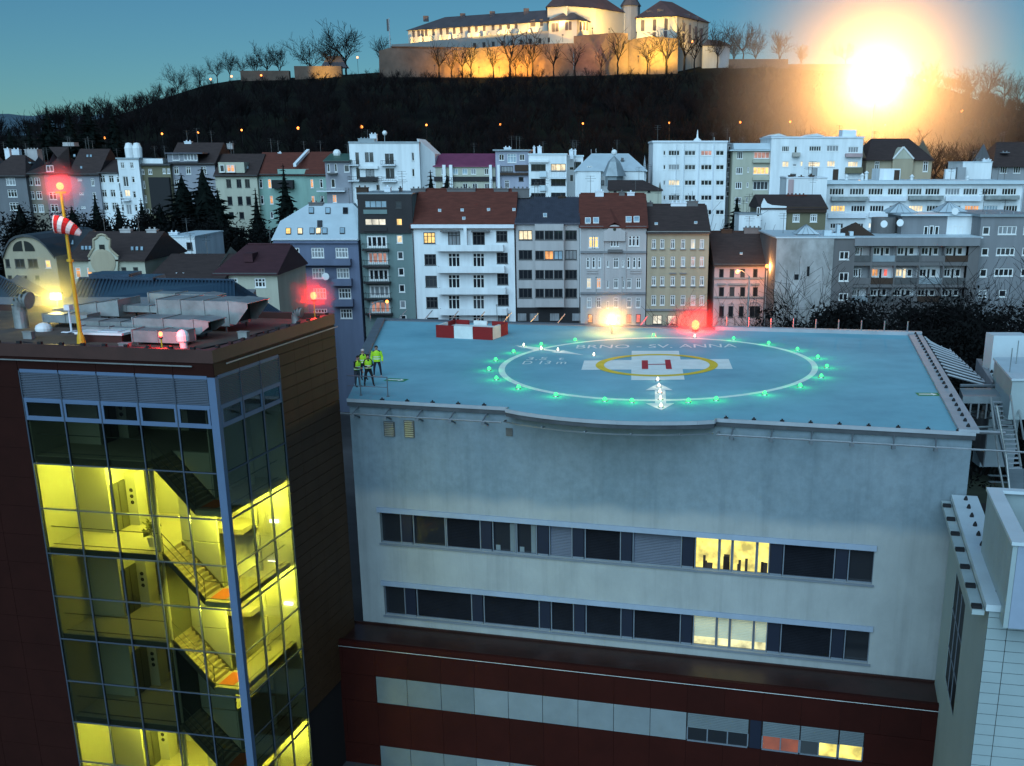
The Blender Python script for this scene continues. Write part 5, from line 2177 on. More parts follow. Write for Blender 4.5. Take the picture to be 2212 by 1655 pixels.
# mansard roof by its outline
z0 = h.ze
P = [h.pt(2, 180, 945), h.pt(2, 893, 945)]
ya_, yb_ = YM + 5.2, YM + 6.2
q = [py(*D(2, 250, 795), YM + 3.0), py(*D(2, 487, 652), YM + 6.0), py(*D(2, 850, 650), YM + 6.0), py(*D(2, 893, 690), YM + 5.3)]
a, b_ = Vector((P[0].x, YM - .4, z0)), Vector((P[1].x + .1, YM - .4, z0))
lo_b, hi_b = Vector((a.x, YM + 12.4, z0)), Vector((b_.x, YM + 12.4, z0))
mb = MB()
mb.q(a, b_, q[3], q[2], q[1], q[0])
mb.q(a, q[0], Vector((q[0].x, YM + 9, q[0].z)), lo_b)
mb.q(q[0], q[1], Vector((q[1].x, YM + 8, q[1].z)), Vector((q[0].x, YM + 9, q[0].z)))
mb.q(b_, hi_b, Vector((q[2].x, YM + 8, q[2].z)), q[2], q[3])
mb.q(q[1], q[2], Vector((q[2].x, YM + 8, q[2].z)), Vector((q[1].x, YM + 8, q[1].z)))
mb.q(lo_b, Vector((q[0].x, YM + 9, q[0].z)), Vector((q[1].x, YM + 8, q[1].z)), Vector((q[2].x, YM + 8, q[2].z)), hi_b)
mb.q(a, b_, hi_b, lo_b)
h.roofo = mb.build('roof', 'pale_sheet', h.o)
nrm = (b_ - a).cross(q[2] - a).normalized()
h.roofplane = (a, nrm if nrm.z > 0 else -nrm)
h.zr = q[1].z
h.skylights(2, [(318, 882), (415, 882), (515, 880), (567, 880), (620, 880), (578, 820), (645, 712), (790, 712), (765, 878), (508, 710)], 42, 52, {0: 'y', 1: 'w', 3: 'w', 7: 'd', 5: 'm'})
h.chimney(2, 548, 640, 115, 'dark_grey_render')
h.band(2, 962, .5, .3, 'slate_blue_render')
h.band(2, 945, .12, .45, 'white_trim')
MB().lathe(h.pt(2, 637, 1250) + Vector((0, -.7, 0)), [(.05, 0), (.45, .1), (.47, .14)], 14, (0, -1, .1)).build('satellite_dish', 'dish_white', h.o)
h.finish()
# narrow teal and black house
h = House('apartment_house', 'narrow teal house with a black two storey top and dark balconies', YM + .5, (2, 893, 575), (2, 1336, 575), (2, 1100, 572), 'teal_render', 12, group='houses facing the pad')
h.win(2, [1050], [965, 1100, 1240, 1375, 1508], 165, 98, 3, 0, fw=.2, k={(1, 0): 'p', (4, 0): 'p', (0, 0): 'd'})
h.win(2, [1238], [945, 1080, 1215, 1352, 1485, 1605], 52, 66, 0, 0, fw=.12, k={(0, 0): 'w'})
for y in (1010, 1146, 1280, 1416, 1540):
    h.balcony(2, 938 + (y - 1010) * .05, 1150 + (y - 1010) * .06, y - 30, y + 28, 1.1, 'black_cladding', rail='black_metal', slabm='black_cladding')
bz = h.pt(2, 1000, 895).z
MB().box(h.x0 - .06, h.x1 + .06, YM + .5 - .30, YM + .5 - .02, bz, h.ze - .02)
hl = []
fr0 = h.holes
h.win(2, [1040], [655], 185, 62, 3, 0, 'dark_frame', {(0, 0): 's'}, dy=.3, hl=hl)
h.win(2, [1038], [803], 175, 58, 2, 0, 'dark_frame', {(0, 0): 'b'}, dy=.3, hl=hl)
h.win(2, [1228], [660, 803], 52, 62, 0, 0, 'dark_frame', {(1, 0): 'y', (0, 0): 'm'}, dy=.3, hl=hl)
a = h.pt(2, 891, 577, .3)
h.bays.append((h.x0 - .05, h.x1 + .05, h.ze - .02, bz, .3, hl, 'black_cladding', 'black_top'))
for y in (735, 880):
    h.boxp('balcony', 'teal_render' if y < 800 else 'black_cladding', 2, 945, 1138, y - 35, y, .42)
h.roof_flat('grey_sheet', .15, .15)
h.chimney(2, 930, 515, 90, 'brown_timber', 4, 1.2)
h.chimney(2, 1140, 512, 50, 'white_trim', 5, 1)
h.chimney(2, 1245, 520, 22, 'black_metal', 5, .5)
h.finish()
# white house
h = House('apartment_house', 'white house with a wide red tile roof and long white balconies', YM, (2, 1338, 830), (3, 323, 825), (2, 1700, 836), 'white_render', 13, group='houses facing the pad')
h.win(2, [1485], [935, 1115, 1295, 1470, 1640], 98, 92, 2, .35, 'dark_frame', {(0, 0): 'y'}, fw=.1)
h.win(3, [222], [922, 1102, 1276, 1450, 1606], 92, 92, 2, .35, 'dark_frame', {(0, 0): 'd'}, fw=.1)
for y, kk in ((940, None), (1118, None), (1295, None), (1468, None), (1620, None)):
    h.win(2, [1690, 1893], [y], 100, 118, 2, .3, 'white_frame' if y > 1000 else 'dark_frame', {(0, 0): 'c' if y < 1000 else 'd'}, fw=.12)
for i, y in enumerate((1022, 1200, 1377, 1548)):
    h.balcony(2, 1552 + i * 8, 2100 + i * 10, y - 34, y + 18, 1.15, 'white_render', rail=None)
h.boxp('divider', 'white_render', 2, 1778, 1798, 850, 1005, 1.0)
for x in (1630, 1885):
    h.boxp('awning', 'dark_grey_render', 2, x - 50, x + 100, 872, 884, .9)
h.roof_gable('red_tile', (2, 1700, 545), over=.5)
h.ridge_cap('red_tile')
h.skylights(2, [(1570, 710), (1757, 707), (1975, 703), (1770, 775), (2185, 703)], 26, 20, {i: 's' for i in range(5)}, 'white_frame', 'roof_hatch')
for x, w in ((1395, 120), (1750, 235), (2080, 120), (2240, 140)):
    h.chimney(2, x, 525, w, 'dark_grey_render', None, .9)
h.band(2, 838, .45, .55, 'white_trim')
h.downpipe(h.x0 + .1)
h.finish(True)
# grey ribbon window house
h = House('apartment_house', 'grey concrete house with ribbon windows and a blue metal roof', YM + .3, (3, 335, 818), (3, 863, 815), (3, 600, 815), 'pale_grey_render', 13, group='houses facing the pad')
for i, y in enumerate((912, 1075, 1238, 1392)):
    h.win(3, [418], [y], 112, 80, 2, 0, 'dark_frame', {(0, 0): 'w' if i == 0 else 'd'})
    h.win(3, [795], [y], 98, 78, 2, 0, 'dark_frame', {(0, 0): 'r' if i == 2 else ('c' if i == 1 else 'd')} if i != 2 else {(0, 0): 'd'})
bl_ = h.bay(3, 494, 733, 822, 1508, 1.1, 'pale_grey_render')
for i, y in enumerate((912, 1078, 1238, 1392)):
    h.win(3, [535, 613, 690], [y], 74, 76, 1, 0, 'dark_frame', {(0, 0): 'd', (0, 1): 'o' if i == 1 else 'd', (0, 2): 's' if i == 1 else 'd'}, dy=1.1, hl=bl_)
h.boxp('shop_front', 'dark_opening', 3, 345, 862, 1510, 1640, .05)
for x, w in ((390, 70), (490, 70), (660, 75), (840, 70)):
    h.boxp('shop_window', 'pane_curtain', 3, x - w / 2, x + w / 2, 1560, 1620, .12)
h.roof_gable('blue_sheet', (3, 560, 608), over=.3, side=.1)
sm = MB()
p0_, n_ = h.roofplane
ns = 34
sl_ = (h.zr - h.ze) / (h.depth / 2)
for i in range(ns + 1):
    x = h.x0 + (h.x1 - h.x0) * i / ns
    sm.hexa([(x - .04, h.Y - .3, h.ze - sl_ * .3 + .18), (x + .04, h.Y - .3, h.ze - sl_ * .3 + .18), (x + .04, h.Y + h.depth / 2, h.zr + .18), (x - .04, h.Y + h.depth / 2, h.zr + .18)],
            [(x - .04, h.Y - .3, h.ze - sl_ * .3 + .26), (x + .04, h.Y - .3, h.ze - sl_ * .3 + .26), (x + .04, h.Y + h.depth / 2, h.zr + .26), (x - .04, h.Y + h.depth / 2, h.zr + .26)])
sm.build('standing_seam', 'blue_sheet', h.roofo)['kind'] = 'stuff'
h.skylights(3, [(580, 750)], 32, 30, {0: 's'}, 'white_frame', 'roof_hatch')
h.chimney(3, 720, 590, 60, 'brown_timber')
h.chimney(3, 465, 598, 40, 'black_metal')
h.finish(True)
# ornate house
h = House('apartment_house', 'pale ornate house with a rounded gable and a red cross roof', YM, (3, 872, 830), (3, 1421, 830), (3, 1150, 838), 'pale_grey_render', 13, group='houses facing the pad')
h.win(3, [958, 1006], [970], 36, 95, 0, .3, k={(0, 0): 'y', (0, 1): 'y'}, fw=.12)
h.win(3, [982 + 0], [970], 14, 95, 0, .3, k={(0, 0): 'y'})
h.win(3, [1133, 1157, 1182], [965], 22, 88, 0, .3, k={}, fw=.1)
h.win(3, [1285, 1315, 1347], [960], 28, 88, 0, .3, fw=.1)
h.win(3, [935, 983, 1030, 1270, 1318, 1360], [1140], 28, 90, 0, .3, fw=.11)
h.win(3, [1167], [1140], 42, 88, 1, .3, fw=.1)
h.win(3, [1100, 1225], [1148], 20, 60, 0, 0)
h.win(3, [943, 1025, 1167, 1275, 1353], [1308], 38, 85, 1, .3, k={(0, 0): 'w', (0, 1): 'o'}, fw=.1)
h.win(3, [1100, 1227], [1318], 18, 62, 0, 0)
h.win(3, [945, 1025, 1167, 1275, 1350], [1470], 38, 85, 1, .3, fw=.1)
h.win(3, [1100], [1488], 18, 62, 0, 0)
h.win(3, [955, 1275, 1352], [1602], 42, 72, 0, 0, 'dark_frame', {(0, 0): 'o', (0, 1): 'r', (0, 2): 'r'})
h.roof_gable('red_tile', (3, 1100, 582), over=.4)
h.ridge_cap('red_tile')
h.skylights(3, [(935, 795), (1002, 793), (1272, 785), (1337, 783)], 48, 48, {i: 's' for i in range(4)}, 'white_frame')
# central gable wall
ga, gb = h.pt(3, 1065, 880), h.pt(3, 1245, 880)
xm = (ga.x + gb.x) / 2
zt_ = h.pt(3, 1155, 826).z
prof = [(ga.x, ga.z - 1.2), (ga.x, ga.z)]
for k in range(13):
    a = math.pi * (1 - k / 12)
    rr_ = (gb.x - ga.x) / 2 * .62
    prof.append((xm + rr_ * math.cos(a), ga.z + (zt_ - ga.z) * (.35 + .65 * math.sin(a))))
prof += [(gb.x, ga.z), (gb.x, ga.z - 1.2)]
mb = MB()
mb.hexa([(x, YM - .35, z) for x, z in prof], [(x, YM + .4, z) for x, z in prof])
mb.build('gable', 'pale_grey_render', h.o)
MB().lathe((xm, YM - .352, h.pt(3, 1155, 862).z), [(.2, 0), (.2, .04)], 16, (0, -1, 0)).build('oval_window', 'pane_dark', h.o)
rz0 = h.pt(3, 1155, 640)
rt = py(*D(3, 1110, 625), YM + 5)
mb = MB()
rl, rr2 = Vector((ga.x - .1, YM - .3, ga.z + .3)), Vector((gb.x + .1, YM - .3, ga.z + .3))
tp_ = Vector((xm, YM - .3, zt_ + 1.2))
bk = Vector((xm - .8, YM + 5.4, rt.z))
mb.q(rl, Vector((xm, YM - .3, zt_ + .3)), bk).q(Vector((xm, YM - .3, zt_ + .3)), rr2, bk)
mb.q(rl, bk, Vector((ga.x, YM + 1, h.ze)))
mb.q(rr2, bk, Vector((gb.x, YM + 1, h.ze)))
mb.build('cross_roof', 'red_tile', h.o)
for y, m_ in ((845, 'dark_sheet'), (1052, 'dark_sheet'), (1392, 'dark_sheet')):
    h.band(3, y, .28, .22 if y != 845 else .35, 'mid_grey_render', None if y != 845 else 872, None if y != 845 else 1062)
h.band(3, 845, .28, .35, 'mid_grey_render', 1248, 1421)
h.boxp('balcony', 'dark_grey_render', 3, 1100, 1220, 1030, 1052, .5)
for x in (958, 1315):
    for y in (1205, 1225):
        h.boxp('ornament', 'pale_grey_render', 3, x - 30, x + 60, y - 6, y + 4, .12)
for x in (1062, 1248):
    h.boxp('pilaster', 'pale_grey_render', 3, x - 7, x + 7, 880, 1600, .14)
h.chimney(3, 1030, 545, 70, 'white_trim', None, 1.2)
h.chimney(3, 1215, 552, 46, 'dark_grey_render', None, .8)
h.chimney(3, 1290, 555, 60, 'white_trim', None, .8)
h.finish(True)
# beige house
h = House('apartment_house', 'beige house with four rows of narrow windows and a brown roof', YM + .2, (3, 1428, 880), (3, 1940, 880), (3, 1700, 885), 'beige_render', 13, group='houses facing the pad')
cols_ = [1480, 1550, 1637, 1722, 1805, 1878]
h.win(3, cols_, [985], 34, 80, 1, .3, k={(0, 4): 'w', (0, 5): 'c'}, fw=.1)
h.win(3, cols_, [1130], 36, 82, 1, .3, k={(0, 4): 'p', (0, 5): 'p', (0, 2): 'm'}, fw=.1)
h.win(3, cols_, [1290], 36, 80, 1, .3, fw=.1)
h.win(3, cols_, [1450], 38, 84, 1, .3, k={(0, 4): 'p', (0, 5): 'p'}, fw=.1)
h.win(3, [1510, 1632], [1612], 78, 78, 1, 0, 'dark_frame', {(0, 0): 'b', (0, 1): 'b'})
for x in cols_:
    for y in (1030, 1178, 1338):
        h.boxp('window_ledge', 'mid_grey_render', 3, x - 24, x + 24, y - 5, y + 3, .16)
for x in (1637, 1722):
    h.boxp('window_head', 'mid_grey_render', 3, x - 28, x + 28, 1222, 1230, .2)
h.roof_gable('brown_tile', (3, 1650, 672), over=.45)
h.ridge_cap('brown_tile')
h.skylights(3, [(1500, 820), (1827, 810)], 26, 16, {0: 's', 1: 's'}, 'white_frame', 'roof_hatch')
h.chimney(3, 1435, 640, 70, 'dark_grey_render')
h.chimney(3, 1685, 640, 130, 'white_trim')
h.chimney(3, 1800, 628, 90, 'dark_grey_render')
h.band(3, 890, .35, .4)
h.band(3, 1530, .25, .2, 'mid_grey_render')
h.gutter()
h.finish(True)
# pink house
h = House('town_house', 'low pinkish town house with arched shop openings and a dark tile roof', YM + .4, (4, 330, 1150), (4, 835, 1150), (4, 580, 1150), 'pink_render', 13, group='houses facing the pad')
cols_ = [385, 472, 560, 665, 775]
h.win(4, cols_, [1228], 40, 74, 0, 0, 'dark_frame')
h.win(4, cols_, [1382], 42, 82, 0, 0, 'dark_frame', {(0, 4): 'm'})
h.win(4, [385, 462, 548, 765], [1545], 42, 92, 0, 0, 'dark_frame')
h.win(4, [660], [1545], 88, 92, 1, 0, 'dark_frame', {(0, 0): 'd'})
for x, w in ((385, 52), (465, 52), (548, 52), (658, 96), (765, 52)):
    a = h.pt(4, x, 1488)
    wd = h.pt(4, x + w / 2, 1488).x - a.x
    mb = MB()
    for k in range(8):
        t0, t1 = math.pi * k / 8, math.pi * (k + 1) / 8
        mb.hexa([(a.x + wd * math.cos(t) * r_, h.Y - .12, a.z + wd * .55 * math.sin(t) * r_) for t, r_ in ((t0, .85), (t0, 1.05), (t1, 1.05), (t1, .85))],
                [(a.x + wd * math.cos(t) * r_, h.Y - .003, a.z + wd * .55 * math.sin(t) * r_) for t, r_ in ((t0, .85), (t0, 1.05), (t1, 1.05), (t1, .85))])
    mb.build('arch_moulding', 'pink_render', h.o)
for y in (1268, 1425, 1170):
    h.band(4, y, .2, .16, 'mid_grey_render')
for x in cols_:
    if x not in (472, 560):
        h.boxp('window_head', 'mid_grey_render', 4, x - 35, x + 35, 1310, 1325, .22)
h.boxp('window_head', 'mid_grey_render', 4, 440, 595, 1310, 1325, .22)
h.roof_gable('brown_tile', (4, 560, 895), over=.5)
h.ridge_cap('brown_tile')
h.skylights(4, [(548, 1066), (778, 1058)], 22, 14, {0: 's', 1: 's'}, 'white_frame', 'roof_hatch')
h.chimney(4, 425, 862, 90, 'brown_timber')
h.chimney(4, 640, 850, 140, 'dark_grey_render')
h.gutter()
h.finish(True)

# ------------------------------------------------------------------ the grey flats at the far end
YF = 142
h = House('apartment_block', 'long grey flats with recessed balconies and a stained blank end wall', YF, (4, 848, 900), (5, 1292, 940), (5, 600, 938), 'dark_grey_render', 14, group='flats beyond the pad')
# balcony recesses: five columns, three rows
cols_ = [(250, 392), (398, 592), (598, 795), (800, 998), (1003, 1200)]
pr5 = 0
for r, (yt, yb, yp) in enumerate(((988, 1100, 1135), (1165, 1285, 1320), (1345, 1440, 1470))):
    for c, (xa, xb) in enumerate(cols_):
        a, b_ = h.pt(5, xa, yb), h.pt(5, xb, yt)
        x0, x1, zt, zb_ = a.x, b_.x, b_.z, h.pt(5, xa, yp).z
        xo = h.pt(5, xa, 988).x
        xe = h.pt(5, xb, 988).x
        x0, x1 = xo, xe
        h.holes.append((x0 + .06, x1 - .06, zb_ + .02, zt))
        mb = MB()
        wm = ['pale_grey_render', 'grey_render', 'white_render', 'grey_render', 'white_render'][(c + r) % 5]
        mb.box(x0 - .05, x1 + .05, YF + 1.3, YF + 1.4, zb_ - .1, zt + .1)
        mb.build('recess_wall', wm, h.o)
        mb = MB()
        mb.box(x0 + .02, x1 - .02, YF + .23, YF + 1.297, zb_ - .1, zb_)
        mb.build('balcony_floor', 'dark_grey_render', h.o)
        mb = MB()
        mb.box(x0 - .03, x0 + .058, YF + .2, YF + 1.29, zb_ + .004, zt)
        mb.build('divider', 'white_render' if c in (2, 3) else 'grey_render', h.o)
        mb = MB()
        mb.box(x0 + .07, x1 - .07, YF - .06, YF + .03, zb_ + .05, h.pt(5, xa, yb - 20).z if r < 2 else zb_ + .8)
        mb.build('balcony_front', ['zinc_dark', 'dark_grey_render', 'grey_sheet', 'brown_timber', 'zinc_dark'][(c * 2 + r) % 5], h.o)
        wd = x1 - x0
        hh = zt - zb_
        kk = {(1, 1): 'o', (1, 2): 'w'}.get((r, c), 'd')
        add_window(h.o, (x0 + wd * .28, YF + 1.16, zb_ + hh * .58), 0, wd * .30, hh * .42, 1, 0, 'white_frame', kk, .1)
        add_window(h.o, (x0 + wd * .52, YF + 1.16, zb_ + hh * .46), 0, wd * .16, hh * .72, 0, 0, 'white_frame', 'w' if kk == 'w' else 'd', .1)
        if c not in (0,):
            add_window(h.o, (x0 + wd * .74, YF + 1.16, zb_ + hh * .58), 0, wd * .22, hh * .42, 0, 0, 'white_frame', 'r' if kk == 'o' else 'd', .1)
h.win(5, [160], [1080], 80, 72, 1, 0, fw=.12)
h.win(5, [156], [1257], 82, 74, 1, 0, fw=.12)
h.win(5, [152], [1422], 78, 60, 1, 0, fw=.12)
# blank side part
a, b_ = h.pt(4, 848, 885), h.pt(5, 76, 940)
z = h.ze
mb = MB()
mb.box(h.x0 - .05, b_.x, YF - .12, YF - .004, -20, h.ze + .05)
mb.build('blank_end_wall', 'stained_render', h.o)
h.boxp('window', 'pane_dark', 4, 985, 1023, 1235, 1280, .16)
h.boxp('window', 'pane_dark', 4, 1088, 1114, 1170, 1250, .16)
h.roof_flat('pale_sheet', .2, .18)
h.band(5, 965, 1.0, .3, 'mid_grey_render', 245, 1280)
# penthouse storey
zr0 = h.zr
pz = py(*D(5, 600, 752), YF + 5).z
xa, xb = py(*D(5, 640, 752), YF + 5).x, py(*D(5, 1225, 752), YF + 5).x
xm_ = py(*D(5, 1015, 752), YF + 5).x
xl_ = py(*D(5, 430, 752), YF + 5).x
MB().box(xa, xm_, YF + 5, YF + 12, zr0 + .004, pz).build('penthouse', 'mid_grey_render', h.o)
MB().box(xm_ + .004, xb, YF + 4.9, YF + 12, zr0 + .004, pz).build('penthouse', 'white_render', h.o)
mb = MB()
mb.lathe(((xl_ + xa) / 2, YF + 7.5, zr0 + .004), [((xa - xl_) / 2, 0), ((xa - xl_) / 2, pz - zr0 - .3)], 20)
mb.build('round_turret', 'dark_grey_render', h.o)
for x in (880, 1078):
    for dx_, ww, hh, dz in ((-45, 36, 75, 0), (0, 34, 95, -6), (45, 36, 75, 0)):
        p = py(*D(5, x + dx_, 878 - dz), YF + 4.9)
        w_ = ww * .4833 * .54 / F * (YF + 5)
        add_window(h.o, (p.x, YF + 4.82, p.z), 0, w_, hh * .4833 * .54 / F * (YF + 5), 0, 0, 'white_frame', 'd', .1)
MB().box(xa - .3, xb + .3, YF + 4.5, YF + 12.2, pz + .004, pz + .2).build('penthouse_roof', 'pale_sheet', h.o)
for x, y in ((620, 810), (487, 820), (1075, 715)):
    p = py(*D(5, x, y), YF + 4.2)
    MB().lathe(p, [(.05, 0), (.42, .1), (.44, .14)], 14, (0, -1, .1)).build('satellite_dish', 'dish_white', h.o)


def pyramid(zid, x, yt, yb, w, Y, lab):
    """glazed pyramid skylight: built as a part of the roof it stands on"""
    a, b_, t = py(*D(zid, x - w / 2, yb), Y), py(*D(zid, x + w / 2, yb), Y), py(*D(zid, x, yt), Y)
    W_ = b_.x - a.x
    mb = MB()
    c = [(a.x, Y, a.z), (b_.x, Y, a.z), (b_.x, Y + W_, a.z), (a.x, Y + W_, a.z)]
    tt = (t.x, Y + W_ / 2, t.z)
    for k in range(4):
        mb.q(c[k], c[(k + 1) % 4], tt)
    mb.q(*c)
    o = mb.build('glass_pyramid', 'pale_sheet', lab)
    rb_ = MB()
    for k in range(4):
        rb_.tube(c[k], tt, .05, n=4)
        for s_ in (.25, .5, .75):
            rb_.tube(Vector(c[k]).lerp(Vector(c[(k + 1) % 4]), s_), tt, .035, n=4)
    rb_.build('rib', 'steel', o)


pyramid(5, 650, 645, 726, 240, YF + 8, h.o)
pyramid(5, 1065, 638, 722, 250, YF + 9, h.o)
pyramid(4, 1105, 828, 905, 200, YF + 3, h.o)
mb = MB()
c = [py(*D(5, x, y), YF + 3) for x, y in ((130, 885), (400, 890))]
t = py(*D(5, 240, 800), YF + 6)
W_ = c[1].x - c[0].x
lp = [(c[0].x, YF + 2, zr0), (c[1].x, YF + 2, zr0), (c[1].x, YF + 8, zr0), (c[0].x, YF + 8, zr0)]
for k in range(4):
    mb.q(lp[k], lp[(k + 1) % 4], (t.x, YF + 5, t.z))
mb.build('hip_roof', 'brown_timber', h.o)
for x, y, w in ((20, 870, 60), (70, 900, 40), (110, 825, 26), (215, 880, 30), (140, 895, 40)):
    p = py(*D(5, x, y), YF + 2.5)
    w_ = w * .4833 * .54 / F * YF
    MB().box(p.x - w_ / 2, p.x + w_ / 2, YF + 2, YF + 3, zr0 + .004, max(zr0 + .3, p.z)).build('roof_box', 'pale_sheet', h.o)
h.finish()
h = House('apartment_block', 'grey flats with white four part windows at the edge of the view', YF + 1.5, (5, 1297, 752), (5, 1790, 752), (5, 1500, 760), 'mid_grey_render', 14, group='flats beyond the pad')
h.win(5, [1335], [875], 62, 70, 0, 0, fw=.14)
h.win(5, [1510, 1720], [872], 155, 70, 3, 0, fw=.12)
h.win(5, [1325], [1050], 62, 68, 0, 0, fw=.14)
h.win(5, [1495, 1710], [1048], 155, 66, 3, 0, fw=.12)
h.win(5, [1312], [1225], 60, 70, 0, 0, fw=.14)
h.win(5, [1480, 1700], [1220], 155, 66, 3, 0, fw=.12)
h.win(5, [1305, 1470], [1395], 62, 60, 0, 0, fw=.12)
h.roof_flat('grey_sheet', .25, .3)
for x in (1330, 1450, 1560):
    h.chimney(5, x, 735, 40, 'grey_sheet', 3, .6)
h.finish()

# ------------------------------------------------------------------ houses at the near left
YN = 128
h = House('town_house', 'grey house with a curved gable and a twin arched window', YN, (1, 25, 1080), (1, 452, 1080), (1, 250, 1060), 'beige_render', 15, group='houses beyond the red tower')
h.win(1, [160, 265], [1113], 78, 70, 1, 0, 'dark_frame', fw=.1)
h.win(1, [62], [1112], 34, 68, 0, 0, 'dark_frame')
h.win(1, [385], [1118], 42, 62, 0, 0, 'white_frame', {(0, 0): 'y'}, fw=.08)
h.win(1, [80, 300], [1228], 36, 34, 0, 0, 'dark_frame')
h.boxp('awning', 'dark_grey_render', 1, 140, 215, 1212, 1235, .5)
# curved gable
pr_pts = [(25, 1075), (55, 990), (85, 940), (130, 910), (190, 897), (260, 905), (320, 935), (375, 985), (420, 1045), (445, 1075)]
pf = [h.pt(1, x, y) for x, y in pr_pts]
mb = MB()
mb.hexa([(p.x, YN - .003, p.z) for p in pf], [(p.x, YN + .3, p.z) for p in pf])
mb.build('gable', 'beige_render', h.o)
mb = MB()
for a, b_ in zip(pf[:-1], pf[1:]):
    mb.hexa([(a.x, YN - .25, a.z), (b_.x, YN - .25, b_.z), (b_.x, YN + 15, b_.z), (a.x, YN + 15, a.z)],
            [(a.x, YN - .25, a.z + .25), (b_.x, YN - .25, b_.z + .25), (b_.x, YN + 15, b_.z + .25), (a.x, YN + 15, a.z + .25)])
mb.build('roof', 'dark_sheet', h.o)
for sx, x0, x1 in ((0, 105, 185), (1, 203, 283)):
    a, b_ = h.pt(1, x0, 1015), h.pt(1, x1, 1015)
    zt_ = h.pt(1, 190, 932).z
    mb = MB()
    R_ = b_.x - a.x
    lp = [(a.x, a.z), (b_.x, a.z)]
    for k in range(7):
        t = math.pi / 2 * k / 6
        if sx == 0:
            lp.append((b_.x - R_ * math.sin(t), a.z + (zt_ - a.z) * math.cos(t)))
        else:
            pass
    if sx == 1:
        lp = [(a.x, a.z), (b_.x, a.z)] + [(a.x + R_ * math.cos(t), a.z + (zt_ - a.z) * math.sin(t)) for t in [math.pi / 2 * k / 6 for k in range(7)]]
    mb.hexa([(x, YN - .06, z) for x, z in lp], [(x, YN - .008, z) for x, z in lp])
    mb.build('arched_window', 'pane_dark', h.o)
h.finish()
h = House('town_house', 'dark annex with a steep dark roof between the curved gable and the ornate gable', YN + 3, (1, 452, 1070), (1, 560, 1070), (1, 500, 1070), 'dark_grey_render', 14, group='houses beyond the red tower')
h.win(1, [500], [1120], 60, 80, 1, 0, 'dark_frame')
h.roof_gable('dark_sheet', (1, 500, 852), over=.4)
h.skylights(1, [(540, 955), (580, 950)], 30, 40, {0: 's', 1: 's'})
h.finish(True)
h = House('town_house', 'cream house with an ornate scrolled gable and lit yellow windows', YN - 2, (1, 560, 1082), (1, 1160, 1082), (1, 850, 1085), 'cream_render', 13, group='houses beyond the red tower')
h.win(1, [628, 720], [1188], 44, 88, 0, .3, 'white_frame', {(0, 0): 'o', (0, 1): 'o'}, fw=.1)
h.win(1, [820, 860], [1188], 34, 88, 0, .3, 'white_frame', {(0, 0): 'y', (0, 1): 'y'}, fw=.08)
h.win(1, [905, 1000, 1095], [1190], 40, 90, 0, .3, 'dark_frame', k={(0, 0): 'd', (0, 1): 'd', (0, 2): 'd'}, fw=.1)
h.roof_gable('brown_tile', (1, 900, 868), over=.35)
h.skylights(1, [(665, 995), (695, 995), (725, 995), (1065, 1000), (1103, 1000), (1142, 1000)], 24, 34, {i: 's' for i in range(6)})
out = [(722, 1180), (722, 1060), (752, 1005), (765, 990), (762, 920), (790, 905), (800, 885), (830, 878), (862, 888), (868, 905), (895, 920), (892, 985), (910, 1010), (962, 1055), (955, 1180)]
pf = [h.pt(1, x, y) for x, y in out]
mb = MB()
mb.hexa([(p.x, YN - 2.35, p.z) for p in pf], [(p.x, YN - 2.01, p.z) for p in pf])
mb.build('gable', 'cream_render', h.o)
mb = MB()
for a, b_ in zip(pf[1:-2], pf[2:-1]):
    mb.tube((a.x, YN - 2.36, a.z), (b_.x, YN - 2.36, b_.z), .13, n=5)
mb.build('gable_moulding', 'beige_render', h.o)
p, q2 = h.pt(1, 815, 1020), h.pt(1, 850, 960)
MB().box(p.x, q2.x, YN - 2.42, YN - 2.36, p.z, q2.z).build('gable_window', 'pane_dark', h.o)
c = h.pt(1, 840, 1100)
MB().lathe((c.x, YN - 2.36, c.z), [(1.35, 0), (1.35, .06), (1.1, .1)], 18, (0, -1, 0)).build('cartouche', 'beige_render', h.o)
h.chimney(1, 1015, 835, 85, 'pale_grey_render')
h.chimney(1, 1225, 838, 80, 'pale_grey_render')
h.finish(True)
h = House('town_house', 'brown roofed low house with a small pale roof hatch', YN - 4, (1, 1205, 1240), (1, 1800, 1240), (1, 1500, 1240), 'cream_render', 13, group='houses beyond the red tower')
h.roof_gable('brown_tile', (1, 1560, 1048), over=.3, hipL=.5)
h.chimney(1, 1450, 1205, 110, 'white_trim', 1.2, .9, h.ze + 1)
h.finish(True)
h = House('town_house', 'cream house with a maroon roof and a small dark dormer', YN - 3, (1, 1728, 1195), (2, 222, 1215), (1, 1900, 1192), 'cream_render', 13, group='houses beyond the red tower')
h.win(1, [1868, 2092], [1270], 88, 78, 2, .4, fw=.13)
h.roof_gable('maroon_tile', (1, 1950, 975), over=.5, hipL=2.0)
h.ridge_cap('maroon_tile')
a, b_ = hit(*D(1, 1968, 1100), *h.roofplane), hit(*D(1, 2040, 1100), *h.roofplane)
MB().box(a.x, b_.x, a.y - .3, a.y + 2, a.z, a.z + .9).build('dormer', 'maroon_tile', h.o)
h.gutter()
h.finish(True)
h = House('apartment_house', 'white stepped house with terraces half hidden by the dark conifers', YN + 22, (1, 1335, 870), (1, 1560, 870), (1, 1450, 905), 'white_render', 12, group='houses beyond the red tower')
h.win(1, [1525], [975], 50, 60, 0, 0, 'dark_frame')
h.roof_flat('pale_sheet', .1, .2)
h.chimney(1, 1400, 862, 70, 'white_trim', 3)
h.chimney(1, 1500, 915, 50, 'white_trim', 5)
h.finish()

# ------------------------------------------------------------------ hospital roofs just behind the tower
YH = 96


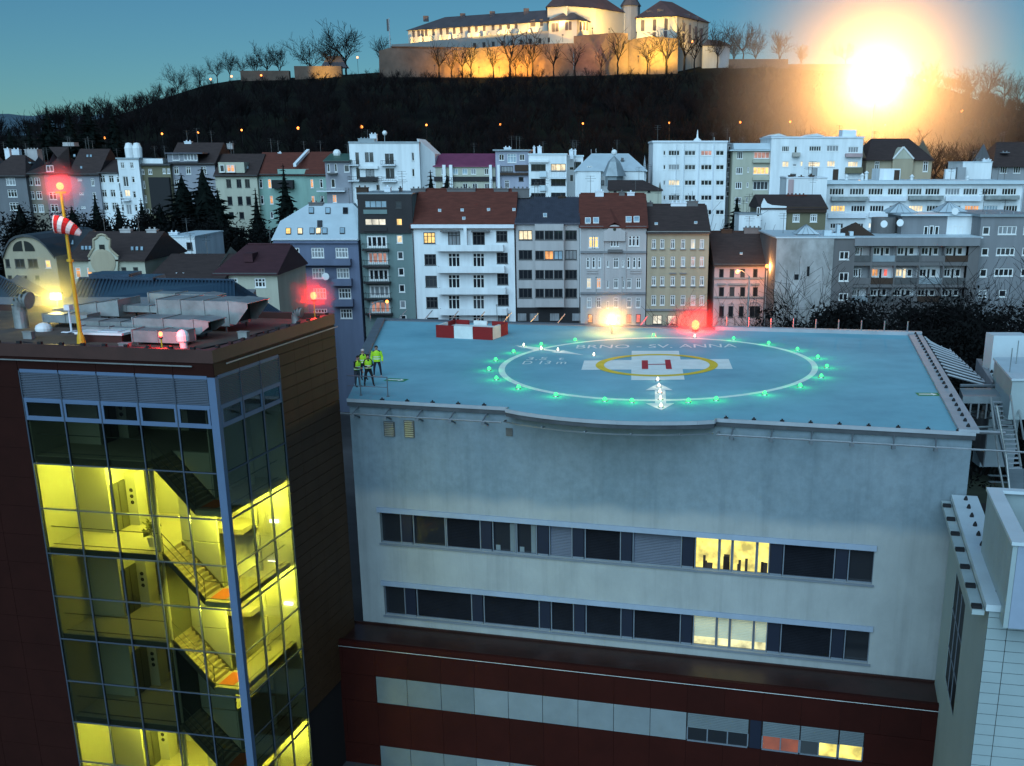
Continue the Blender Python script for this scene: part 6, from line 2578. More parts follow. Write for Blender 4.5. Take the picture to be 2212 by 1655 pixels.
def seam_roof(label, pts, nseam, m='hospital_sheet'):
    """pts: eave left, eave right, ridge right, ridge left as world points"""
    a, b_, c, d = pts
    t = thing('metal_roof_building', (a + b_) / 2 - Vector((0, 0, 10)), label, 'building', 'blue hospital roofs behind the red tower')
    mb = MB()
    slab(mb, [a, b_, c, d], .25)
    o = mb.build('roof', m, t)
    n = (b_ - a).cross(d - a).normalized()
    n = n if n.z > 0 else -n
    s_ = MB()
    for i in range(nseam + 1):
        f = i / nseam
        p, q_ = a.lerp(b_, f), d.lerp(c, f)
        w = (b_ - a).normalized() * .05
        s_.hexa([p - w, p + w, q_ + w, q_ - w], [p - w + n * .16, p + w + n * .16, q_ + w + n * .16, q_ - w + n * .16])
    s_.build('standing_seam', m, o)['kind'] = 'stuff'
    mb = MB()
    bk = Vector((0, 6, 0))
    mb.hexa([Vector((p.x, p.y, -20)) for p in (a, b_, c + bk, d + bk)], [Vector((a.x, a.y, a.z - .3)), Vector((b_.x, b_.y, b_.z - .3)), c + bk - Vector((0, 0, 1.2)), d + bk - Vector((0, 0, 1.2))])
    mb.build('wall', 'mid_grey_render', t)
    MB().tube(d + Vector((0, 0, .08)), c + Vector((0, 0, .08)), .16, n=6).build('ridge_cap', m, o)
    return t


w1 = [py(*D(1, x, y), Y) for x, y, Y in ((560, 1420, 78), (1890, 1560, 78), (1880, 1262, 92), (640, 1245, 92))]
r1 = seam_roof('long blue standing seam roof behind the ducts', w1, 44)
w2 = [py(*D(1, x, y), Y) for x, y, Y in ((1890, 1560, 78), (2380, 1585, 90), (1885, 1263, 92.05), (1880, 1262, 92))]
mb = MB()
mb.q(w2[0], w2[1], w2[2])
mb.q(Vector((w2[0].x, w2[0].y, -20)), w2[0], w2[1], Vector((w2[1].x, w2[1].y, -20)))
mb.build('hip_end', 'hospital_sheet', r1)
n_ = (w2[1] - w2[0]).cross(w2[2] - w2[0]).normalized()
s_ = MB()
for i in range(17):
    f = i / 16
    p = w2[0].lerp(w2[1], f)
    # seams run parallel to the slope's fall line
    q_ = w2[2].lerp(p, .0)
    w = (w2[1] - w2[0]).normalized() * .035
    s_.hexa([p - w, p + w, q_ + w * .2, q_ - w * .2], [p - w + Vector((0, 0, .08)), p + w + Vector((0, 0, .08)), q_ + w * .2 + Vector((0, 0, .08)), q_ - w * .2 + Vector((0, 0, .08))])
s_.build('standing_seam', 'hospital_sheet', r1)['kind'] = 'stuff'
for i, (x, y) in enumerate(((930, 1265), (1120, 1290))):
    p = hit(*D(1, x, y), w1[0], (w1[1] - w1[0]).cross(w1[3] - w1[0]).normalized())
    MB().box(p.x - 1.6, p.x + 1.6, p.y - 1.2, p.y + 1.6, p.z - .2, p.z + .75).build('dormer', 'hospital_sheet', r1)
w3 = [py(*D(1, x, y), Y) for x, y, Y in ((-500, 1520, 60), (250, 1440, 72), (300, 1400, 76), (-420, 1000, 84))]
w3 = [py(*D(1, -300, 1530), 64), py(*D(1, 140, 1490), 64), py(*D(1, 330, 1400), 84), py(*D(1, -200, 1130), 84)]
seam_roof('dark blue standing seam roof sloping down beside the silver vent stack', w3, 26)
# lit windows under that roof
p = py(*D('A', 90, 590), 63)
t = thing('dormer_block', (p.x, 63, 1), 'grey attic wall with three lit windows under the dark blue roof', 'building')
MB().box(p.x - 5, p.x + 6.5, 63, 70, -5, p.z + .55).build('wall', 'mid_grey_render', t)
for x in (40, 90, 140, 430):
    q_ = py(*D('A', x, 588 if x < 200 else 525), 62.98)
    add_window(t, (q_.x, 62.9, min(q_.z, p.z + .2)), 0, .55, .42, 0, 0, 'dark_frame', 'b', .06)

# ================================================================== the back row under the hill
YB = 204
GB = 'houses under the hill'
# tall white house
h = House('apartment_house', 'tall white house with small balconies and antennas, highest of the back row', YB, (2, 818, 155), (2, 1398, 155), (2, 1000, 152), 'white_render', 14, group=GB)
h.win(2, [888], [275, 400], 30, 95, 0, 0, 'dark_frame')
h.win(2, [968, 1005], [265], 32, 76, 0, 0, 'dark_frame')
h.win(2, [975, 1012], [398], 34, 60, 0, 0, 'dark_frame', dk='m')
h.win(2, [1135, 1172], [278, 400], 34, 82, 1, 0, 'dark_frame')
h.win(2, [1348, 1350], [262], 22, 66, 0, 0, dk='c')
h.win(2, [1352], [395], 22, 66, 0, 0)
h.win(2, [1060], [515], 26, 40, 0, 0, 'dark_frame')
for x0, x1, y in ((828, 905, 325), (1090, 1208, 325), (820, 910, 455), (1096, 1215, 460)):
    h.balcony(2, x0, x1, y - 30, y + 12, 1.0, 'white_trim', rail='black_metal')
h.balcony(2, 915, 1062, 430, 466, 1.0, 'black_cladding')
h.balcony(2, 905, 1062, 340, 362, .5, 'white_render')
h.roof_flat('grey_sheet', .1, .3)
h.chimney(2, 975, 112, 135, 'grey_sheet', 4, 3)
h.chimney(2, 1022, 75, 56, 'white_trim', 4, 1)
MB().tube(py(*D(2, 1115, 150), YB + 4), py(*D(2, 1115, 70), YB + 4), .06).build('mast', 'steel', h.o)
MB().ball(py(*D(2, 1115, 66), YB + 4), .42).build('mast_ball', 'dish_white', h.o)
# sloping side part
a = [py(*D(2, 1400, 520), YB + 1), py(*D(2, 1540, 520), YB + 3)]
zt1, zt2 = py(*D(2, 1400, 112), YB + 1).z, py(*D(2, 1540, 238), YB + 3).z
mb = MB()
mb.hexa([(a[0].x, YB + 1, -20), (a[1].x, YB + 3, -20), (a[1].x, YB + 12, -20), (a[0].x, YB + 12, -20)], [(a[0].x, YB + 1, zt1), (a[1].x, YB + 3, zt2), (a[1].x, YB + 12, zt2), (a[0].x, YB + 12, zt1)])
mb.build('side_wing', 'white_render', h.o)
h.boxp('window', 'pane_dark', 2, 1395, 1408, 140, 205, -1.0) if False else None
h.finish()
# crimson roof
h = House('town_house', 'cream terrace with a crimson sheet roof and white pilasters', YB + 3, (2, 1420, 342), (2, 2030, 342), (2, 1700, 342), 'cream_render', 11, group=GB)
h.win(2, [1482, 1600, 1958], [385], 34, 50, 1, 0, dk='d')
h.win(2, [1700, 1778, 1850], [385], 44, 48, 1, 0, dk='s')
h.win(2, [1480, 1782, 1862, 1962], [512], 40, 56, 1, 0, 'white_frame', {(0, 0): 'w'})
h.band(2, 447, .8, .2, 'black_cladding')
for x in (1612, 1668, 1995):
    h.boxp('pilaster', 'white_render', 2, x - 9, x + 9, 330, 560, .7)
h.roof_gable('crimson_sheet', (2, 1720, 245), over=.3, hipL=3.2)
h.finish(True)
# pinkish and glass house
h = House('apartment_house', 'pinkish house with a glazed attic and a white pilaster', YB + 2, (3, 168, 215), (3, 442, 215), (3, 300, 215), 'lavender_render', 12, group=GB)
h.win(3, [220, 390], [268], 44, 52, 1, 0, dk='d')
h.win(3, [305], [275], 76, 76, 2, .3, dk='s')
h.win(3, [265], [365], 100, 48, 3, 0, 'dark_frame')
h.win(3, [382], [448], 40, 36, 0, 0, 'dark_frame')
h.win(3, [380], [565], 44, 66, 0, 0, 'dark_frame')
h.win(3, [265], [490], 36, 70, 1, .3)
h.boxp('eaves_shadow_board', 'brown_timber', 3, 210, 440, 395, 415, .5)
h.boxp('awning', 'brown_timber', 3, 330, 440, 330, 380, .4)
h.boxp('pilaster', 'white_render', 3, 190, 206, 330, 560, .6)
h.roof_flat('grey_sheet', .4, .25)
h.chimney(3, 270, 185, 60, 'white_trim', 4)
h.finish()
# white balconies house
h = House('apartment_house', 'white house with dark recessed balconies and hanging plants', YB, (3, 443, 250), (3, 758, 250), (3, 600, 248), 'white_render', 12, group=GB)
for y in (352, 472, 590):
    h.win(3, [525], [y], 122, 55, 2, 0, 'dark_frame', {(0, 0): 'd'})
    h.win(3, [690], [y], 122, 60, 2, 0, 'dark_frame', {(0, 0): 'w' if y == 352 else 'd'})
h.balcony(3, 620, 756, 375, 445, .9, 'white_trim', rail='steel')
h.balcony(3, 536, 592, 382, 430, .4, 'pale_sheet')
h.balcony(3, 536, 592, 500, 545, .4, 'pale_sheet')
h.boxp('parapet', 'white_render', 3, 448, 610, 292, 310, .4)
h.roof_flat('pale_sheet', .1, .25)
h.chimney(3, 490, 182, 18, 'white_trim', 3, .5)
h.chimney(3, 535, 178, 34, 'white_trim', 3, .8)
h.chimney(3, 800, 205, 30, 'white_trim', 3, .8)
h.finish()
h = House('apartment_house', 'white stepped house end between the balconies house and the small towers', YB + 4, (3, 760, 265), (3, 895, 265), (3, 820, 262), 'white_render', 12, group=GB)
h.win(3, [850], [335], 56, 60, 1, 0, 'dark_frame')
h.win(3, [800], [440], 30, 60, 0, 0)
h.win(3, [800], [360], 40, 30, 0, 0)
h.roof_flat('pale_sheet', .15, .25)
h.chimney(3, 790, 212, 20, 'white_trim', 3, .5)
h.chimney(3, 830, 208, 16, 'white_trim', 3, .5)
h.finish()
# white villa with hipped tin roofs and a spire
h = House('villa', 'white villa with pale tin pyramid roofs and a small pointed spire', YB - 4, (3, 830, 385), (3, 1418, 380), (3, 1100, 380), 'white_render', 12, group=GB)
h.win(3, [908], [468], 22, 46, 0, 0, 'dark_frame')
h.win(3, [950], [365], 40, 50, 1, 0)
h.win(3, [1058], [478], 26, 40, 0, 0, 'dark_frame')
h.win(3, [1318], [442], 64, 34, 2, 0, 'dark_frame')
h.win(3, [1155], [440], 84, 34, 2, 0)
h.roof_gable('pale_sheet', (3, 1130, 245), over=.3, hipL=3, hipR=3)
for x, yt, w in ((945, 308, 225), (1315, 303, 205)):
    a, b_, t_ = h.pt(3, x - w / 2, 382, 1.2), h.pt(3, x + w / 2, 382, 1.2), h.pt(3, x, yt, 0)
    W_ = b_.x - a.x
    mb = MB()
    lp = [(a.x, YB - 5.2, a.z), (b_.x, YB - 5.2, a.z), (b_.x, YB + 1, a.z), (a.x, YB + 1, a.z)]
    for k in range(4):
        mb.q(lp[k], lp[(k + 1) % 4], (t_.x, YB - 2.2, t_.z))
    mb.q(*lp)
    mb.build('pyramid_roof', 'pale_sheet', h.o)
    MB().box(a.x + .3, b_.x - .3, YB - 5.0, YB - 4.01, -20, a.z - .02).build('bay', 'white_render', h.o)
c = h.pt(3, 1150, 350, .6)
t_ = h.pt(3, 1145, 255, .6)
MB().lathe((c.x, c.y - 1.6, c.z - 3), [(1.5, 0), (1.5, 1.6), (2.1, 1.62), (1.0, 3.9), (.02, t_.z - c.z + 3)], 6).build('spire', 'grey_sheet', h.o)
MB().ball((t_.x + .2, t_.y + 2, py(*D(3, 1156, 228), YB - 2).z), .5).build('ball_vent', 'dish_white', h.o)
h.chimney(3, 1220, 290, 22, 'dark_grey_render', 3, .6, h.ze + 3)
for x, y in ((962, 200), (1002, 195), (1140, 190)):
    MB().tube(py(*D(3, x, 250), YB + 3), py(*D(3, x, y), YB + 3), .05, n=4).build('mast', 'steel', h.o)
h.finish(True)
# small brown roof house
h = House('town_house', 'small low house with a reddish brown roof behind the ornate house', YB - 14, (3, 1115, 535), (3, 1545, 570), (3, 1300, 540), 'cream_render', 9, group=GB)
h.win(3, [1160, 1440], [550], 26, 20, 0, 0, 'dark_frame')
h.roof_gable('brown_tile', (3, 1300, 465), over=.3, hipR=3)
h.chimney(3, 1440, 490, 40, 'dark_grey_render', None, .8)
h.finish(True)
# white modern block
h = House('apartment_block', 'white modern block with even rows of three part windows and flat roof', YB + 2, (3, 1475, 150), (4, 433, 150), (4, 200, 145), 'white_render', 14, group=GB)
gk = {0: 'dmmd', 1: 'ssmd', 2: 'dmdd', 3: 'dddd', 4: 'dddd'}
for i, y in enumerate((232, 350, 478, 602, 722)):
    h.win(3, [1648], [y], 92, 44, 3, 0, 'white_frame', {(0, 0): 'c' if i == 1 else ('w' if i == 2 else 'd')}, fw=.08)
    h.win(3, [1568], [y], 20, 40, 0, 0, 'white_frame')
    h.win(4, [125], [y], 92, 44, 2, 0, 'white_frame', {(0, 0): 'm' if i < 2 else 'd'}, fw=.1)
    h.win(4, [260], [y], 92, 44, 2, 0, 'white_frame', {(0, 0): 'p' if i == 0 else 'd'}, fw=.1)
    h.win(4, [372], [y], 70, 42, 1, 0, 'white_frame', {(0, 0): 'd'}, fw=.1)
for x in (5, 68, 190, 310):
    h.boxp('pier', 'white_trim', 4, x - 7, x + 7, 152, 860, .18)
h.roof_flat('white_trim', .15, .3)
MB().lathe(py(*D(4, 185, 140), YB + 6), [(.9, -.3), (.7, .3), (.2, .7), (.05, 2.0)], 10).build('roof_vent', 'dish_white', h.o)
for x in (325, 452):
    MB().tube(py(*D(4, x, 145), YB + 6), py(*D(4, x, 100), YB + 6), .07, n=4).build('mast', 'steel', h.o)
h.finish()
# gap house
h = House('apartment_house', 'thin shaded house wing in the gap beside the white modern block', YB + 5, (4, 434, 160), (4, 482, 160), (4, 455, 160), 'mid_grey_render', 10, group=GB)
h.win(4, [452], [195, 260, 330, 410, 490, 570], 26, 42, 0, 0)
h.roof_flat('grey_sheet', .1, .2)
h.finish()
# beige block
h = House('apartment_house', 'beige house with a sheet metal attic band and loggias', YB + 1, (4, 480, 215), (4, 806, 215), (4, 640, 215), 'cream_render', 12, group=GB)
h.win(4, [537], [250], 48, 62, 2, 0, k={(0, 0): 'd'})
h.win(4, [532], [378, 500, 625], 54, 58, 2, 0, fw=.12)
h.win(4, [718], [250], 130, 55, 3, 0, 'white_frame', {(0, 0): 'p'})
h.win(4, [712], [378], 130, 62, 3, 0, 'white_frame', {(0, 0): 'y'})
h.win(4, [708], [502], 125, 70, 3, 0, 'white_frame', {(0, 0): 'm'})
h.win(4, [606], [370, 495, 620], 14, 42, 0, 0)
for y in (290, 435, 560):
    h.balcony(4, 640, 782, y - 4, y + 22, .6, 'cream_render')
h.roof_flat('pale_sheet', .5, .2)
a, b_ = h.pt(4, 485, 214), h.pt(4, 800, 150)
MB().hexa([(a.x, YB + .4, a.z + .21), (b_.x, YB + .4, a.z + .21), (b_.x, YB + 12, a.z + .21), (a.x, YB + 12, a.z + .21)],
          [(a.x, YB + 1.6, b_.z), (b_.x, YB + 1.6, b_.z), (b_.x, YB + 11, b_.z), (a.x, YB + 11, b_.z)]).build('attic_band', 'pale_sheet', h.o)
MB().box(h.x0 + 8.5, h.x0 + 8.8, YB + .8, YB + .99, -20, a.z).build('downpipe', 'dark_sheet', h.o)
h.finish()
# white long block in the glare
h = House('apartment_block', 'long white block glowing in the light of the hillside lamp', YB, (4, 800, 110), (5, 320, 110), (4, 1000, 108), 'white_render', 13, group=GB)
h.win(4, [915], [198], 62, 46, 3, 0, dk='m')
h.win(4, [1000], [205], 22, 60, 0, 0)
h.win(4, [1160], [196], 98, 42, 4, 0, dk='m')
h.win(4, [1305], [194], 98, 48, 3, 0, dk='c')
h.win(4, [915], [325], 55, 48, 1, 0, k={(0, 0): 'w'})
h.win(4, [990], [332], 34, 22, 0, 0)
h.win(4, [1048], [322], 20, 44, 0, 0, k={(0, 0): 'w'})
h.win(4, [1152], [326], 100, 44, 3, 0, k={(0, 0): 'w'})
h.win(4, [1292], [322], 66, 48, 2, 0, k={(0, 0): 'w'})
h.win(4, [985, 1130], [418], 44, 34, 0, 0, dk='m')
h.win(4, [885, 888], [445], 32, 44, 1, 0)
h.win(4, [890], [568], 36, 48, 1, 0)
h.win(5, [235], [205], 84, 48, 3, 0, dk='c')
h.win(5, [232], [325], 84, 46, 3, 0, k={(0, 0): 'w'})
h.balcony(4, 968, 1032, 228, 262, .8, 'stone_trim')
h.balcony(5, 165, 305, 235, 265, .8, 'pink_render')
h.balcony(5, 165, 305, 350, 400, .8, 'olive_render')
h.roof_flat('white_trim', .15, .25)
for x in (860, 1175):
    a, b_, t_ = h.pt(4, x - 65, 105), h.pt(4, x + 65, 105), h.pt(4, x, 70)
    MB().hexa([(a.x, YB - .1, a.z + .26), (b_.x, YB - .1, a.z + .26), (t_.x, YB - .1, t_.z)], [(a.x, YB + 11, a.z + .26), (b_.x, YB + 11, a.z + .26), (t_.x, YB + 11, t_.z)]).build('attic_gable', 'white_render', h.o)
MB().box(h.x1 - 3, h.x1 - .6, YB + 3, YB + 6, h.ze + .26, h.ze + 1.4).build('roof_box', 'white_trim', h.o)
h.finish()
# villa in the glare
h = House('villa', 'old villa with a steep hipped roof and a triangular gable below the hillside lamp', YB + 8, (5, 345, 280), (5, 890, 280), (5, 600, 280), 'beige_render', 14, group=GB)
h.win(5, [430], [345], 40, 90, 1, .3, fw=.14)
h.win(5, [685], [345], 48, 84, 1, .3, fw=.14)
h.win(5, [833], [342], 42, 90, 1, .3, fw=.14)
h.roof_gable('brown_tile', (5, 680, 120), over=.6, hipL=2.5, hipR=2.8)
a, b_, t_ = h.pt(5, 565, 280, .8), h.pt(5, 735, 280, .8), h.pt(5, 650, 182, .8)
MB().hexa([(a.x, YB + 7.2, a.z), (b_.x, YB + 7.2, a.z), (t_.x, YB + 7.2, t_.z)], [(a.x, YB + 11, a.z), (b_.x, YB + 11, a.z), (t_.x, YB + 11, t_.z)]).build('gable', 'cream_render', h.o)
for p, q_ in ((a, t_), (b_, t_)):
    MB().tube((p.x, YB + 7.15, p.z), (q_.x, YB + 7.15, q_.z), .16, n=5).build('gable_board', 'white_frame', h.o)
MB().box(a.x, b_.x, YB + 7.25, YB + 7.98, -20, a.z - .02).build('gable_bay', 'beige_render', h.o)
h.chimney(5, 560, 130, 40, 'stone_trim')
h.finish(True)
# dark house far side
h = House('villa', 'dark roofed house with a pale terrace on the far slope', YB + 6, (5, 1390, 330), (5, 1800, 330), (5, 1500, 330), 'grey_render', 12, group=GB)
h.win(5, [1480, 1590], [370], 60, 60, 2, 0)
h.roof_gable('brown_tile', (5, 1500, 150), over=.6, hipL=2.5)
h.chimney(5, 1490, 225, 60, 'mid_grey_render', 2, 1, h.ze + 3)
h.chimney(5, 1640, 280, 70, 'white_trim', 2, 1, h.ze + 2)
h.finish(True)
h = House('outbuilding', 'white windowless roof house above the long modernist terrace', YB - 6, (5, 1143, 312), (5, 1386, 312), (5, 1200, 310), 'white_render', 8, group=GB)
h.roof_flat('pale_sheet', .08, .15)
h.chimney(5, 1335, 285, 70, 'white_trim', 3)
h.chimney(5, 1265, 280, 40, 'dark_grey_render', 3)
h.boxp('side_room', 'grey_render', 5, 1075, 1155, 350, 450, 1.0)
h.boxp('roof_shed', 'white_render', 5, 980, 1073, 365, 450, .8)
h.finish()
# long modernist terrace
YT = 182
h = House('apartment_block', 'long white modernist terrace with a strip of windows and boxed balconies', YT, (5, 12, 490), (5, 1640, 490), (5, 800, 490), 'white_render', 13, group=GB)
xs_ = [98, 265, 420, 580, 742, 890, 1055, 1205, 1362, 1525]
for j, x in enumerate(xs_):
    h.win(5, [x], [552], 122, 58, 4, 0, 'white_frame', {(0, 0): 'c' if j in (6,) else ('m' if j % 3 == 1 else 'd')}, fw=.1)
for j, x in enumerate(xs_):
    k_ = {0: 'y', 4: 'w', 7: 'o', 8: 's'}.get(j, 'd')
    h.win(5, [x + 10], [692], 118, 54, 4, 0, 'white_frame', {(0, 0): k_}, fw=.1)
h.win(5, [98, 265], [835], 110, 44, 4, 0, 'white_frame')
h.win(5, [390], [832], 60, 44, 2, 0, 'white_frame', {(0, 0): 'b'})
for x0, x1, y in ((45, 345, 600), (685, 970, 592), (1310, 1595, 590)):
    h.balcony(5, x0, x1, y - 8, y + 26, 1.0, 'zinc')
for x0, x1, y in ((360, 670, 612), (990, 1290, 612), (20, 340, 752), (360, 690, 745)):
    h.boxp('parapet_box', 'white_trim', 5, x0, x1, y - 22, y + 18, .5)
h.roof_flat('pale_sheet', .5, .55)
for x0, x1, y in ((455, 628, 362), (-60, 120, 355)):
    a, b_ = py(*D(5, x0, y), YT + 4), py(*D(5, x1, y), YT + 4)
    MB().box(a.x, b_.x, YT + 4, YT + 9, h.zr + .004, a.z).build('roof_house', 'white_render', h.o)
    p = py(*D(5, x1 - 25, y), YT + 4)
    MB().box(p.x - .5, p.x + .35, YT + 3.95, YT + 3.998, h.zr + .01, a.z - .2).build('roof_door', 'brown_timber', h.o)
for x, y in ((310, 420), (345, 400), (720, 430), (180, 430), (1180, 445)):
    p = py(*D(5, x, y), YT + 3)
    MB().lathe((p.x, p.y, h.zr), [(.25, 0), (.25, max(.3, p.z - h.zr)), (.4, max(.3, p.z - h.zr) + .05), (.02, max(.3, p.z - h.zr) + .4)], 8).build('roof_vent', 'dish_white', h.o)
h.boxp('end_pier', 'white_trim', 5, 1600, 1640, 490, 860, .3)
h.finish()
# small gable house
YS = 168
h = House('town_house', 'small house with a white gable wall and a brown side with two windows', YS, (4, 712, 690), (4, 1252, 690), (4, 1000, 690), 'olive_render', 11, group=GB)
h.win(4, [1003, 1148], [770], 58, 70, 2, .3, fw=.16)
h.band(4, 700, .8, .4, 'brown_timber', 920, 1252)
pf = [h.pt(4, x, y) for x, y in ((712, 660), (735, 606), (760, 645), (800, 662), (922, 672), (922, 690))]
z0_ = h.pt(4, 712, 900).z
lp = [(pf[0].x, -20)] + [(p.x, p.z) for p in pf] + [(pf[-1].x, -20)]
MB().hexa([(x, YS - .35, z) for x, z in lp], [(x, YS - .005, z) for x, z in lp]).build('gable_wall', 'white_render', h.o)
h.roof_gable('brown_tile', (4, 950, 585), over=.5)
h.chimney(4, 1000, 578, 160, 'red_tile', None, 1.5)
h.finish(True)
h = House('outbuilding', 'plain white windowless wall behind the small gable house', YS + 8, (4, 925, 440), (4, 1262, 440), (4, 1100, 440), 'white_render', 6, group=GB)
h.boxp('pilaster', 'pink_render', 4, 930, 985, 450, 620, .1)
h.roof_flat('white_trim', .1, .15)
for x, y in ((960, 430), (1045, 440), (1130, 430)):
    h.chimney(4, x, y - 15, 40, 'brown_timber', 2, .5)
h.finish()
h = House('outbuilding', 'low white garden wall house beside the dark shrub', YS - 4, (4, 530, 770), (4, 712, 740), (4, 620, 742), 'white_render', 5, group=GB)
h.win(4, [690], [720], 24, 80, 0, 0)
h.roof_flat('grey_sheet', .1, .15)
h.finish()

# ------------------------------------------------------------------ left part of the back row
YL_ = 206
GL = 'left terrace under the hill'
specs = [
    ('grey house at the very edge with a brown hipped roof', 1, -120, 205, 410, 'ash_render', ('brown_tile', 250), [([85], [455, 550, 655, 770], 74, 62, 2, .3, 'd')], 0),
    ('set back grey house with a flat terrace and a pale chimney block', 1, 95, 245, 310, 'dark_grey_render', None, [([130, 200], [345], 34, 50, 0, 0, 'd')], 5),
    ('brownish house with a steep cap roof next to the pink house', 1, 205, 352, 392, 'darkened_beige', ('brown_tile', 305), [([240, 300], [455, 565, 670], 44, 62, 1, .3, 'd')], 1),
    ('pinkish house behind the red windsock lamp with a wide brown roof', 1, 352, 565, 385, 'darkened_pink', ('brown_tile', 185), [([410, 440], [570, 668], 30, 62, 0, .3, 'd'), ([400], [350], 60, 50, 1, 0, 'd')], 0),
    ('lavender grey house with a blank wall and small slit windows', 1, 562, 792, 395, 'darkened_lavender', ('brown_tile', 200), [([632, 650], [440, 553, 662], 18, 18, 0, 0, 'd'), ([745], [460, 570], 28, 60, 1, .3, 'd')], -.5),
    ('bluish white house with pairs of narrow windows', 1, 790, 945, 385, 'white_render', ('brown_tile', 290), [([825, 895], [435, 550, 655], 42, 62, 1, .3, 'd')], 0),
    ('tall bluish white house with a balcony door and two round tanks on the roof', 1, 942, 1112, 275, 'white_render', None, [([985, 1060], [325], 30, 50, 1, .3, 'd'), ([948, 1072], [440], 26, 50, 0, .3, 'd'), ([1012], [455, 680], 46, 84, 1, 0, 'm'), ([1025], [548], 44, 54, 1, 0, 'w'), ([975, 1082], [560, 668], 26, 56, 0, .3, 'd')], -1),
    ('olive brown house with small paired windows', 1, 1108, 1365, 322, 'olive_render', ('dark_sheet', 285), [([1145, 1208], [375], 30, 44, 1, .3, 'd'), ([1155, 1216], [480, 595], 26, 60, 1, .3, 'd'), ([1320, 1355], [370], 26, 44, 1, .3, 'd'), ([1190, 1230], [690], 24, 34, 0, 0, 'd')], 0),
    ('lavender house with a brown roof and a blue metal attic', 1, 1362, 1725, 310, 'darkened_lavender', ('brown_tile', 150), [([1418, 1515, 1640], [365], 40, 60, 1, .3, 'd'), ([1420], [255], 38, 40, 1, 0, 'd'), ([1545], [255], 86, 46, 4, 0, 'd'), ([1420, 1640], [470], 36, 60, 1, .3, 'd')], 1),
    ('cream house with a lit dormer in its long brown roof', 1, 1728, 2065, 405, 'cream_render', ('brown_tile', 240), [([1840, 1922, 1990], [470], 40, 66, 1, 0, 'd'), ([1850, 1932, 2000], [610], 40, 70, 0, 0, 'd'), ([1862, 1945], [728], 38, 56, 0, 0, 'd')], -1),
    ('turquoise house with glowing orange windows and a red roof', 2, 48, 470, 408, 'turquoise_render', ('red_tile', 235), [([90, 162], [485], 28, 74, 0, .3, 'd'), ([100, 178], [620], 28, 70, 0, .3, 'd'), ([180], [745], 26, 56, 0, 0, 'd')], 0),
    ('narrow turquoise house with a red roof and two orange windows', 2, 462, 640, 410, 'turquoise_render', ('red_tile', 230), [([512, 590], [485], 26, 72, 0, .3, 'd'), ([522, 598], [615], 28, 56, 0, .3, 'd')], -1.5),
    ('lavender white house with a green tin roof', 2, 618, 828, 300, 'darkened_lavender', ('green_sheet', 245), [([650, 710], [355], 24, 70, 0, 0, 'd'), ([800], [360], 44, 60, 0, 0, 'd'), ([688], [482], 34, 72, 0, 0, 'd'), ([700], [610], 36, 66, 1, .3, 'o')], -2.5),
]
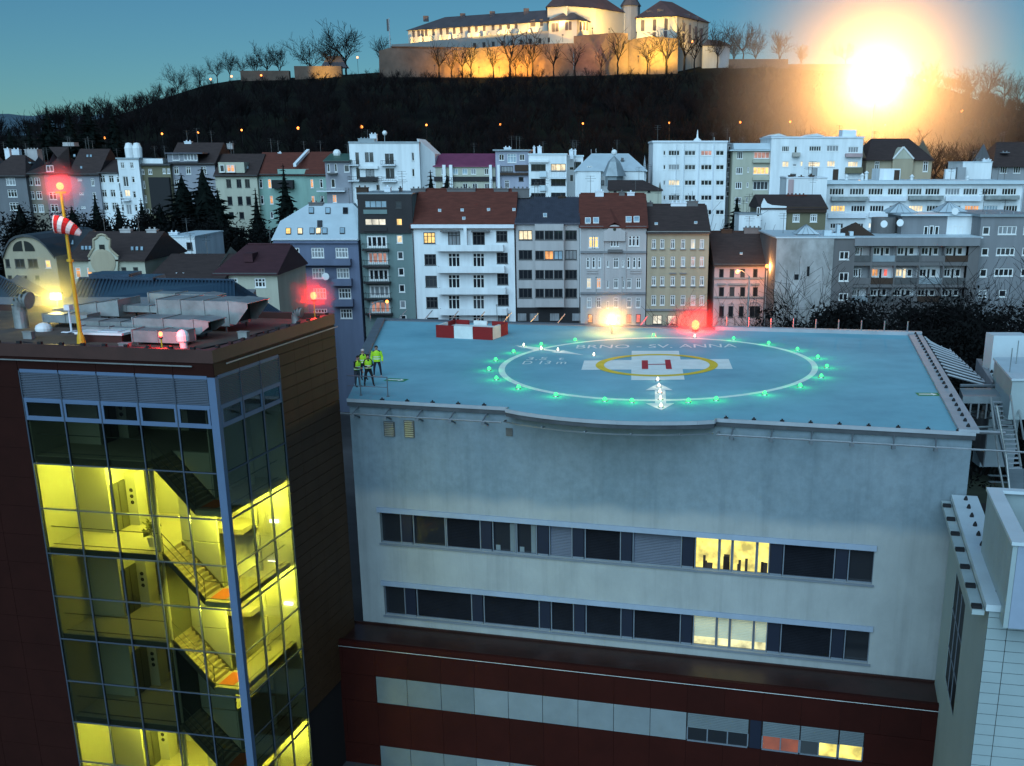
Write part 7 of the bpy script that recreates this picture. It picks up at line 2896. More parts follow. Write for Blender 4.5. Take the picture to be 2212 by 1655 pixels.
for i, (lab, zz_, x0, x1, ye, wm, rf, wins, dy) in enumerate(specs):
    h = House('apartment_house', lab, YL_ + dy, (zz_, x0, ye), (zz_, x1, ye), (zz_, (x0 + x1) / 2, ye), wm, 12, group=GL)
    for (xs2, ys2, w_, h_, nm, tr, kd) in wins:
        kk = {}
        if 'glowing' in lab and xs2[-1] in (162, 178): kk = {(0, 1): 'o'}
        if 'two orange' in lab: kk = {(0, 0): 'o'}
        if 'tall bluish' in lab and kd == 'w': kk = {(0, 0): 'w'}
        h.win(zz_, xs2, ys2, w_, h_, nm, tr, 'white_frame' if i not in (9,) else 'dark_frame', kk if kd != 'o' else {(0, 0): 'o'}, kd if kd in 'dm' else 'd', fw=.1)
    if rf:
        h.roof_gable(rf[0], (zz_, (x0 + x1) / 2, rf[1]), over=.4, hipL=2.5 if i in (0, 2, 3) else 0, hipR=6 if i == 3 else (2.5 if i in (0, 2) else 0))
        h.gutter()
    else:
        h.roof_flat('grey_sheet', .2, .25)
    if i == 0: h.chimney(1, 60, 190, 40, 'white_trim')
    if i == 1: h.chimney(1, 265, 195, 100, 'pale_grey_render', 6, 2); h.chimney(1, 130, 195, 60, 'white_trim', 4, 1)
    if i == 3:
        h.skylights(1, [(600, 250), (655, 345), (705, 252), (732, 252)], 18, 22, {0: 's', 1: 's', 2: 's', 3: 's'})
        h.chimney(1, 570, 165, 90, 'pale_grey_render', 8, 2, h.ze + 6)
    if i == 6:
        for x in (1048, 1112):
            p = py(*D(1, x, 265), YL_ + 3)
            MB().lathe((p.x, p.y, h.zr + .003), [(.75, 0), (.8, 1.6), (.5, 2.4), (.06, 2.5)], 12).build('roof_tank', 'dish_white', h.o)
        MB().box(h.x1 - .3, h.x1 + 3.6, YL_ + .6, YL_ + 5, h.ze - 1.6, h.ze + .1).build('roof_parapet', 'white_render', h.o)
        h.balcony(1, 990, 1050, 590, 612, .8, 'white_trim', rail='black_metal')
    if i == 7:
        c = [py(*D(1, x, 275), YL_ + 2) for x in (1250, 1345)]
        MB().hexa([(c[0].x, YL_ + 2, h.ze), (c[1].x, YL_ + 2, h.ze), (c[1].x, YL_ + 8, h.ze), (c[0].x, YL_ + 8, h.ze)], [(c[0].x, YL_ + 2, c[0].z), (c[1].x - 1, YL_ + 2, c[0].z), (c[1].x - 1, YL_ + 8, c[0].z), (c[0].x, YL_ + 8, c[0].z)]).build('attic', 'dark_sheet', h.o)
        h.boxp('bay', 'dark_opening', 1, 1240, 1370, 420, 720, .9)
    if i == 8:
        a, b_ = h.pt(1, 1355, 300, .3), h.pt(1, 1640, 222, .3)
        MB().box(a.x, h.pt(1, 1590, 222).x, YL_ + .4, YL_ + 1.0, a.z, b_.z - .2).build('attic_front', 'darkened_lavender', h.o)
        MB().box(a.x - .2, b_.x, YL_ - .2, YL_ + 4, b_.z - .2, b_.z).build('attic_roof', 'blue_sheet', h.o)
        for x in (1420, 1500, 1525, 1550, 1575):
            p = h.pt(1, x, 258, .3)
            add_window(h.o, (p.x, YL_ + .3, p.z), 0, .7 if x > 1450 else 1.2, 1.1, 0, 0, 'white_frame', 'd', .08)
        h.chimney(1, 1515, 132, 55, 'white_trim'); h.chimney(1, 1850, 148, 44, 'pale_grey_render', 8)
    if i == 9:
        a, b_ = h.pt(1, 1760, 385), h.pt(1, 1960, 300)
        MB().box(a.x, b_.x, YL_ - .9, YL_ + 3, a.z, b_.z).build('dormer', 'cream_render', h.o)
        p = h.pt(1, 1845, 350, .9)
        add_window(h.o, (p.x, YL_ - 1.15, p.z), 0, 1.4, 1.2, 1, .3, 'white_frame', 'o', .12)
        p = h.pt(1, 1775, 350, .9)
        add_window(h.o, (p.x, YL_ - 1.15, p.z), 0, .8, 1.2, 0, 0, 'white_frame', 'd', .1)
        h.skylights(1, [(1990, 345)], 22, 24, {0: 's'})
    if i == 10:
        MB().box(h.pt(2, 190, 450).x, h.pt(2, 365, 450).x, YL_ - .02 - 1.2, YL_ - .003, h.pt(2, 200, 525).z, h.pt(2, 200, 455).z).build('loggia', 'dark_opening', h.o)
        h.boxp('upper_wall', 'turquoise_render', 2, 235, 490, 365, 405, .4)
        for x in (250, 275):
            h.chimney(2, x, 228 + (x - 250), 28, 'white_trim')
        mb = MB()
        q0_ = py(*D(2, 480, 225), YL_ + 6)
        q1_ = h.pt(2, 372, 345)
        mb.hexa([(q1_.x - .2, YL_ - .3, q1_.z), (q1_.x + .3, YL_ - .3, q1_.z), (q0_.x + .3, YL_ + 6, q0_.z), (q0_.x - .2, YL_ + 6, q0_.z)], [(q1_.x - .2, YL_ - .3, q1_.z + .5), (q1_.x + .3, YL_ - .3, q1_.z + .5), (q0_.x + .3, YL_ + 6, q0_.z + .5), (q0_.x - .2, YL_ + 6, q0_.z + .5)])
        mb.build('fire_wall', 'white_trim', h.o)
    if i == 12:
        h.boxp('awning', 'dark_grey_render', 2, 645, 725, 395, 408, .8)
        h.balcony(2, 560, 790, 522, 552, .9, 'white_trim', rail='steel')
        MB().ball(py(*D(2, 720, 235), YL_ + 2), .7).build('roof_vent', 'dish_white', h.o)
    h.finish(bool(rf))

# ================================================================== hill
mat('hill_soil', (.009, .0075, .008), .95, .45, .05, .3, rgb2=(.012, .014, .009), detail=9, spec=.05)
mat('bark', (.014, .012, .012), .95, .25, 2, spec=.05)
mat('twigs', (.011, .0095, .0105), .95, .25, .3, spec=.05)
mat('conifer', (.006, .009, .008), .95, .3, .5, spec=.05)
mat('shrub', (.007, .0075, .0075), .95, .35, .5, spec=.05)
mat('hazed_forest', (.05, .085, .11), .95, .3, .01)  # bluish distance haze put into the forest colour
RIDGE = [(-900, 310), (-300, 305), (60, 292), (150, 280), (210, 266), (270, 249), (330, 226), (400, 197), (450, 182), (520, 171), (640, 167), (760, 160), (850, 154), (1000, 153), (1200, 151), (1400, 147),
         (1600, 141), (1700, 141), (1860, 150), (1980, 168), (2060, 205), (2130, 226), (2212, 240), (2500, 262), (3200, 280)]
YR, YB0, ZB0 = 560.0, 236.0, -8.0
RW = [(py(x, y, YR).x, py(x, y, YR).z) for x, y in RIDGE]
RX, RZ = np.array([a for a, _ in RW]), np.array([b for _, b in RW])


def hash2(i, j):
    v = math.sin(i * 127.1 + j * 311.7) * 43758.5453
    return v - math.floor(v)


def vnoise(x, y):
    i, j = math.floor(x), math.floor(y)
    f, g = x - i, y - j
    f, g = f * f * (3 - 2 * f), g * g * (3 - 2 * g)
    return (hash2(i, j) * (1 - f) + hash2(i + 1, j) * f) * (1 - g) + (hash2(i, j + 1) * (1 - f) + hash2(i + 1, j + 1) * f) * g


def terr(X, Y):
    zr = float(np.interp(X, RX, RZ))
    t = (Y - YB0) / (YR - YB0)
    if t <= 0:
        return ZB0 + t * 20
    if t > 1:
        return zr - (Y - YR) * .12
    nz = (vnoise(X / 26, Y / 26) - .5) * 5 * math.sin(math.pi * t) + (vnoise(X / 9, Y / 9) - .5) * 1.6 * math.sin(math.pi * t)
    return ZB0 + (zr - ZB0) * t + nz


xs_ = np.linspace(-420, 420, 150)
ys_ = np.linspace(164, 760, 90)
vs = [(x, y, terr(x, y)) for y in ys_ for x in xs_]
fs = [(j * 150 + i, j * 150 + i + 1, (j + 1) * 150 + i + 1, (j + 1) * 150 + i) for j in range(89) for i in range(149)]
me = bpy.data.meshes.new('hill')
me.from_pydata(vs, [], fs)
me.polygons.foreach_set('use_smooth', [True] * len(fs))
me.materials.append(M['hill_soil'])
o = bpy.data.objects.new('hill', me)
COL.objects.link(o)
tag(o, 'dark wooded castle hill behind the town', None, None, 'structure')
# far hills
mb = MB()
fx = np.linspace(-1500, 600, 140)
tops = [py(CX, 258 - 10 * vnoise(x / 160, 3.3) - 9 * vnoise(x / 23, 7.7) - 5 * vnoise(x / 8, 1.7), 1500).z for x in fx]
for i in range(139):
    mb.q((fx[i], 1500, tops[i]), (fx[i + 1], 1500, tops[i + 1]), (fx[i + 1], 1000, -20), (fx[i], 1000, -20))
    mb.q((fx[i], 1500, tops[i]), (fx[i + 1], 1500, tops[i + 1]), (fx[i + 1], 1800, tops[i + 1] - 30), (fx[i], 1800, tops[i] - 30))
tag(mb.build('far_hills', 'hazed_forest'), 'distant wooded hills beyond the town', None, None, 'structure')


# ------------------------------------------------------------------ trees
def bare_tree(seed, height=10.0, spread=.45, trunk=.32, lim=6, thick=1.0, upright=.5, lv=3):
    r = random.Random(seed)
    T, Cn = MB(), MB()
    th = height * trunk
    base = Vector((0, 0, -.3))
    p = base
    segs = 4
    rad = height * .017 * thick
    pts = [base]
    for i in range(segs):
        q = Vector((r.uniform(-.02, .02) * height * (i + 1) / segs, r.uniform(-.02, .02) * height * (i + 1) / segs, th * (i + 1) / segs))
        T.tube(p, q, rad * (1.15 - .1 * i), rad * (1.15 - .1 * (i + 1)), n=5)
        p = q
        pts.append(q)
    minr = .028 * thick

    def grow(p, d, L, rad, lvl):
        q = p
        n = 3
        for k in range(n):
            d = (d + Vector((r.uniform(-.22, .22), r.uniform(-.22, .22), r.uniform(-.06, .2)))).normalized()
            e = q + d * (L / n)
            Cn.tube(q, e, max(minr, rad * (1 - .22 * k)), max(minr, rad * (1 - .22 * (k + 1))), n=3, cap=False)
            if lvl > 0 and k >= (0 if lvl < 3 else 1):
                m = 2 if lvl > 1 else r.choice((2, 3))
                for _ in range(m):
                    a = d.orthogonal().normalized()
                    a.rotate(Matrix.Rotation(r.uniform(0, 6.28), 3, d))
                    nd = (d * r.uniform(.55, .9) + a * r.uniform(.5, .95) + Vector((0, 0, .12))).normalized()
                    grow(e, nd, L * r.uniform(.45, .65), rad * .5, lvl - 1)
            q = e

    for i in range(lim):
        ang = 6.283 * i / lim + r.uniform(-.5, .5)
        st = p if i % 2 == 0 else pts[-2].lerp(p, r.uniform(.2, 1))
        up = r.uniform(upright * .7, upright * 1.7) if i else 2.0
        d = Vector((math.cos(ang) * spread * 2, math.sin(ang) * spread * 2, up + .35)).normalized()
        grow(st, d, (height - th) * r.uniform(.5, .72), rad * .6, lv - 1 if lv < 3 else 2)
    return T.mesh('trunk', 'bark'), Cn.mesh('crown', 'twigs')


BARE = [bare_tree(s, 10.0, sp_, tr_, lm_, 1.0, up_) for s, sp_, tr_, lm_, up_ in ((1, .45, .30, 8, .6), (2, .30, .24, 8, 1.0), (3, .55, .34, 8, .45), (4, .40, .28, 9, .7), (5, .22, .2, 7, 1.4), (6, .6, .26, 9, .5))]


def conifer(seed, height=10.0, width=.28, gaps=.2):
    r = random.Random(seed)
    T, Cn = MB(), MB()
    T.tube((0, 0, -.3), (0, 0, height * .97), height * .018, .02, n=5)
    n = 34
    for k in range(n):
        f = k / n
        z = height * (.06 + .92 * f)
        R = height * width * (1 - f) ** .85 * r.uniform(.72, 1.15) + .08
        m = max(6, int(22 * (1 - f) + 5))
        for i in range(m):
            if r.random() < gaps:
                continue
            a = 6.283 * (i + r.random()) / m
            c, s = math.cos(a), math.sin(a)
            L = R * r.uniform(.7, 1.15)
            w = L * .42
            dz = -L * r.uniform(.05, .38)
            for j in range(3):
                f0, f1 = .12 + j * .29, .12 + (j + 1) * .33
                ww = w * (1 - .25 * j)
                p0 = Vector((c * L * f0, s * L * f0, z + dz * f0))
                tip = Vector((c * L * f1, s * L * f1, z + dz * f1 + r.uniform(-.04, .06) * height * .1))
                sd = Vector((-s, c, 0))
                Cn.q(p0 + sd * ww * r.uniform(.6, 1) + Vector((0, 0, r.uniform(-.12, .05) * w)), tip, p0 - sd * ww * r.uniform(.6, 1) + Vector((0, 0, r.uniform(-.12, .05) * w)))
                Cn.q(p0 + Vector((0, 0, ww * .35)), tip, p0 - Vector((0, 0, ww * .5)))
    # inner mass of old shaded twigs
    prof = []
    for k in range(15):
        f = k / 14
        prof.append((max(.03, height * width * (1 - f) ** .9 * r.uniform(.45, .62)), height * (.05 + .90 * f)))
    i0 = len(Cn.v)
    Cn.lathe((0, 0, 0), prof, 9)
    for q in range(i0, len(Cn.v)):
        x, y, z = Cn.v[q]
        s = r.uniform(.75, 1.25)
        Cn.v[q] = (x * s, y * s, z + r.uniform(-.1, .1))
    return T.mesh('trunk', 'bark'), Cn.mesh('crown', 'conifer')


CON = [conifer(1, 10, .30, .12), conifer(2, 10, .22, .1), conifer(3, 10, .36, .2), conifer(4, 10, .26, .12)]


def bush_mesh(seed, m='shrub', n=4200):
    r = random.Random(seed)
    T, Cn = MB(), MB()
    for k in range(5):
        a = r.uniform(0, 6.28)
        T.tube((0, 0, -.2), (math.cos(a) * .35, math.sin(a) * .35, .8), .03, .015, n=4)
    cl = [(Vector((r.uniform(-.55, .55), r.uniform(-.55, .55), r.uniform(.3, 1.4))), r.uniform(.12, .34)) for _ in range(26)]
    for k in range(n):
        c, s = r.choice(cl)
        d = Vector((r.gauss(0, 1), r.gauss(0, 1), r.gauss(0, 1))).normalized() * s * r.uniform(.5, 1.1)
        p = c + d
        if p.z < .02:
            continue
        e = Vector((r.gauss(0, 1), r.gauss(0, 1), r.gauss(0, 1))).normalized() * .03
        g = e.orthogonal().normalized() * .014
        Cn.q(p - e, p + g, p + e, p - g)
    return T.mesh('stem', 'bark'), Cn.mesh('foliage', m)


BUSH = [bush_mesh(1), bush_mesh(2), bush_mesh(3)]


def tall(me2, height=10.0):
    """stretch a pair of tree meshes so that the crown ends at the nominal height"""
    zs = sorted(v.co.z for v in me2[1].vertices)
    zm = zs[int(len(zs) * .985)]
    for me in me2:
        for v in me.vertices:
            v.co *= height / zm
    return me2


AIRY = [bare_tree(s, 10.0, sp_, .34, 6, 1.15, up_, 2) for s, sp_, up_ in ((31, .42, .8), (32, .34, 1.0), (33, .5, .65))]
for _v in BARE + CON + AIRY:
    tall(_v)


def put(name, var, pos, h, rz, label, cat, group, wide=1.0, parts=('trunk', 'crown'), base=10.0):
    t = thing(name, pos, label, cat, group)
    s = h / base
    for me, nm in zip(var, parts):
        o = bpy.data.objects.new(nm, me)
        COL.objects.link(o)
        o.parent = t
        o.scale = (s * wide, s * wide, s)
        o.rotation_euler.z = rz
    return t


def put_px(name, var, x, yb, yt, Y, rz, label, cat, group, wide=1.0, ground=None, parts=('trunk', 'crown'), base=10.0):
    a, b_ = py(x, yb, Y), py(x, yt, Y)
    z = a.z if ground is None else ground
    return put(name, var, (a.x, Y, z), b_.z - z, rz, label, cat, group, wide, parts, base)


rr = random.Random(21)
# trees along the skyline
SKY = [(300, 240, 205, 'sparse shrubby tree low on the left end of the hill'), (345, 222, 180, 'thin young tree on the rising left skyline'),
       (385, 205, 143, 'bushy bare tree with round head on the rising skyline'), (432, 190, 143, 'bare tree beside the round headed one on the rising skyline'),
       (470, 178, 128, 'bare tree over the first path lamps of the skyline'), (497, 172, 114, 'tall bare tree over the second path lamp'),
       (522, 170, 122, 'spreading bare tree before the low fort wall'), (552, 168, 118, 'bare tree at the start of the low fort wall'), (578, 168, 98, 'wide airy bare tree above the fort wall'),
       (606, 168, 102, 'slender bare tree above the fort wall'), (672, 164, 78, 'dense dark bare tree before the lit fort corner'), (715, 160, 78, 'bare tree leaning beside the lit fort corner'),
       (748, 158, 54, 'tallest wide bare tree left of the castle flagpole'), (826, 152, 82, 'bare tree at the foot of the flagpole'), (884, 152, 106, 'small bare tree before the dark bastion end'),
       (948, 152, 92, 'bare tree at the edge of the orange lit bastion'), (975, 153, 104, 'short bare tree on the orange lit bastion'), (998, 154, 96, 'thin bare tree on the orange lit bastion'),
       (1017, 153, 98, 'bare tree with low fork before the lit bastion'), (1066, 152, 88, 'slim bare tree at the brightest bastion patch'), (1101, 152, 64, 'broad dark tree in the middle of the lit bastion'),
       (1113, 153, 112, 'small bare tree under the broad bastion tree'), (1150, 150, 58, 'tall bare tree at the end of the lit bastion'), (1140, 152, 104, 'short bare tree by the end of the lit bastion'),
       (1196, 148, 88, 'dark shrubby tree before the shaded bastion'), (1242, 147, 92, 'second dark shrubby tree before the shaded bastion'), (1298, 146, 100, 'low dark tree before the reddish bastion'),
       (1335, 145, 66, 'bulky dark tree between the two lit bastions'), (1398, 142, 84, 'slim bare tree on the bright yellow bastion'), (1440, 142, 66, 'crooked bare tree on the bright yellow bastion'),
       (1478, 143, 48, 'large dark bare tree at the castle corner'), (1500, 142, 62, 'thick bare tree below the castle corner block'), (1550, 138, 58, 'bare tree beyond the castle corner block'),
       (1585, 136, 78, 'low bare tree on the ridge wall'), (1605, 134, 50, 'round headed bare tree on the ridge wall'), (1632, 133, 74, 'leaning bare tree on the ridge wall'),
       (1683, 142, 68, 'narrow upright tree on the ridge wall end'), (1730, 146, 98, 'small round tree on the open ridge'), (1826, 148, 92, 'bare tree veiled by the glare of the hill lamp'),
       (2010, 196, 130, 'dark dense tree just beyond the hill lamp glare'), (2085, 214, 148, 'tall bare tree past the glare'), (2132, 222, 138, 'tallest bare tree past the glare, with forked trunk'),
       (2168, 228, 160, 'bare tree between the forked tree and the picture edge'), (2198, 234, 164, 'bushy bare tree at the very edge of the ridge')]
for i, (x, yb, yt, lab) in enumerate(SKY):
    infront = 900 < x < 1520
    Y = 534 + rr.uniform(-3, 1) if infront else 556 - rr.uniform(0, 6)
    v = BARE[4] if ('narrow' in lab or 'slim' in lab or 'slender' in lab or 'thin' in lab) else (BARE[5] if ('dense' in lab or 'bushy' in lab or 'dark' in lab) else BARE[i % 4])
    if infront:
        v = AIRY[i % 3]
    X = py(x, yb, Y).x
    gz_ = min(py(x, yb, Y).z, terr(X, Y) + .5) if not infront else terr(X, Y)
    put_px('bare_tree', v, x, yb, yt, Y, rr.uniform(0, 6.28), lab, 'tree', 'bare trees along the hill skyline', rr.uniform(.9, 1.2), gz_ - .4)

# street lamps on the hillside path
LAMPS = [(207, 297), (226, 298), (251, 295), (350, 289), (428, 286), (522, 281), (644, 277), (781, 274), (921, 270), (1081, 269), (1259, 267), (1446, 265), (1599, 264), (1707, 263)]
LP = []
for i, (x, y) in enumerate(LAMPS):
    bestY = 300
    for Y in np.linspace(245, 540, 240):
        p = py(x, y, Y)
        if terr(p.x, Y) + 5.5 >= p.z:
            bestY = Y
            break
    p = py(x, y, bestY)
    LP.append((x, y, bestY))
    words_ = ['first', 'second', 'third', 'fourth', 'fifth', 'sixth', 'seventh', 'eighth', 'ninth', 'tenth', 'eleventh', 'twelfth', 'thirteenth', 'last'][i]
    t = thing('street_lamp', (p.x, bestY, terr(p.x, bestY)), f'glowing orange path lamp, {words_} of the hillside row from the conifers', 'lamp', 'lamps along the hillside path')
    MB().tube((p.x, bestY, terr(p.x, bestY) - .3), (p.x, bestY, p.z - .3), .07, n=5).build('post', 'black_metal', t)
    big = .42 if i in (0, 6, 7) else .30
    MB().ball((p.x, bestY, p.z), big, 8, 5).build('lamp_globe', 'sodium_lamp', t)
for i, (x, y) in enumerate(((455, 171), (500, 165), (564, 163), (772, 124), (1496, 90), (2078, 240), (1912, 270))):
    Y = 548 if x < 1600 else 400
    p = py(x, y, Y)
    words_ = ['at the foot of the left skyline trees', 'under the tall skyline tree', 'before the low fort wall', 'by the castle flagpole', 'by the castle corner block', 'on the far slope past the glare', 'under the hill glare'][i]
    zb_ = min(terr(p.x, Y), p.z - 3)
    t = thing('street_lamp', (p.x, Y, zb_), 'warm path lamp ' + words_, 'lamp', 'lamps on the upper hill')
    MB().tube((p.x, Y, zb_), (p.x, Y, p.z - .3), .08, n=5).build('post', 'black_metal', t)
    MB().ball((p.x, Y, p.z), .45, 8, 5).build('lamp_globe', 'sodium_lamp', t)

# the hanging wood: one mass of small bare trees
rw = np.random.default_rng(5)


def simple_tree(seed):
    r = random.Random(seed)
    b = MB()
    b.tube((0, 0, -.3), (0, 0, 3.2), .16, .11, n=3, cap=False)
    for k in range(9):
        z = r.uniform(2.0, 3.3)
        a = r.uniform(0, 6.28)
        d = Vector((math.cos(a) * .6, math.sin(a) * .6, r.uniform(.6, 1.4))).normalized()
        q = Vector((0, 0, z)) + d * r.uniform(2.2, 4.2)
        b.tube((0, 0, z), q, .085, .05, n=3, cap=False)
        for j in range(4):
            p = Vector((0, 0, z)).lerp(q, r.uniform(.4, 1))
            e = (d + Vector((r.uniform(-.9, .9), r.uniform(-.9, .9), r.uniform(-.1, .8)))).normalized()
            s = p + e * r.uniform(1.2, 2.4)
            b.tube(p, s, .05, .032, n=3, cap=False)
            for m in range(2):
                e2 = (e + Vector((r.uniform(-.9, .9), r.uniform(-.9, .9), r.uniform(-.2, .7)))).normalized()
                p2 = p.lerp(s, r.uniform(.3, 1))
                b.tube(p2, p2 + e2 * r.uniform(.7, 1.4), .034, .03, n=3, cap=False)
    return np.array(b.v), np.array(b.f)


ST = [simple_tree(s) for s in range(6)]


def proj(X, Y, Z):
    fy = Y * math.cos(TH) - (Z - CAMH) * math.sin(TH)
    uy = Y * math.sin(TH) + (Z - CAMH) * math.cos(TH)
    return CX + F * X / fy, CY - F * uy / fy


V_, F_, off = [], [], 0
cnt = 0
tries = 0
while cnt < 2100 and tries < 9000:
    tries += 1
    Y = rw.uniform(238, 528)
    x = rw.uniform(-60, 2290)
    X = (x - CX) / F * (Y * math.cos(TH)) * 1.0
    z = terr(X, Y)
    s = rw.uniform(.75, 1.35) * (1 - .45 * max(0, (Y - 430) / 100))
    if 1480 < x < 1560 and Y > 500:
        continue
    if 900 < x < 1560 and Y > 520:
        s *= .45
    px_, py_ = proj(X, Y, z + 7 * s)
    bad = False
    for lx, ly, lY in LP:
        if abs(px_ - lx) < 11 and Y < lY and py_ < ly + 3:
            bad = True
    if bad:
        continue
    v, f = ST[cnt % 6]
    a = rw.uniform(0, 6.28)
    c, s_ = math.cos(a), math.sin(a)
    R = np.array([[c, s_, 0], [-s_, c, 0], [0, 0, 1]])
    vv = (v @ R) * s + np.array([X, Y, z])
    V_.append(vv)
    F_.append(f + off)
    off += len(v)
    cnt += 1
VV, FF = np.concatenate(V_), np.concatenate(F_)
me = bpy.data.meshes.new('hanging_wood')
me.vertices.add(len(VV))
me.vertices.foreach_set('co', VV.astype(np.float32).ravel())
me.loops.add(FF.size)
me.loops.foreach_set('vertex_index', FF.astype(np.int32).ravel())
me.polygons.add(len(FF))
me.polygons.foreach_set('loop_start', np.arange(0, FF.size, 4, dtype=np.int32))
me.update(calc_edges=True)
me.materials.append(M['twigs'])
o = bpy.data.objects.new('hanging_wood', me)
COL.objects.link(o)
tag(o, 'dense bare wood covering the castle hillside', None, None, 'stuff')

# conifers
CONS = [(20, 330, 288, 240, 0, 'small conifer at the left edge below the far hills'), (60, 330, 275, 238, 1, 'narrow conifer second from the left edge'), (100, 330, 240, 300, 0, 'dark conifer group tree on the left shoulder of the hill'),
        (145, 330, 238, 280, 3, 'pointed conifer left of the tallest hill conifer'), (188, 330, 233, 278, 0, 'tallest broad conifer at the left foot of the hill'), (240, 320, 232, 300, 1, 'lone pointed conifer right of the tallest hill conifer'),
        (392, 510, 388, 190, 2, 'broad dark conifer before the olive house'), (437, 520, 376, 188, 2, 'largest dark conifer with ragged branches before the cream house'), (470, 500, 420, 180, 0, 'lower dark conifer beside the largest one'),
        (552, 500, 420, 178, 1, 'slim dark conifer before the turquoise house'), (612, 490, 368, 190, 1, 'tall slim conifer before the turquoise house loggia'), (205, 490, 430, 185, 3, 'small conifer before the lavender grey house'),
        (255, 490, 450, 182, 0, 'low dark conifer before the bluish white house'), (305, 490, 440, 184, 3, 'dark conifer below the tall white house'), (155, 490, 455, 184, 2, 'squat conifer before the pinkish house'),
        (42, 490, 450, 184, 2, 'squat conifer before the grey edge house'), (345, 500, 450, 184, 2, 'dark round conifer under the olive house'), (1592, 480, 440, 172, 0, 'dark conifer between the white block and the garden wall house'), (930, 415, 380, 196, 3, 'small dark evergreen before the crimson roof terrace'), (965, 412, 388, 196, 0, 'low evergreen beside the crimson roof terrace pilaster')]
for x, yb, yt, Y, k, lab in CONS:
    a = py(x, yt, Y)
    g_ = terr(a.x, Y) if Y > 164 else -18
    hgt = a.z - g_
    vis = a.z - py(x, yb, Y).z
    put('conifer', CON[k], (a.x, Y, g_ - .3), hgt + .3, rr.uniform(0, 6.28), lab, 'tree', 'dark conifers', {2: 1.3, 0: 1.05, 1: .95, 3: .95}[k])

YBARE = [tall(bare_tree(s, 10.0, sp_, .22, 12, .34, up_)) for s, sp_, up_ in ((11, .45, .7), (12, .35, 1.0), (13, .55, .5))]
# bare shrubs and trees in the dark yard beyond the pad
YARD = [(1530, 690, 440, 172, 0, 'bare tree behind the beige house roof end'), (1500, 710, 640, 135, 5, 'bare bushy tree lit red behind the red pad lamp'), (1545, 712, 640, 134, 2, 'bare bush left of the pink house corner, reddish'),
        (1790, 690, 570, 134, 0, 'leafless climbing tree against the stained blank wall'), (1768, 700, 600, 133, 3, 'second leafless tree against the stained blank wall'), (1840, 705, 620, 131, 5, 'dark bushy bare tree under the grey flats, first'),
        (1900, 710, 625, 131, 5, 'dark bushy bare tree under the lit balcony'), (1960, 710, 630, 130, 2, 'dark spreading bare tree under the balconies'), (2030, 715, 600, 129, 5, 'dark bushy bare tree before the end of the flats'),
        (2100, 720, 580, 128, 3, 'dark tree before the grey flats wall'), (2170, 720, 570, 128, 5, 'tall dark bare tree at the edge of the yard'), (2220, 720, 560, 127, 0, 'dark bare tree cut by the picture edge in the yard')]
for x, yb, yt, Y, k, lab in YARD:
    put_px('bare_tree', YBARE[k % 3], x, yb, yt + 28, Y, rr.uniform(0, 6.28), lab, 'tree', 'leafless trees in the dark yard', 1.1, -19)
BPOS = [(1700, 655, 134), (1730, 650, 133.5), (1760, 660, 133), (1800, 655, 132), (1850, 640, 131), (1890, 648, 131), (1940, 645, 130), (1990, 640, 130), (2040, 650, 129), (2090, 640, 128), (2140, 645, 128), (2190, 640, 127), (2225, 650, 126), (1815, 690, 118), (1900, 685, 117), (1985, 690, 116), (2070, 690, 114), (2150, 700, 112), (2210, 705, 110)]
BL = ['beside the pink house door', 'before the stained wall foot', 'under the climbing tree', 'at the flats corner', 'under the first balcony', 'under the second balcony', 'under the third balcony', 'under the fourth balcony', 'under the last balcony', 'before the grey end flats', 'by the end flats wall', 'near the yard edge', 'at the yard edge', 'in the front row, first from the red lamp', 'in the front row, second from the red lamp', 'in the front row, third from the red lamp', 'in the front row, behind the net frames', 'in the front row, beyond the net frames', 'in the front row, nearest the hut']
for (x, yt, Y), w_ in zip(BPOS, BL):
    p = py(x, yt + 14, Y)
    put('bush', BUSH[rr.randrange(3)], (p.x, Y, -19.5), p.z + 19.5, rr.uniform(0, 6.28), 'dark dense bush ' + w_, 'bush', 'dark bushes in the yard', 1.0 if Y > 120 else .8, ('stem', 'foliage'), 1.6)
GB2 = [(15, 455, 182, 'below the grey edge house'), (75, 462, 180, 'below the set back grey house'), (118, 458, 181, 'below the brownish house'), (178, 462, 180, 'below the pinkish house'), (232, 470, 178, 'below the lavender grey house'), (282, 472, 177, 'below the bluish white house'), (330, 470, 178, 'below the tall white house'), (372, 455, 180, 'below the olive house'), (410, 470, 174, 'at the foot of the largest conifer'), (498, 478, 172, 'below the cream house'), (525, 485, 170, 'beside the slim conifer'), (585, 490, 168, 'below the turquoise house')]
for x, yt, Y, w_ in GB2:
    p = py(x, yt, Y)
    g_ = terr(p.x, Y) - .5
    put('bush', BUSH[rr.randrange(3)], (p.x, Y, g_), p.z - g_, rr.uniform(0, 6.28), 'dark garden bush ' + w_, 'bush', 'dark garden bushes of the left terrace', .75, ('stem', 'foliage'), 1.6)
mat('night_lawn', (.02, .026, .016), .95, .4, .3)
mb = MB()
mb.q((20, 92, -18.5), (75, 88, -18.5), (80, 140, -18.5), (24, 141, -18.5))
tag(mb.build('lawn', 'night_lawn'), 'dark grass yard below the grey flats', None, None, 'structure')
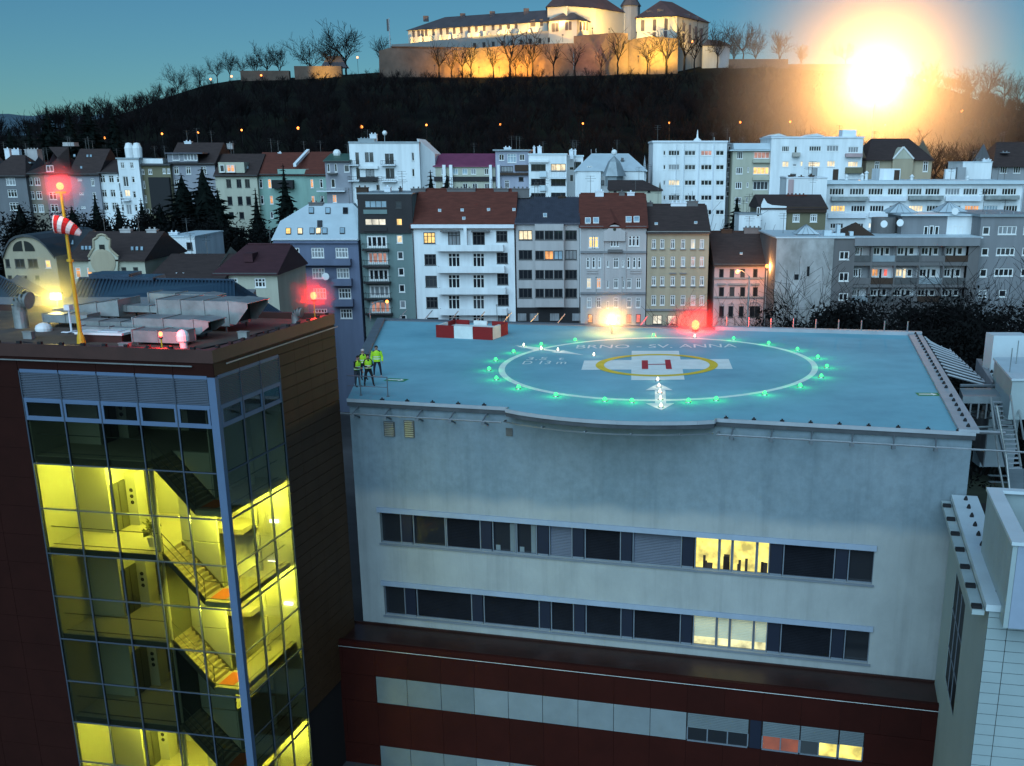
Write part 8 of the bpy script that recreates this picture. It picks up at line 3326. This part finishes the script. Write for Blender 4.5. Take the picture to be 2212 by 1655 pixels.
# lamp posts in the street behind the pad
for i, (x, yl_, Y, lab) in enumerate(((1593, 587, 139, 'curved street lamp before the pink house with a bright head'), (1657, 575, 147, 'orange wall lamp post at the pink house end'))):
    p = py(x, yl_, Y)
    t = thing('street_lamp', (p.x + (.9 if i == 0 else 0), Y, -20), lab, 'lamp', 'street lamps behind the pad')
    xb = p.x + (1.5 if i == 0 else 0)
    MB().tube((xb, Y, -20), (xb, Y, p.z - .6), .09, .06, n=6).build('post', 'steel', t)
    if i == 0:
        MB().tube((xb, Y, p.z - .6), (p.x + .6, Y, p.z + .1), .05, n=5).tube((p.x + .6, Y, p.z + .1), (p.x, Y, p.z + .12), .05, n=5).build('lamp_arm', 'steel', t)
    MB().ball((p.x, Y, p.z), .24, 8, 5).build('lamp_globe', 'sodium_lamp', t)
    light('lamp_light', t, (p.x, Y - .5, p.z), (1, .42, .12), 1300 if i else 700, .2)
for x, Y, lab in ((1288, 140, 'slim pale flagpole mast before the ornate house'), (1344, 140, 'second slim mast before the ornate house'), (1073, 120, 'short mast behind the far pad edge'), (1618, 128, 'thin mast beside the pink house')):
    p = py(x, 600 if x != 1073 else 660, Y)
    t = thing('mast', (p.x, Y, -20), lab, 'mast', 'thin masts behind the pad')
    MB().tube((p.x, Y, -20), (p.x, Y, p.z), .07, .04, n=6).build('mast_tube', 'zinc', t)
    MB().ball((p.x, Y, p.z + .05), .09, 8, 5).build('mast_cap', 'zinc', t)

# ------------------------------------------------------------------ the castle
mat('castle_white', (.33, .32, .29), .85, .06, .1, .05)
mat('castle_roof', (.055, .048, .055), .8, .2, .3, .1)
mat('castle_roof_red', (.10, .050, .045), .8, .2, .3, .1)
mat('rampart_stone', (.16, .165, .165), .85, .1, .2, .05)
mat('bastion_brick', (.085, .060, .047), .9, .35, .16, .3, detail=10)
cas = thing('castle', py(*D('h2', 1200, 200), 560), 'floodlit white castle with long wing and corner blocks on the hilltop', 'castle')
H2 = lambda x, y, Y: py(*D('h2', x, y), Y)


def prism(name, m, loop, z0, z1, parent):
    mb = MB()
    mb.hexa([(x, y, z0) for x, y in loop], [(x, y, z1) for x, y in loop])
    return mb.build(name, m, parent)


# long wing
a, b_ = H2(342, 180, 586), H2(1165, 130, 550)
zE = (a.z + b_.z) / 2
dz = (b_ - a)
dz.z = 0
dn = dz.normalized()
bk = Vector((-dn.y, dn.x, 0)) * 13
z0_ = H2(342, 250, 586).z - 6
prism('wing_wall', 'castle_white', [(a.x, a.y), (b_.x, b_.y), (b_.x + bk.x, b_.y + bk.y), (a.x + bk.x, a.y + bk.y)], z0_, zE, cas)
zrg = H2(1165, 50, 557).z
rl = a + bk * .5 + dn * 17
rl.z = H2(440, 118, 590).z
zrg = (zrg + rl.z) / 2
r1_, r2_ = Vector((rl.x, rl.y, zrg)), Vector((b_.x + bk.x * .5, b_.y + bk.y * .5, zrg))
e = [a - dn * .8 - bk * .06, b_ - bk * .06, b_ + bk * 1.06, a + bk * 1.06 - dn * .8]
e = [Vector((p.x, p.y, zE + .02)) for p in e]
mb = MB()
mb.q(e[0], e[1], r2_, r1_).q(e[1], e[2], r2_).q(e[2], e[3], r1_, r2_).q(e[3], e[0], r1_).q(*e)
rf = mb.build('wing_roof', 'castle_roof', cas)
for x, y in ((448, 108), (665, 86), (840, 70), (1040, 50)):
    p = H2(x, y, 585 - (x - 342) / 823 * 36 + 7)
    MB().box(p.x - 1.2, p.x + 1.2, p.y - .8, p.y + .8, zrg - 1.5, max(p.z, zrg + .9)).build('chimney', 'castle_roof', rf)
A0 = Vector((a.x, a.y, 0))
for x, y in ((375, 201), (405, 198), (428, 196), (450, 194), (492, 190), (537, 187), (575, 184), (615, 181), (657, 177), (703, 173), (745, 169), (792, 164), (845, 159), (887, 156), (935, 152), (980, 148), (1072, 138), (1086, 137), (1130, 133)):
    u, z = pl(*D('h2', x, y), A0, dn)
    p = A0 + dn * u - bk.normalized() * .06
    q = MB()
    q.box(-.75, .75, 0, .05, -1.4, 1.4)
    place(q.mesh('window', 'castle_roof'), 'window', cas, (p.x, p.y, z), math.atan2(dn.y, dn.x))
# parapet row of the wing
for i in range(14):
    u = 3 + i * ((b_ - a).length - 6) / 13
    p = A0 + dn * u - bk.normalized() * 1.5
    MB().lathe((p.x, p.y, z0_ + 1), [(.8, 0), (.8, 6.8), (.5, 7.2), (.01, 7.6)], 8).build('buttress', 'castle_white', cas)
# rampart: pale wall below the wing
mb = MB()
top_ = [(245, 262), (342, 256), (640, 224), (900, 204), (1165, 182), (1318, 205)]
for p, q in zip(top_[:-1], top_[1:]):
    A, B = H2(*p, 546), H2(*q, 546)
    C, E_ = H2(p[0], 300, 546), H2(q[0], 300, 546)
    mb.hexa([(A.x, 546, C.z), (B.x, 546, E_.z), (B.x, 548, E_.z), (A.x, 548, C.z)], [(A.x, 546, A.z), (B.x, 546, B.z), (B.x, 548, B.z), (A.x, 548, A.z)])
mb.build('rampart_wall', 'rampart_stone', cas)
for i in range(9):
    p = H2(735 + i * 55, 268 - i * 4, 545.9)
    MB().box(p.x - .6, p.x + .6, 545.8, 545.99, p.z - 1, p.z + 1).build('rampart_window', 'dark_opening', cas)
# main block
fp = [H2(1165, 40, 552), H2(1280, 36, 548), H2(1450, 70, 556), H2(1620, 95, 572)]
zt = fp[1].z
zb_ = H2(1280, 200, 548).z - 5
loop = [(p.x, p.y) for p in fp] + [(fp[3].x, fp[3].y + 12), (fp[0].x, fp[0].y + 26)]
prism('main_block_wall', 'castle_white', loop, zb_, zt, cas)
for i in range(7):
    t = i / 6
    p = fp[1].lerp(fp[3], t)
    MB().tube((p.x, p.y - .3, zb_), (p.x, p.y - .3, zt - .1), .45, n=6).build('pilaster', 'castle_white', cas)
ex = [Vector((x, y, zt + .05)) for x, y in loop]
ctr = sum(ex, Vector()) / len(ex)
ex = [ctr + (p - ctr) * 1.05 for p in ex]
rt1 = [Vector((H2(1235, 0, 562).x, 562, H2(1235, -45, 562).z)), Vector((H2(1400, 0, 568).x, 568, H2(1400, -45, 562).z)), Vector((H2(1480, 0, 574).x, 574, H2(1480, -25, 574).z))]
mb = MB()
mb.q(ex[0], ex[1], rt1[0]).q(ex[1], ex[2], rt1[1], rt1[0]).q(ex[2], ex[3], rt1[2], rt1[1]).q(ex[3], ex[4], rt1[2]).q(ex[4], ex[5], rt1[0], rt1[1], rt1[2]).q(ex[5], ex[0], rt1[0])
mb.build('main_block_roof', 'castle_roof_red', cas)
# pavilion
fp = [H2(1172, 132, 546), H2(1338, 118, 541), H2(1412, 122, 549)]
zt, zb_ = fp[1].z, H2(1338, 215, 541).z - 4
loop = [(p.x, p.y) for p in fp] + [(fp[2].x - 2, fp[2].y + 8), (fp[0].x, fp[0].y + 10)]
prism('pavilion_wall', 'castle_white', loop, zb_, zt, cas)
ex = [Vector((x, y, zt + .05)) for x, y in loop]
ctr = sum(ex, Vector()) / len(ex)
ex = [ctr + (p - ctr) * 1.12 for p in ex]
t1, t2 = H2(1262, 74, 549), H2(1322, 76, 549)
mb = MB()
mb.q(ex[0], ex[1], t2, t1).q(ex[1], ex[2], t2).q(ex[2], ex[3], t2).q(ex[3], ex[4], t1, t2).q(ex[4], ex[0], t1)
mb.build('pavilion_roof', 'castle_roof', cas)
for x, y in ((1203, 162), (1224, 160), (1280, 154), (1301, 152), (1357, 152), (1376, 154), (1394, 156)):
    Y = 546 - (x - 1172) / 166 * 5 if x < 1338 else 541 + (x - 1338) / 74 * 8
    p = H2(x, y, Y - .15)
    MB().box(p.x - .8, p.x + .8, Y - .2, Y - .05, p.z - 1.7, p.z + 1.7).build('window', 'castle_roof', cas)
# bell tower
p = H2(1655, 110, 575)
mb = MB()
hz_t = H2(1655, 38, 575).z
mb.lathe((p.x, p.y, p.z - 12), [(4.4, 0), (4.4, hz_t - p.z + 12)], 8)
mb.build('bell_tower', 'mid_grey_render', cas)
MB().lathe((p.x, p.y, hz_t + .02), [(5.0, 0), (4.2, 1.2), (1.6, 5.0), (1.2, 6.0), (.2, 9.5)], 8).build('bell_tower_roof', 'castle_roof', cas)
# corner block
fp = [H2(1690, 102, 548), H2(1930, 96, 541), H2(2115, 155, 566)]
zt, zb_ = fp[1].z, H2(1900, 330, 541).z - 8
loop = [(p.x, p.y) for p in fp] + [(fp[2].x - 6, fp[2].y + 14), (fp[0].x + 3, fp[0].y + 18)]
prism('corner_block_wall', 'castle_white', loop, zb_, zt, cas)
ex = [Vector((x, y, zt + .05)) for x, y in loop]
ctr = sum(ex, Vector()) / len(ex)
ex = [ctr + (p - ctr) * 1.06 for p in ex]
t1, t2 = H2(1830, 4, 556), H2(1900, 12, 562)
mb = MB()
mb.q(ex[0], ex[1], t2, t1).q(ex[1], ex[2], t2).q(ex[2], ex[3], t2).q(ex[3], ex[4], t1, t2).q(ex[4], ex[0], t1)
rf = mb.build('corner_block_roof', 'castle_roof_red', cas)
for x, y, Y in ((1768, 82, 549), (1833, 72, 547), (1985, 100, 551), (2035, 112, 557)):
    p = H2(x, y, Y)
    MB().box(p.x - 1.4, p.x + 1.4, Y - .6, Y + 3, p.z - 1.2, p.z + 1.2).build('dormer', 'castle_roof', rf)
for x, y in ((1730, 152), (1800, 148), (1868, 144), (1798, 222), (1865, 215)):
    Y = 548 - (x - 1690) / 240 * 7
    p = H2(x, y, Y)
    MB().box(p.x - 1.0, p.x + 1.0, Y - .25, Y - .03, p.z - 2.2, p.z + 2.2).build('window', 'castle_roof', cas)
for x, y in ((1965, 160), (2000, 172), (2035, 182), (2068, 192), (1965, 225), (2000, 232), (2035, 238), (2068, 242)):
    Y = 541 + (x - 1930) / 185 * 25
    p = H2(x, y, Y)
    MB().box(p.x - .9, p.x + .9, Y - .35, Y - .03, p.z - 1.8, p.z + 1.8).build('window', 'castle_roof', cas)
# flagpole
p, q = H2(238, 290, 552), H2(232, 105, 552)
t = thing('flagpole', p, 'tall thin flagpole standing left of the castle rampart', 'flagpole')
MB().tube(p - Vector((0, 0, 4)), (p.x, 552, q.z), .3, .16, n=6).build('mast_tube', 'steel', t)
MB().box(p.x - 1.1, p.x - .15, 551.95, 552.05, q.z - 5.5, q.z - .5).build('flag', 'dark_sheet', t)
# brick bastion
bas = thing('bastion', H2(900, 410, 538), 'long brick bastion below the castle, lit orange in patches', 'fortification')
mb = MB()
topb = [(170, 300), (245, 278), (470, 280), (620, 292), (735, 286), (900, 272), (1165, 258), (1318, 254)]
for p, q in zip(topb[:-1], topb[1:]):
    A, B = H2(*p, 540), H2(*q, 540)
    z = terr(A.x, 540) - 6
    mb.hexa([(A.x, 537, z), (B.x, 537, z), (B.x, 546, z), (A.x, 546, z)], [(A.x, 540, A.z), (B.x, 540, B.z), (B.x, 546, B.z), (A.x, 546, A.z)])
mb.build('bastion_wall', 'bastion_brick', bas)
mb = MB()
topb = [(1320, 212), (1560, 192), (1640, 196)]
for p, q in zip(topb[:-1], topb[1:]):
    A, B = H2(*p, 540), H2(*q, 540)
    z = terr(A.x, 540) - 6
    mb.hexa([(A.x, 538, z), (B.x, 538, z), (B.x, 560, z), (A.x, 560, z)], [(A.x, 540.5, A.z), (B.x, 540.5, B.z), (B.x, 560, B.z), (A.x, 560, A.z)])
mb.build('bastion_wall', 'bastion_brick', bas)
mb = MB()
A, B, C = H2(1622, 240, 542), H2(1690, 170, 540), H2(1935, 250, 537)
B2 = H2(1775, 214, 538)
z = terr(B.x, 540) - 6
mb.hexa([(A.x, 540, z), (B2.x, 534.5, z), (C.x, 535, z), (C.x, 541, z), (A.x, 548, z)], [(A.x, 542, A.z), (B2.x, 537, B2.z), (C.x, 537, B2.z - 1), (C.x, 541, B2.z - 1), (A.x, 548, A.z)])
mb.build('bastion_wall', 'bastion_brick', bas)
mb = MB()
MB().tube(H2(245, 276, 539.8), H2(735, 284, 539.8), .35, n=5).build('cordon', 'bastion_brick', bas)
# ridge wall and gatehouse roof beyond the corner block
rwall = thing('ridge_wall', py(1680, 140, 548), 'dark straight wall running along the ridge beyond the castle', 'wall')
for xa, xb, y in ((1575, 1702, 128), (1702, 1860, 139)):
    A, B = py(xa, y, 548), py(xb, y, 548)
    MB().box(A.x, B.x, 547, 549, A.z - 12, (A.z + B.z) / 2).build('wall_length', 'bastion_brick', rwall)
gh = thing('gatehouse', H2(2150, 300, 552), 'dark roofed gatehouse beside the castle corner block', 'building')
A, B = H2(2080, 330, 552), H2(2240, 330, 552)
zz = H2(2080, 270, 552).z
MB().box(A.x, B.x, 552, 560, A.z - 8, zz).build('wall', 'grey_render', gh)
R1, R2 = H2(2110, 232, 556), H2(2190, 240, 556)
mb = MB()
e = [Vector((A.x - .5, 551.5, zz + .05)), Vector((B.x + 1, 551.5, zz + .05)), Vector((B.x + 1, 560.5, zz + .05)), Vector((A.x - .5, 560.5, zz + .05))]
mb.q(e[0], e[1], R2, R1).q(e[1], e[2], R2).q(e[2], e[3], R1, R2).q(e[3], e[0], R1)
mb.build('roof', 'castle_roof', gh)
# left fort fragment
ft = thing('fort_wall', py(620, 160, 550), 'low fort wall with a brightly lit yellow corner left of the castle', 'fortification')
for xa, xb, yt in ((520, 625, 153), (636, 738, 143)):
    A, B = py(xa, yt, 550), py(xb, yt, 550)
    MB().box(A.x, B.x, 549, 552, A.z - 12, (A.z + B.z) / 2).build('wall_length', 'bastion_brick', ft)
A, B = py(690, 130, 551), py(748, 142, 551)
MB().hexa([(A.x, 552, A.z - 3), (B.x, 552, A.z - 3), (B.x, 558, A.z - 3), (A.x, 558, A.z - 3)], [(A.x + 3, 554, A.z + 2), (B.x - 3, 554, A.z + 2), (B.x - 3, 556, A.z + 2), (A.x + 3, 556, A.z + 2)]).build('roof', 'castle_roof', ft)


def flood(x, y, Y, col, power, lab):
    p = H2(x, y, Y)
    z = p.z
    t = thing('floodlight', (p.x, p.y, z - .6), lab, 'lamp', 'castle floodlights')
    MB().box(p.x - .35, p.x + .35, p.y - .45, p.y - .15, z - .35, z + .1).build('housing', 'black_metal', t)
    MB().tube((p.x, p.y - .3, z - 3), (p.x, p.y - .3, z - .35), .08, n=5).build('stand', 'black_metal', t)
    lo = light('lamp_light', t, (p.x, p.y, z + .3), col, power * (17 if Y < 531 else 8), .25, 'SPOT')
    lo.data.spot_size = math.radians(150)
    lo.data.spot_blend = .6
    lo.data.shadow_soft_size = .3
    lo.rotation_euler = Vector((0, 1, .55)).to_track_quat('-Z', 'Y').to_euler()


OR, YE, WA = (1, .44, .05), (1, .60, .09), (1, .66, .24)
for x, y, Y, c, pw, w in ((500, 385, 529, OR, 500, 'below the dark left end of the bastion'), (640, 405, 529, OR, 1300, 'below the forked bastion tree'), (760, 395, 529, YE, 3400, 'at the brightest bastion patch'), (880, 395, 529, OR, 2800, 'beside the broad bastion tree'),
                          (1010, 390, 529, OR, 2400, 'at the tall bastion tree'), (1110, 385, 529, OR, 1100, 'at the end of the bastion'), (1450, 330, 528, (1, .3, .12), 700, 'before the reddish bastion'),
                          (1700, 330, 526, YE, 4200, 'before the yellow corner bastion'), (1850, 320, 526, YE, 3800, 'before the corner block wall')):
    flood(x, y, Y, c, pw, 'small floodlight housing ' + w)
for i, (x, y, Y, pw) in enumerate(((400, 262, 574, 1900), (560, 242, 568, 1500), (720, 228, 562, 1700), (880, 212, 555, 1500), (1040, 196, 549, 1700))):
    flood(x, y, Y, (1, .58, .15), pw, 'small floodlight housing under the long wing, ' + ['first', 'second', 'third', 'fourth', 'fifth'][i] + ' from the flagpole')
for x, y, Y, pw, w in ((1230, 128, 540, 1500, 'above the pavilion roof'), (1430, 165, 541, 2600, 'at the foot of the main block'), (1530, 170, 550, 2000, 'at the bell tower side of the main block'), (1255, 205, 533, 700, 'before the pavilion'), (1690, 190, 537, 2600, 'under the corner block eave'), (2040, 235, 540, 800, 'on the shaded flank of the corner block')):
    flood(x, y, Y, (1, .60, .17), pw, 'small floodlight housing ' + w)
t = None
pf_ = py(688, 160, 541)
fl2 = thing('floodlight', (pf_.x, pf_.y, pf_.z - 2), 'small floodlight housing before the lit fort corner', 'lamp', 'castle floodlights')
MB().box(pf_.x - .3, pf_.x + .3, pf_.y - .4, pf_.y - .15, pf_.z - .5, pf_.z - .1).build('housing', 'black_metal', fl2)
lo = light('lamp_light', fl2, pf_, YE, 16000, .25, 'SPOT')
lo.data.spot_size = math.radians(100)
lo.data.spot_blend = .7
lo.rotation_euler = Vector((.15, 1, .1)).to_track_quat('-Z', 'Y').to_euler()

# ------------------------------------------------------------------ the glaring lamp on the hillside
GP = py(1893, 172, 330)
gl = thing('light_mast', (GP.x, GP.y, terr(GP.x, GP.y)), 'tall mast with a blinding orange floodlight on the hillside', 'lamp')
MB().tube((GP.x, GP.y, terr(GP.x, GP.y) - .5), (GP.x, GP.y, GP.z - .8), .3, .18, n=8).build('mast_tube', 'steel', gl)
gmat('glare_lamp', (1, .78, .42), 60)
MB().ball(GP, 1.2, 14, 8).build('lamp_globe', 'glare_lamp', gl)
light('lamp_light', gl, GP, (1, .48, .15), 340000, .5)
halo(GP, 52, .03, 'added bloom mist on the hillside glowing orange round the floodlight', (1, .92, .75))  # scattering sphere added for the bloom of the glare
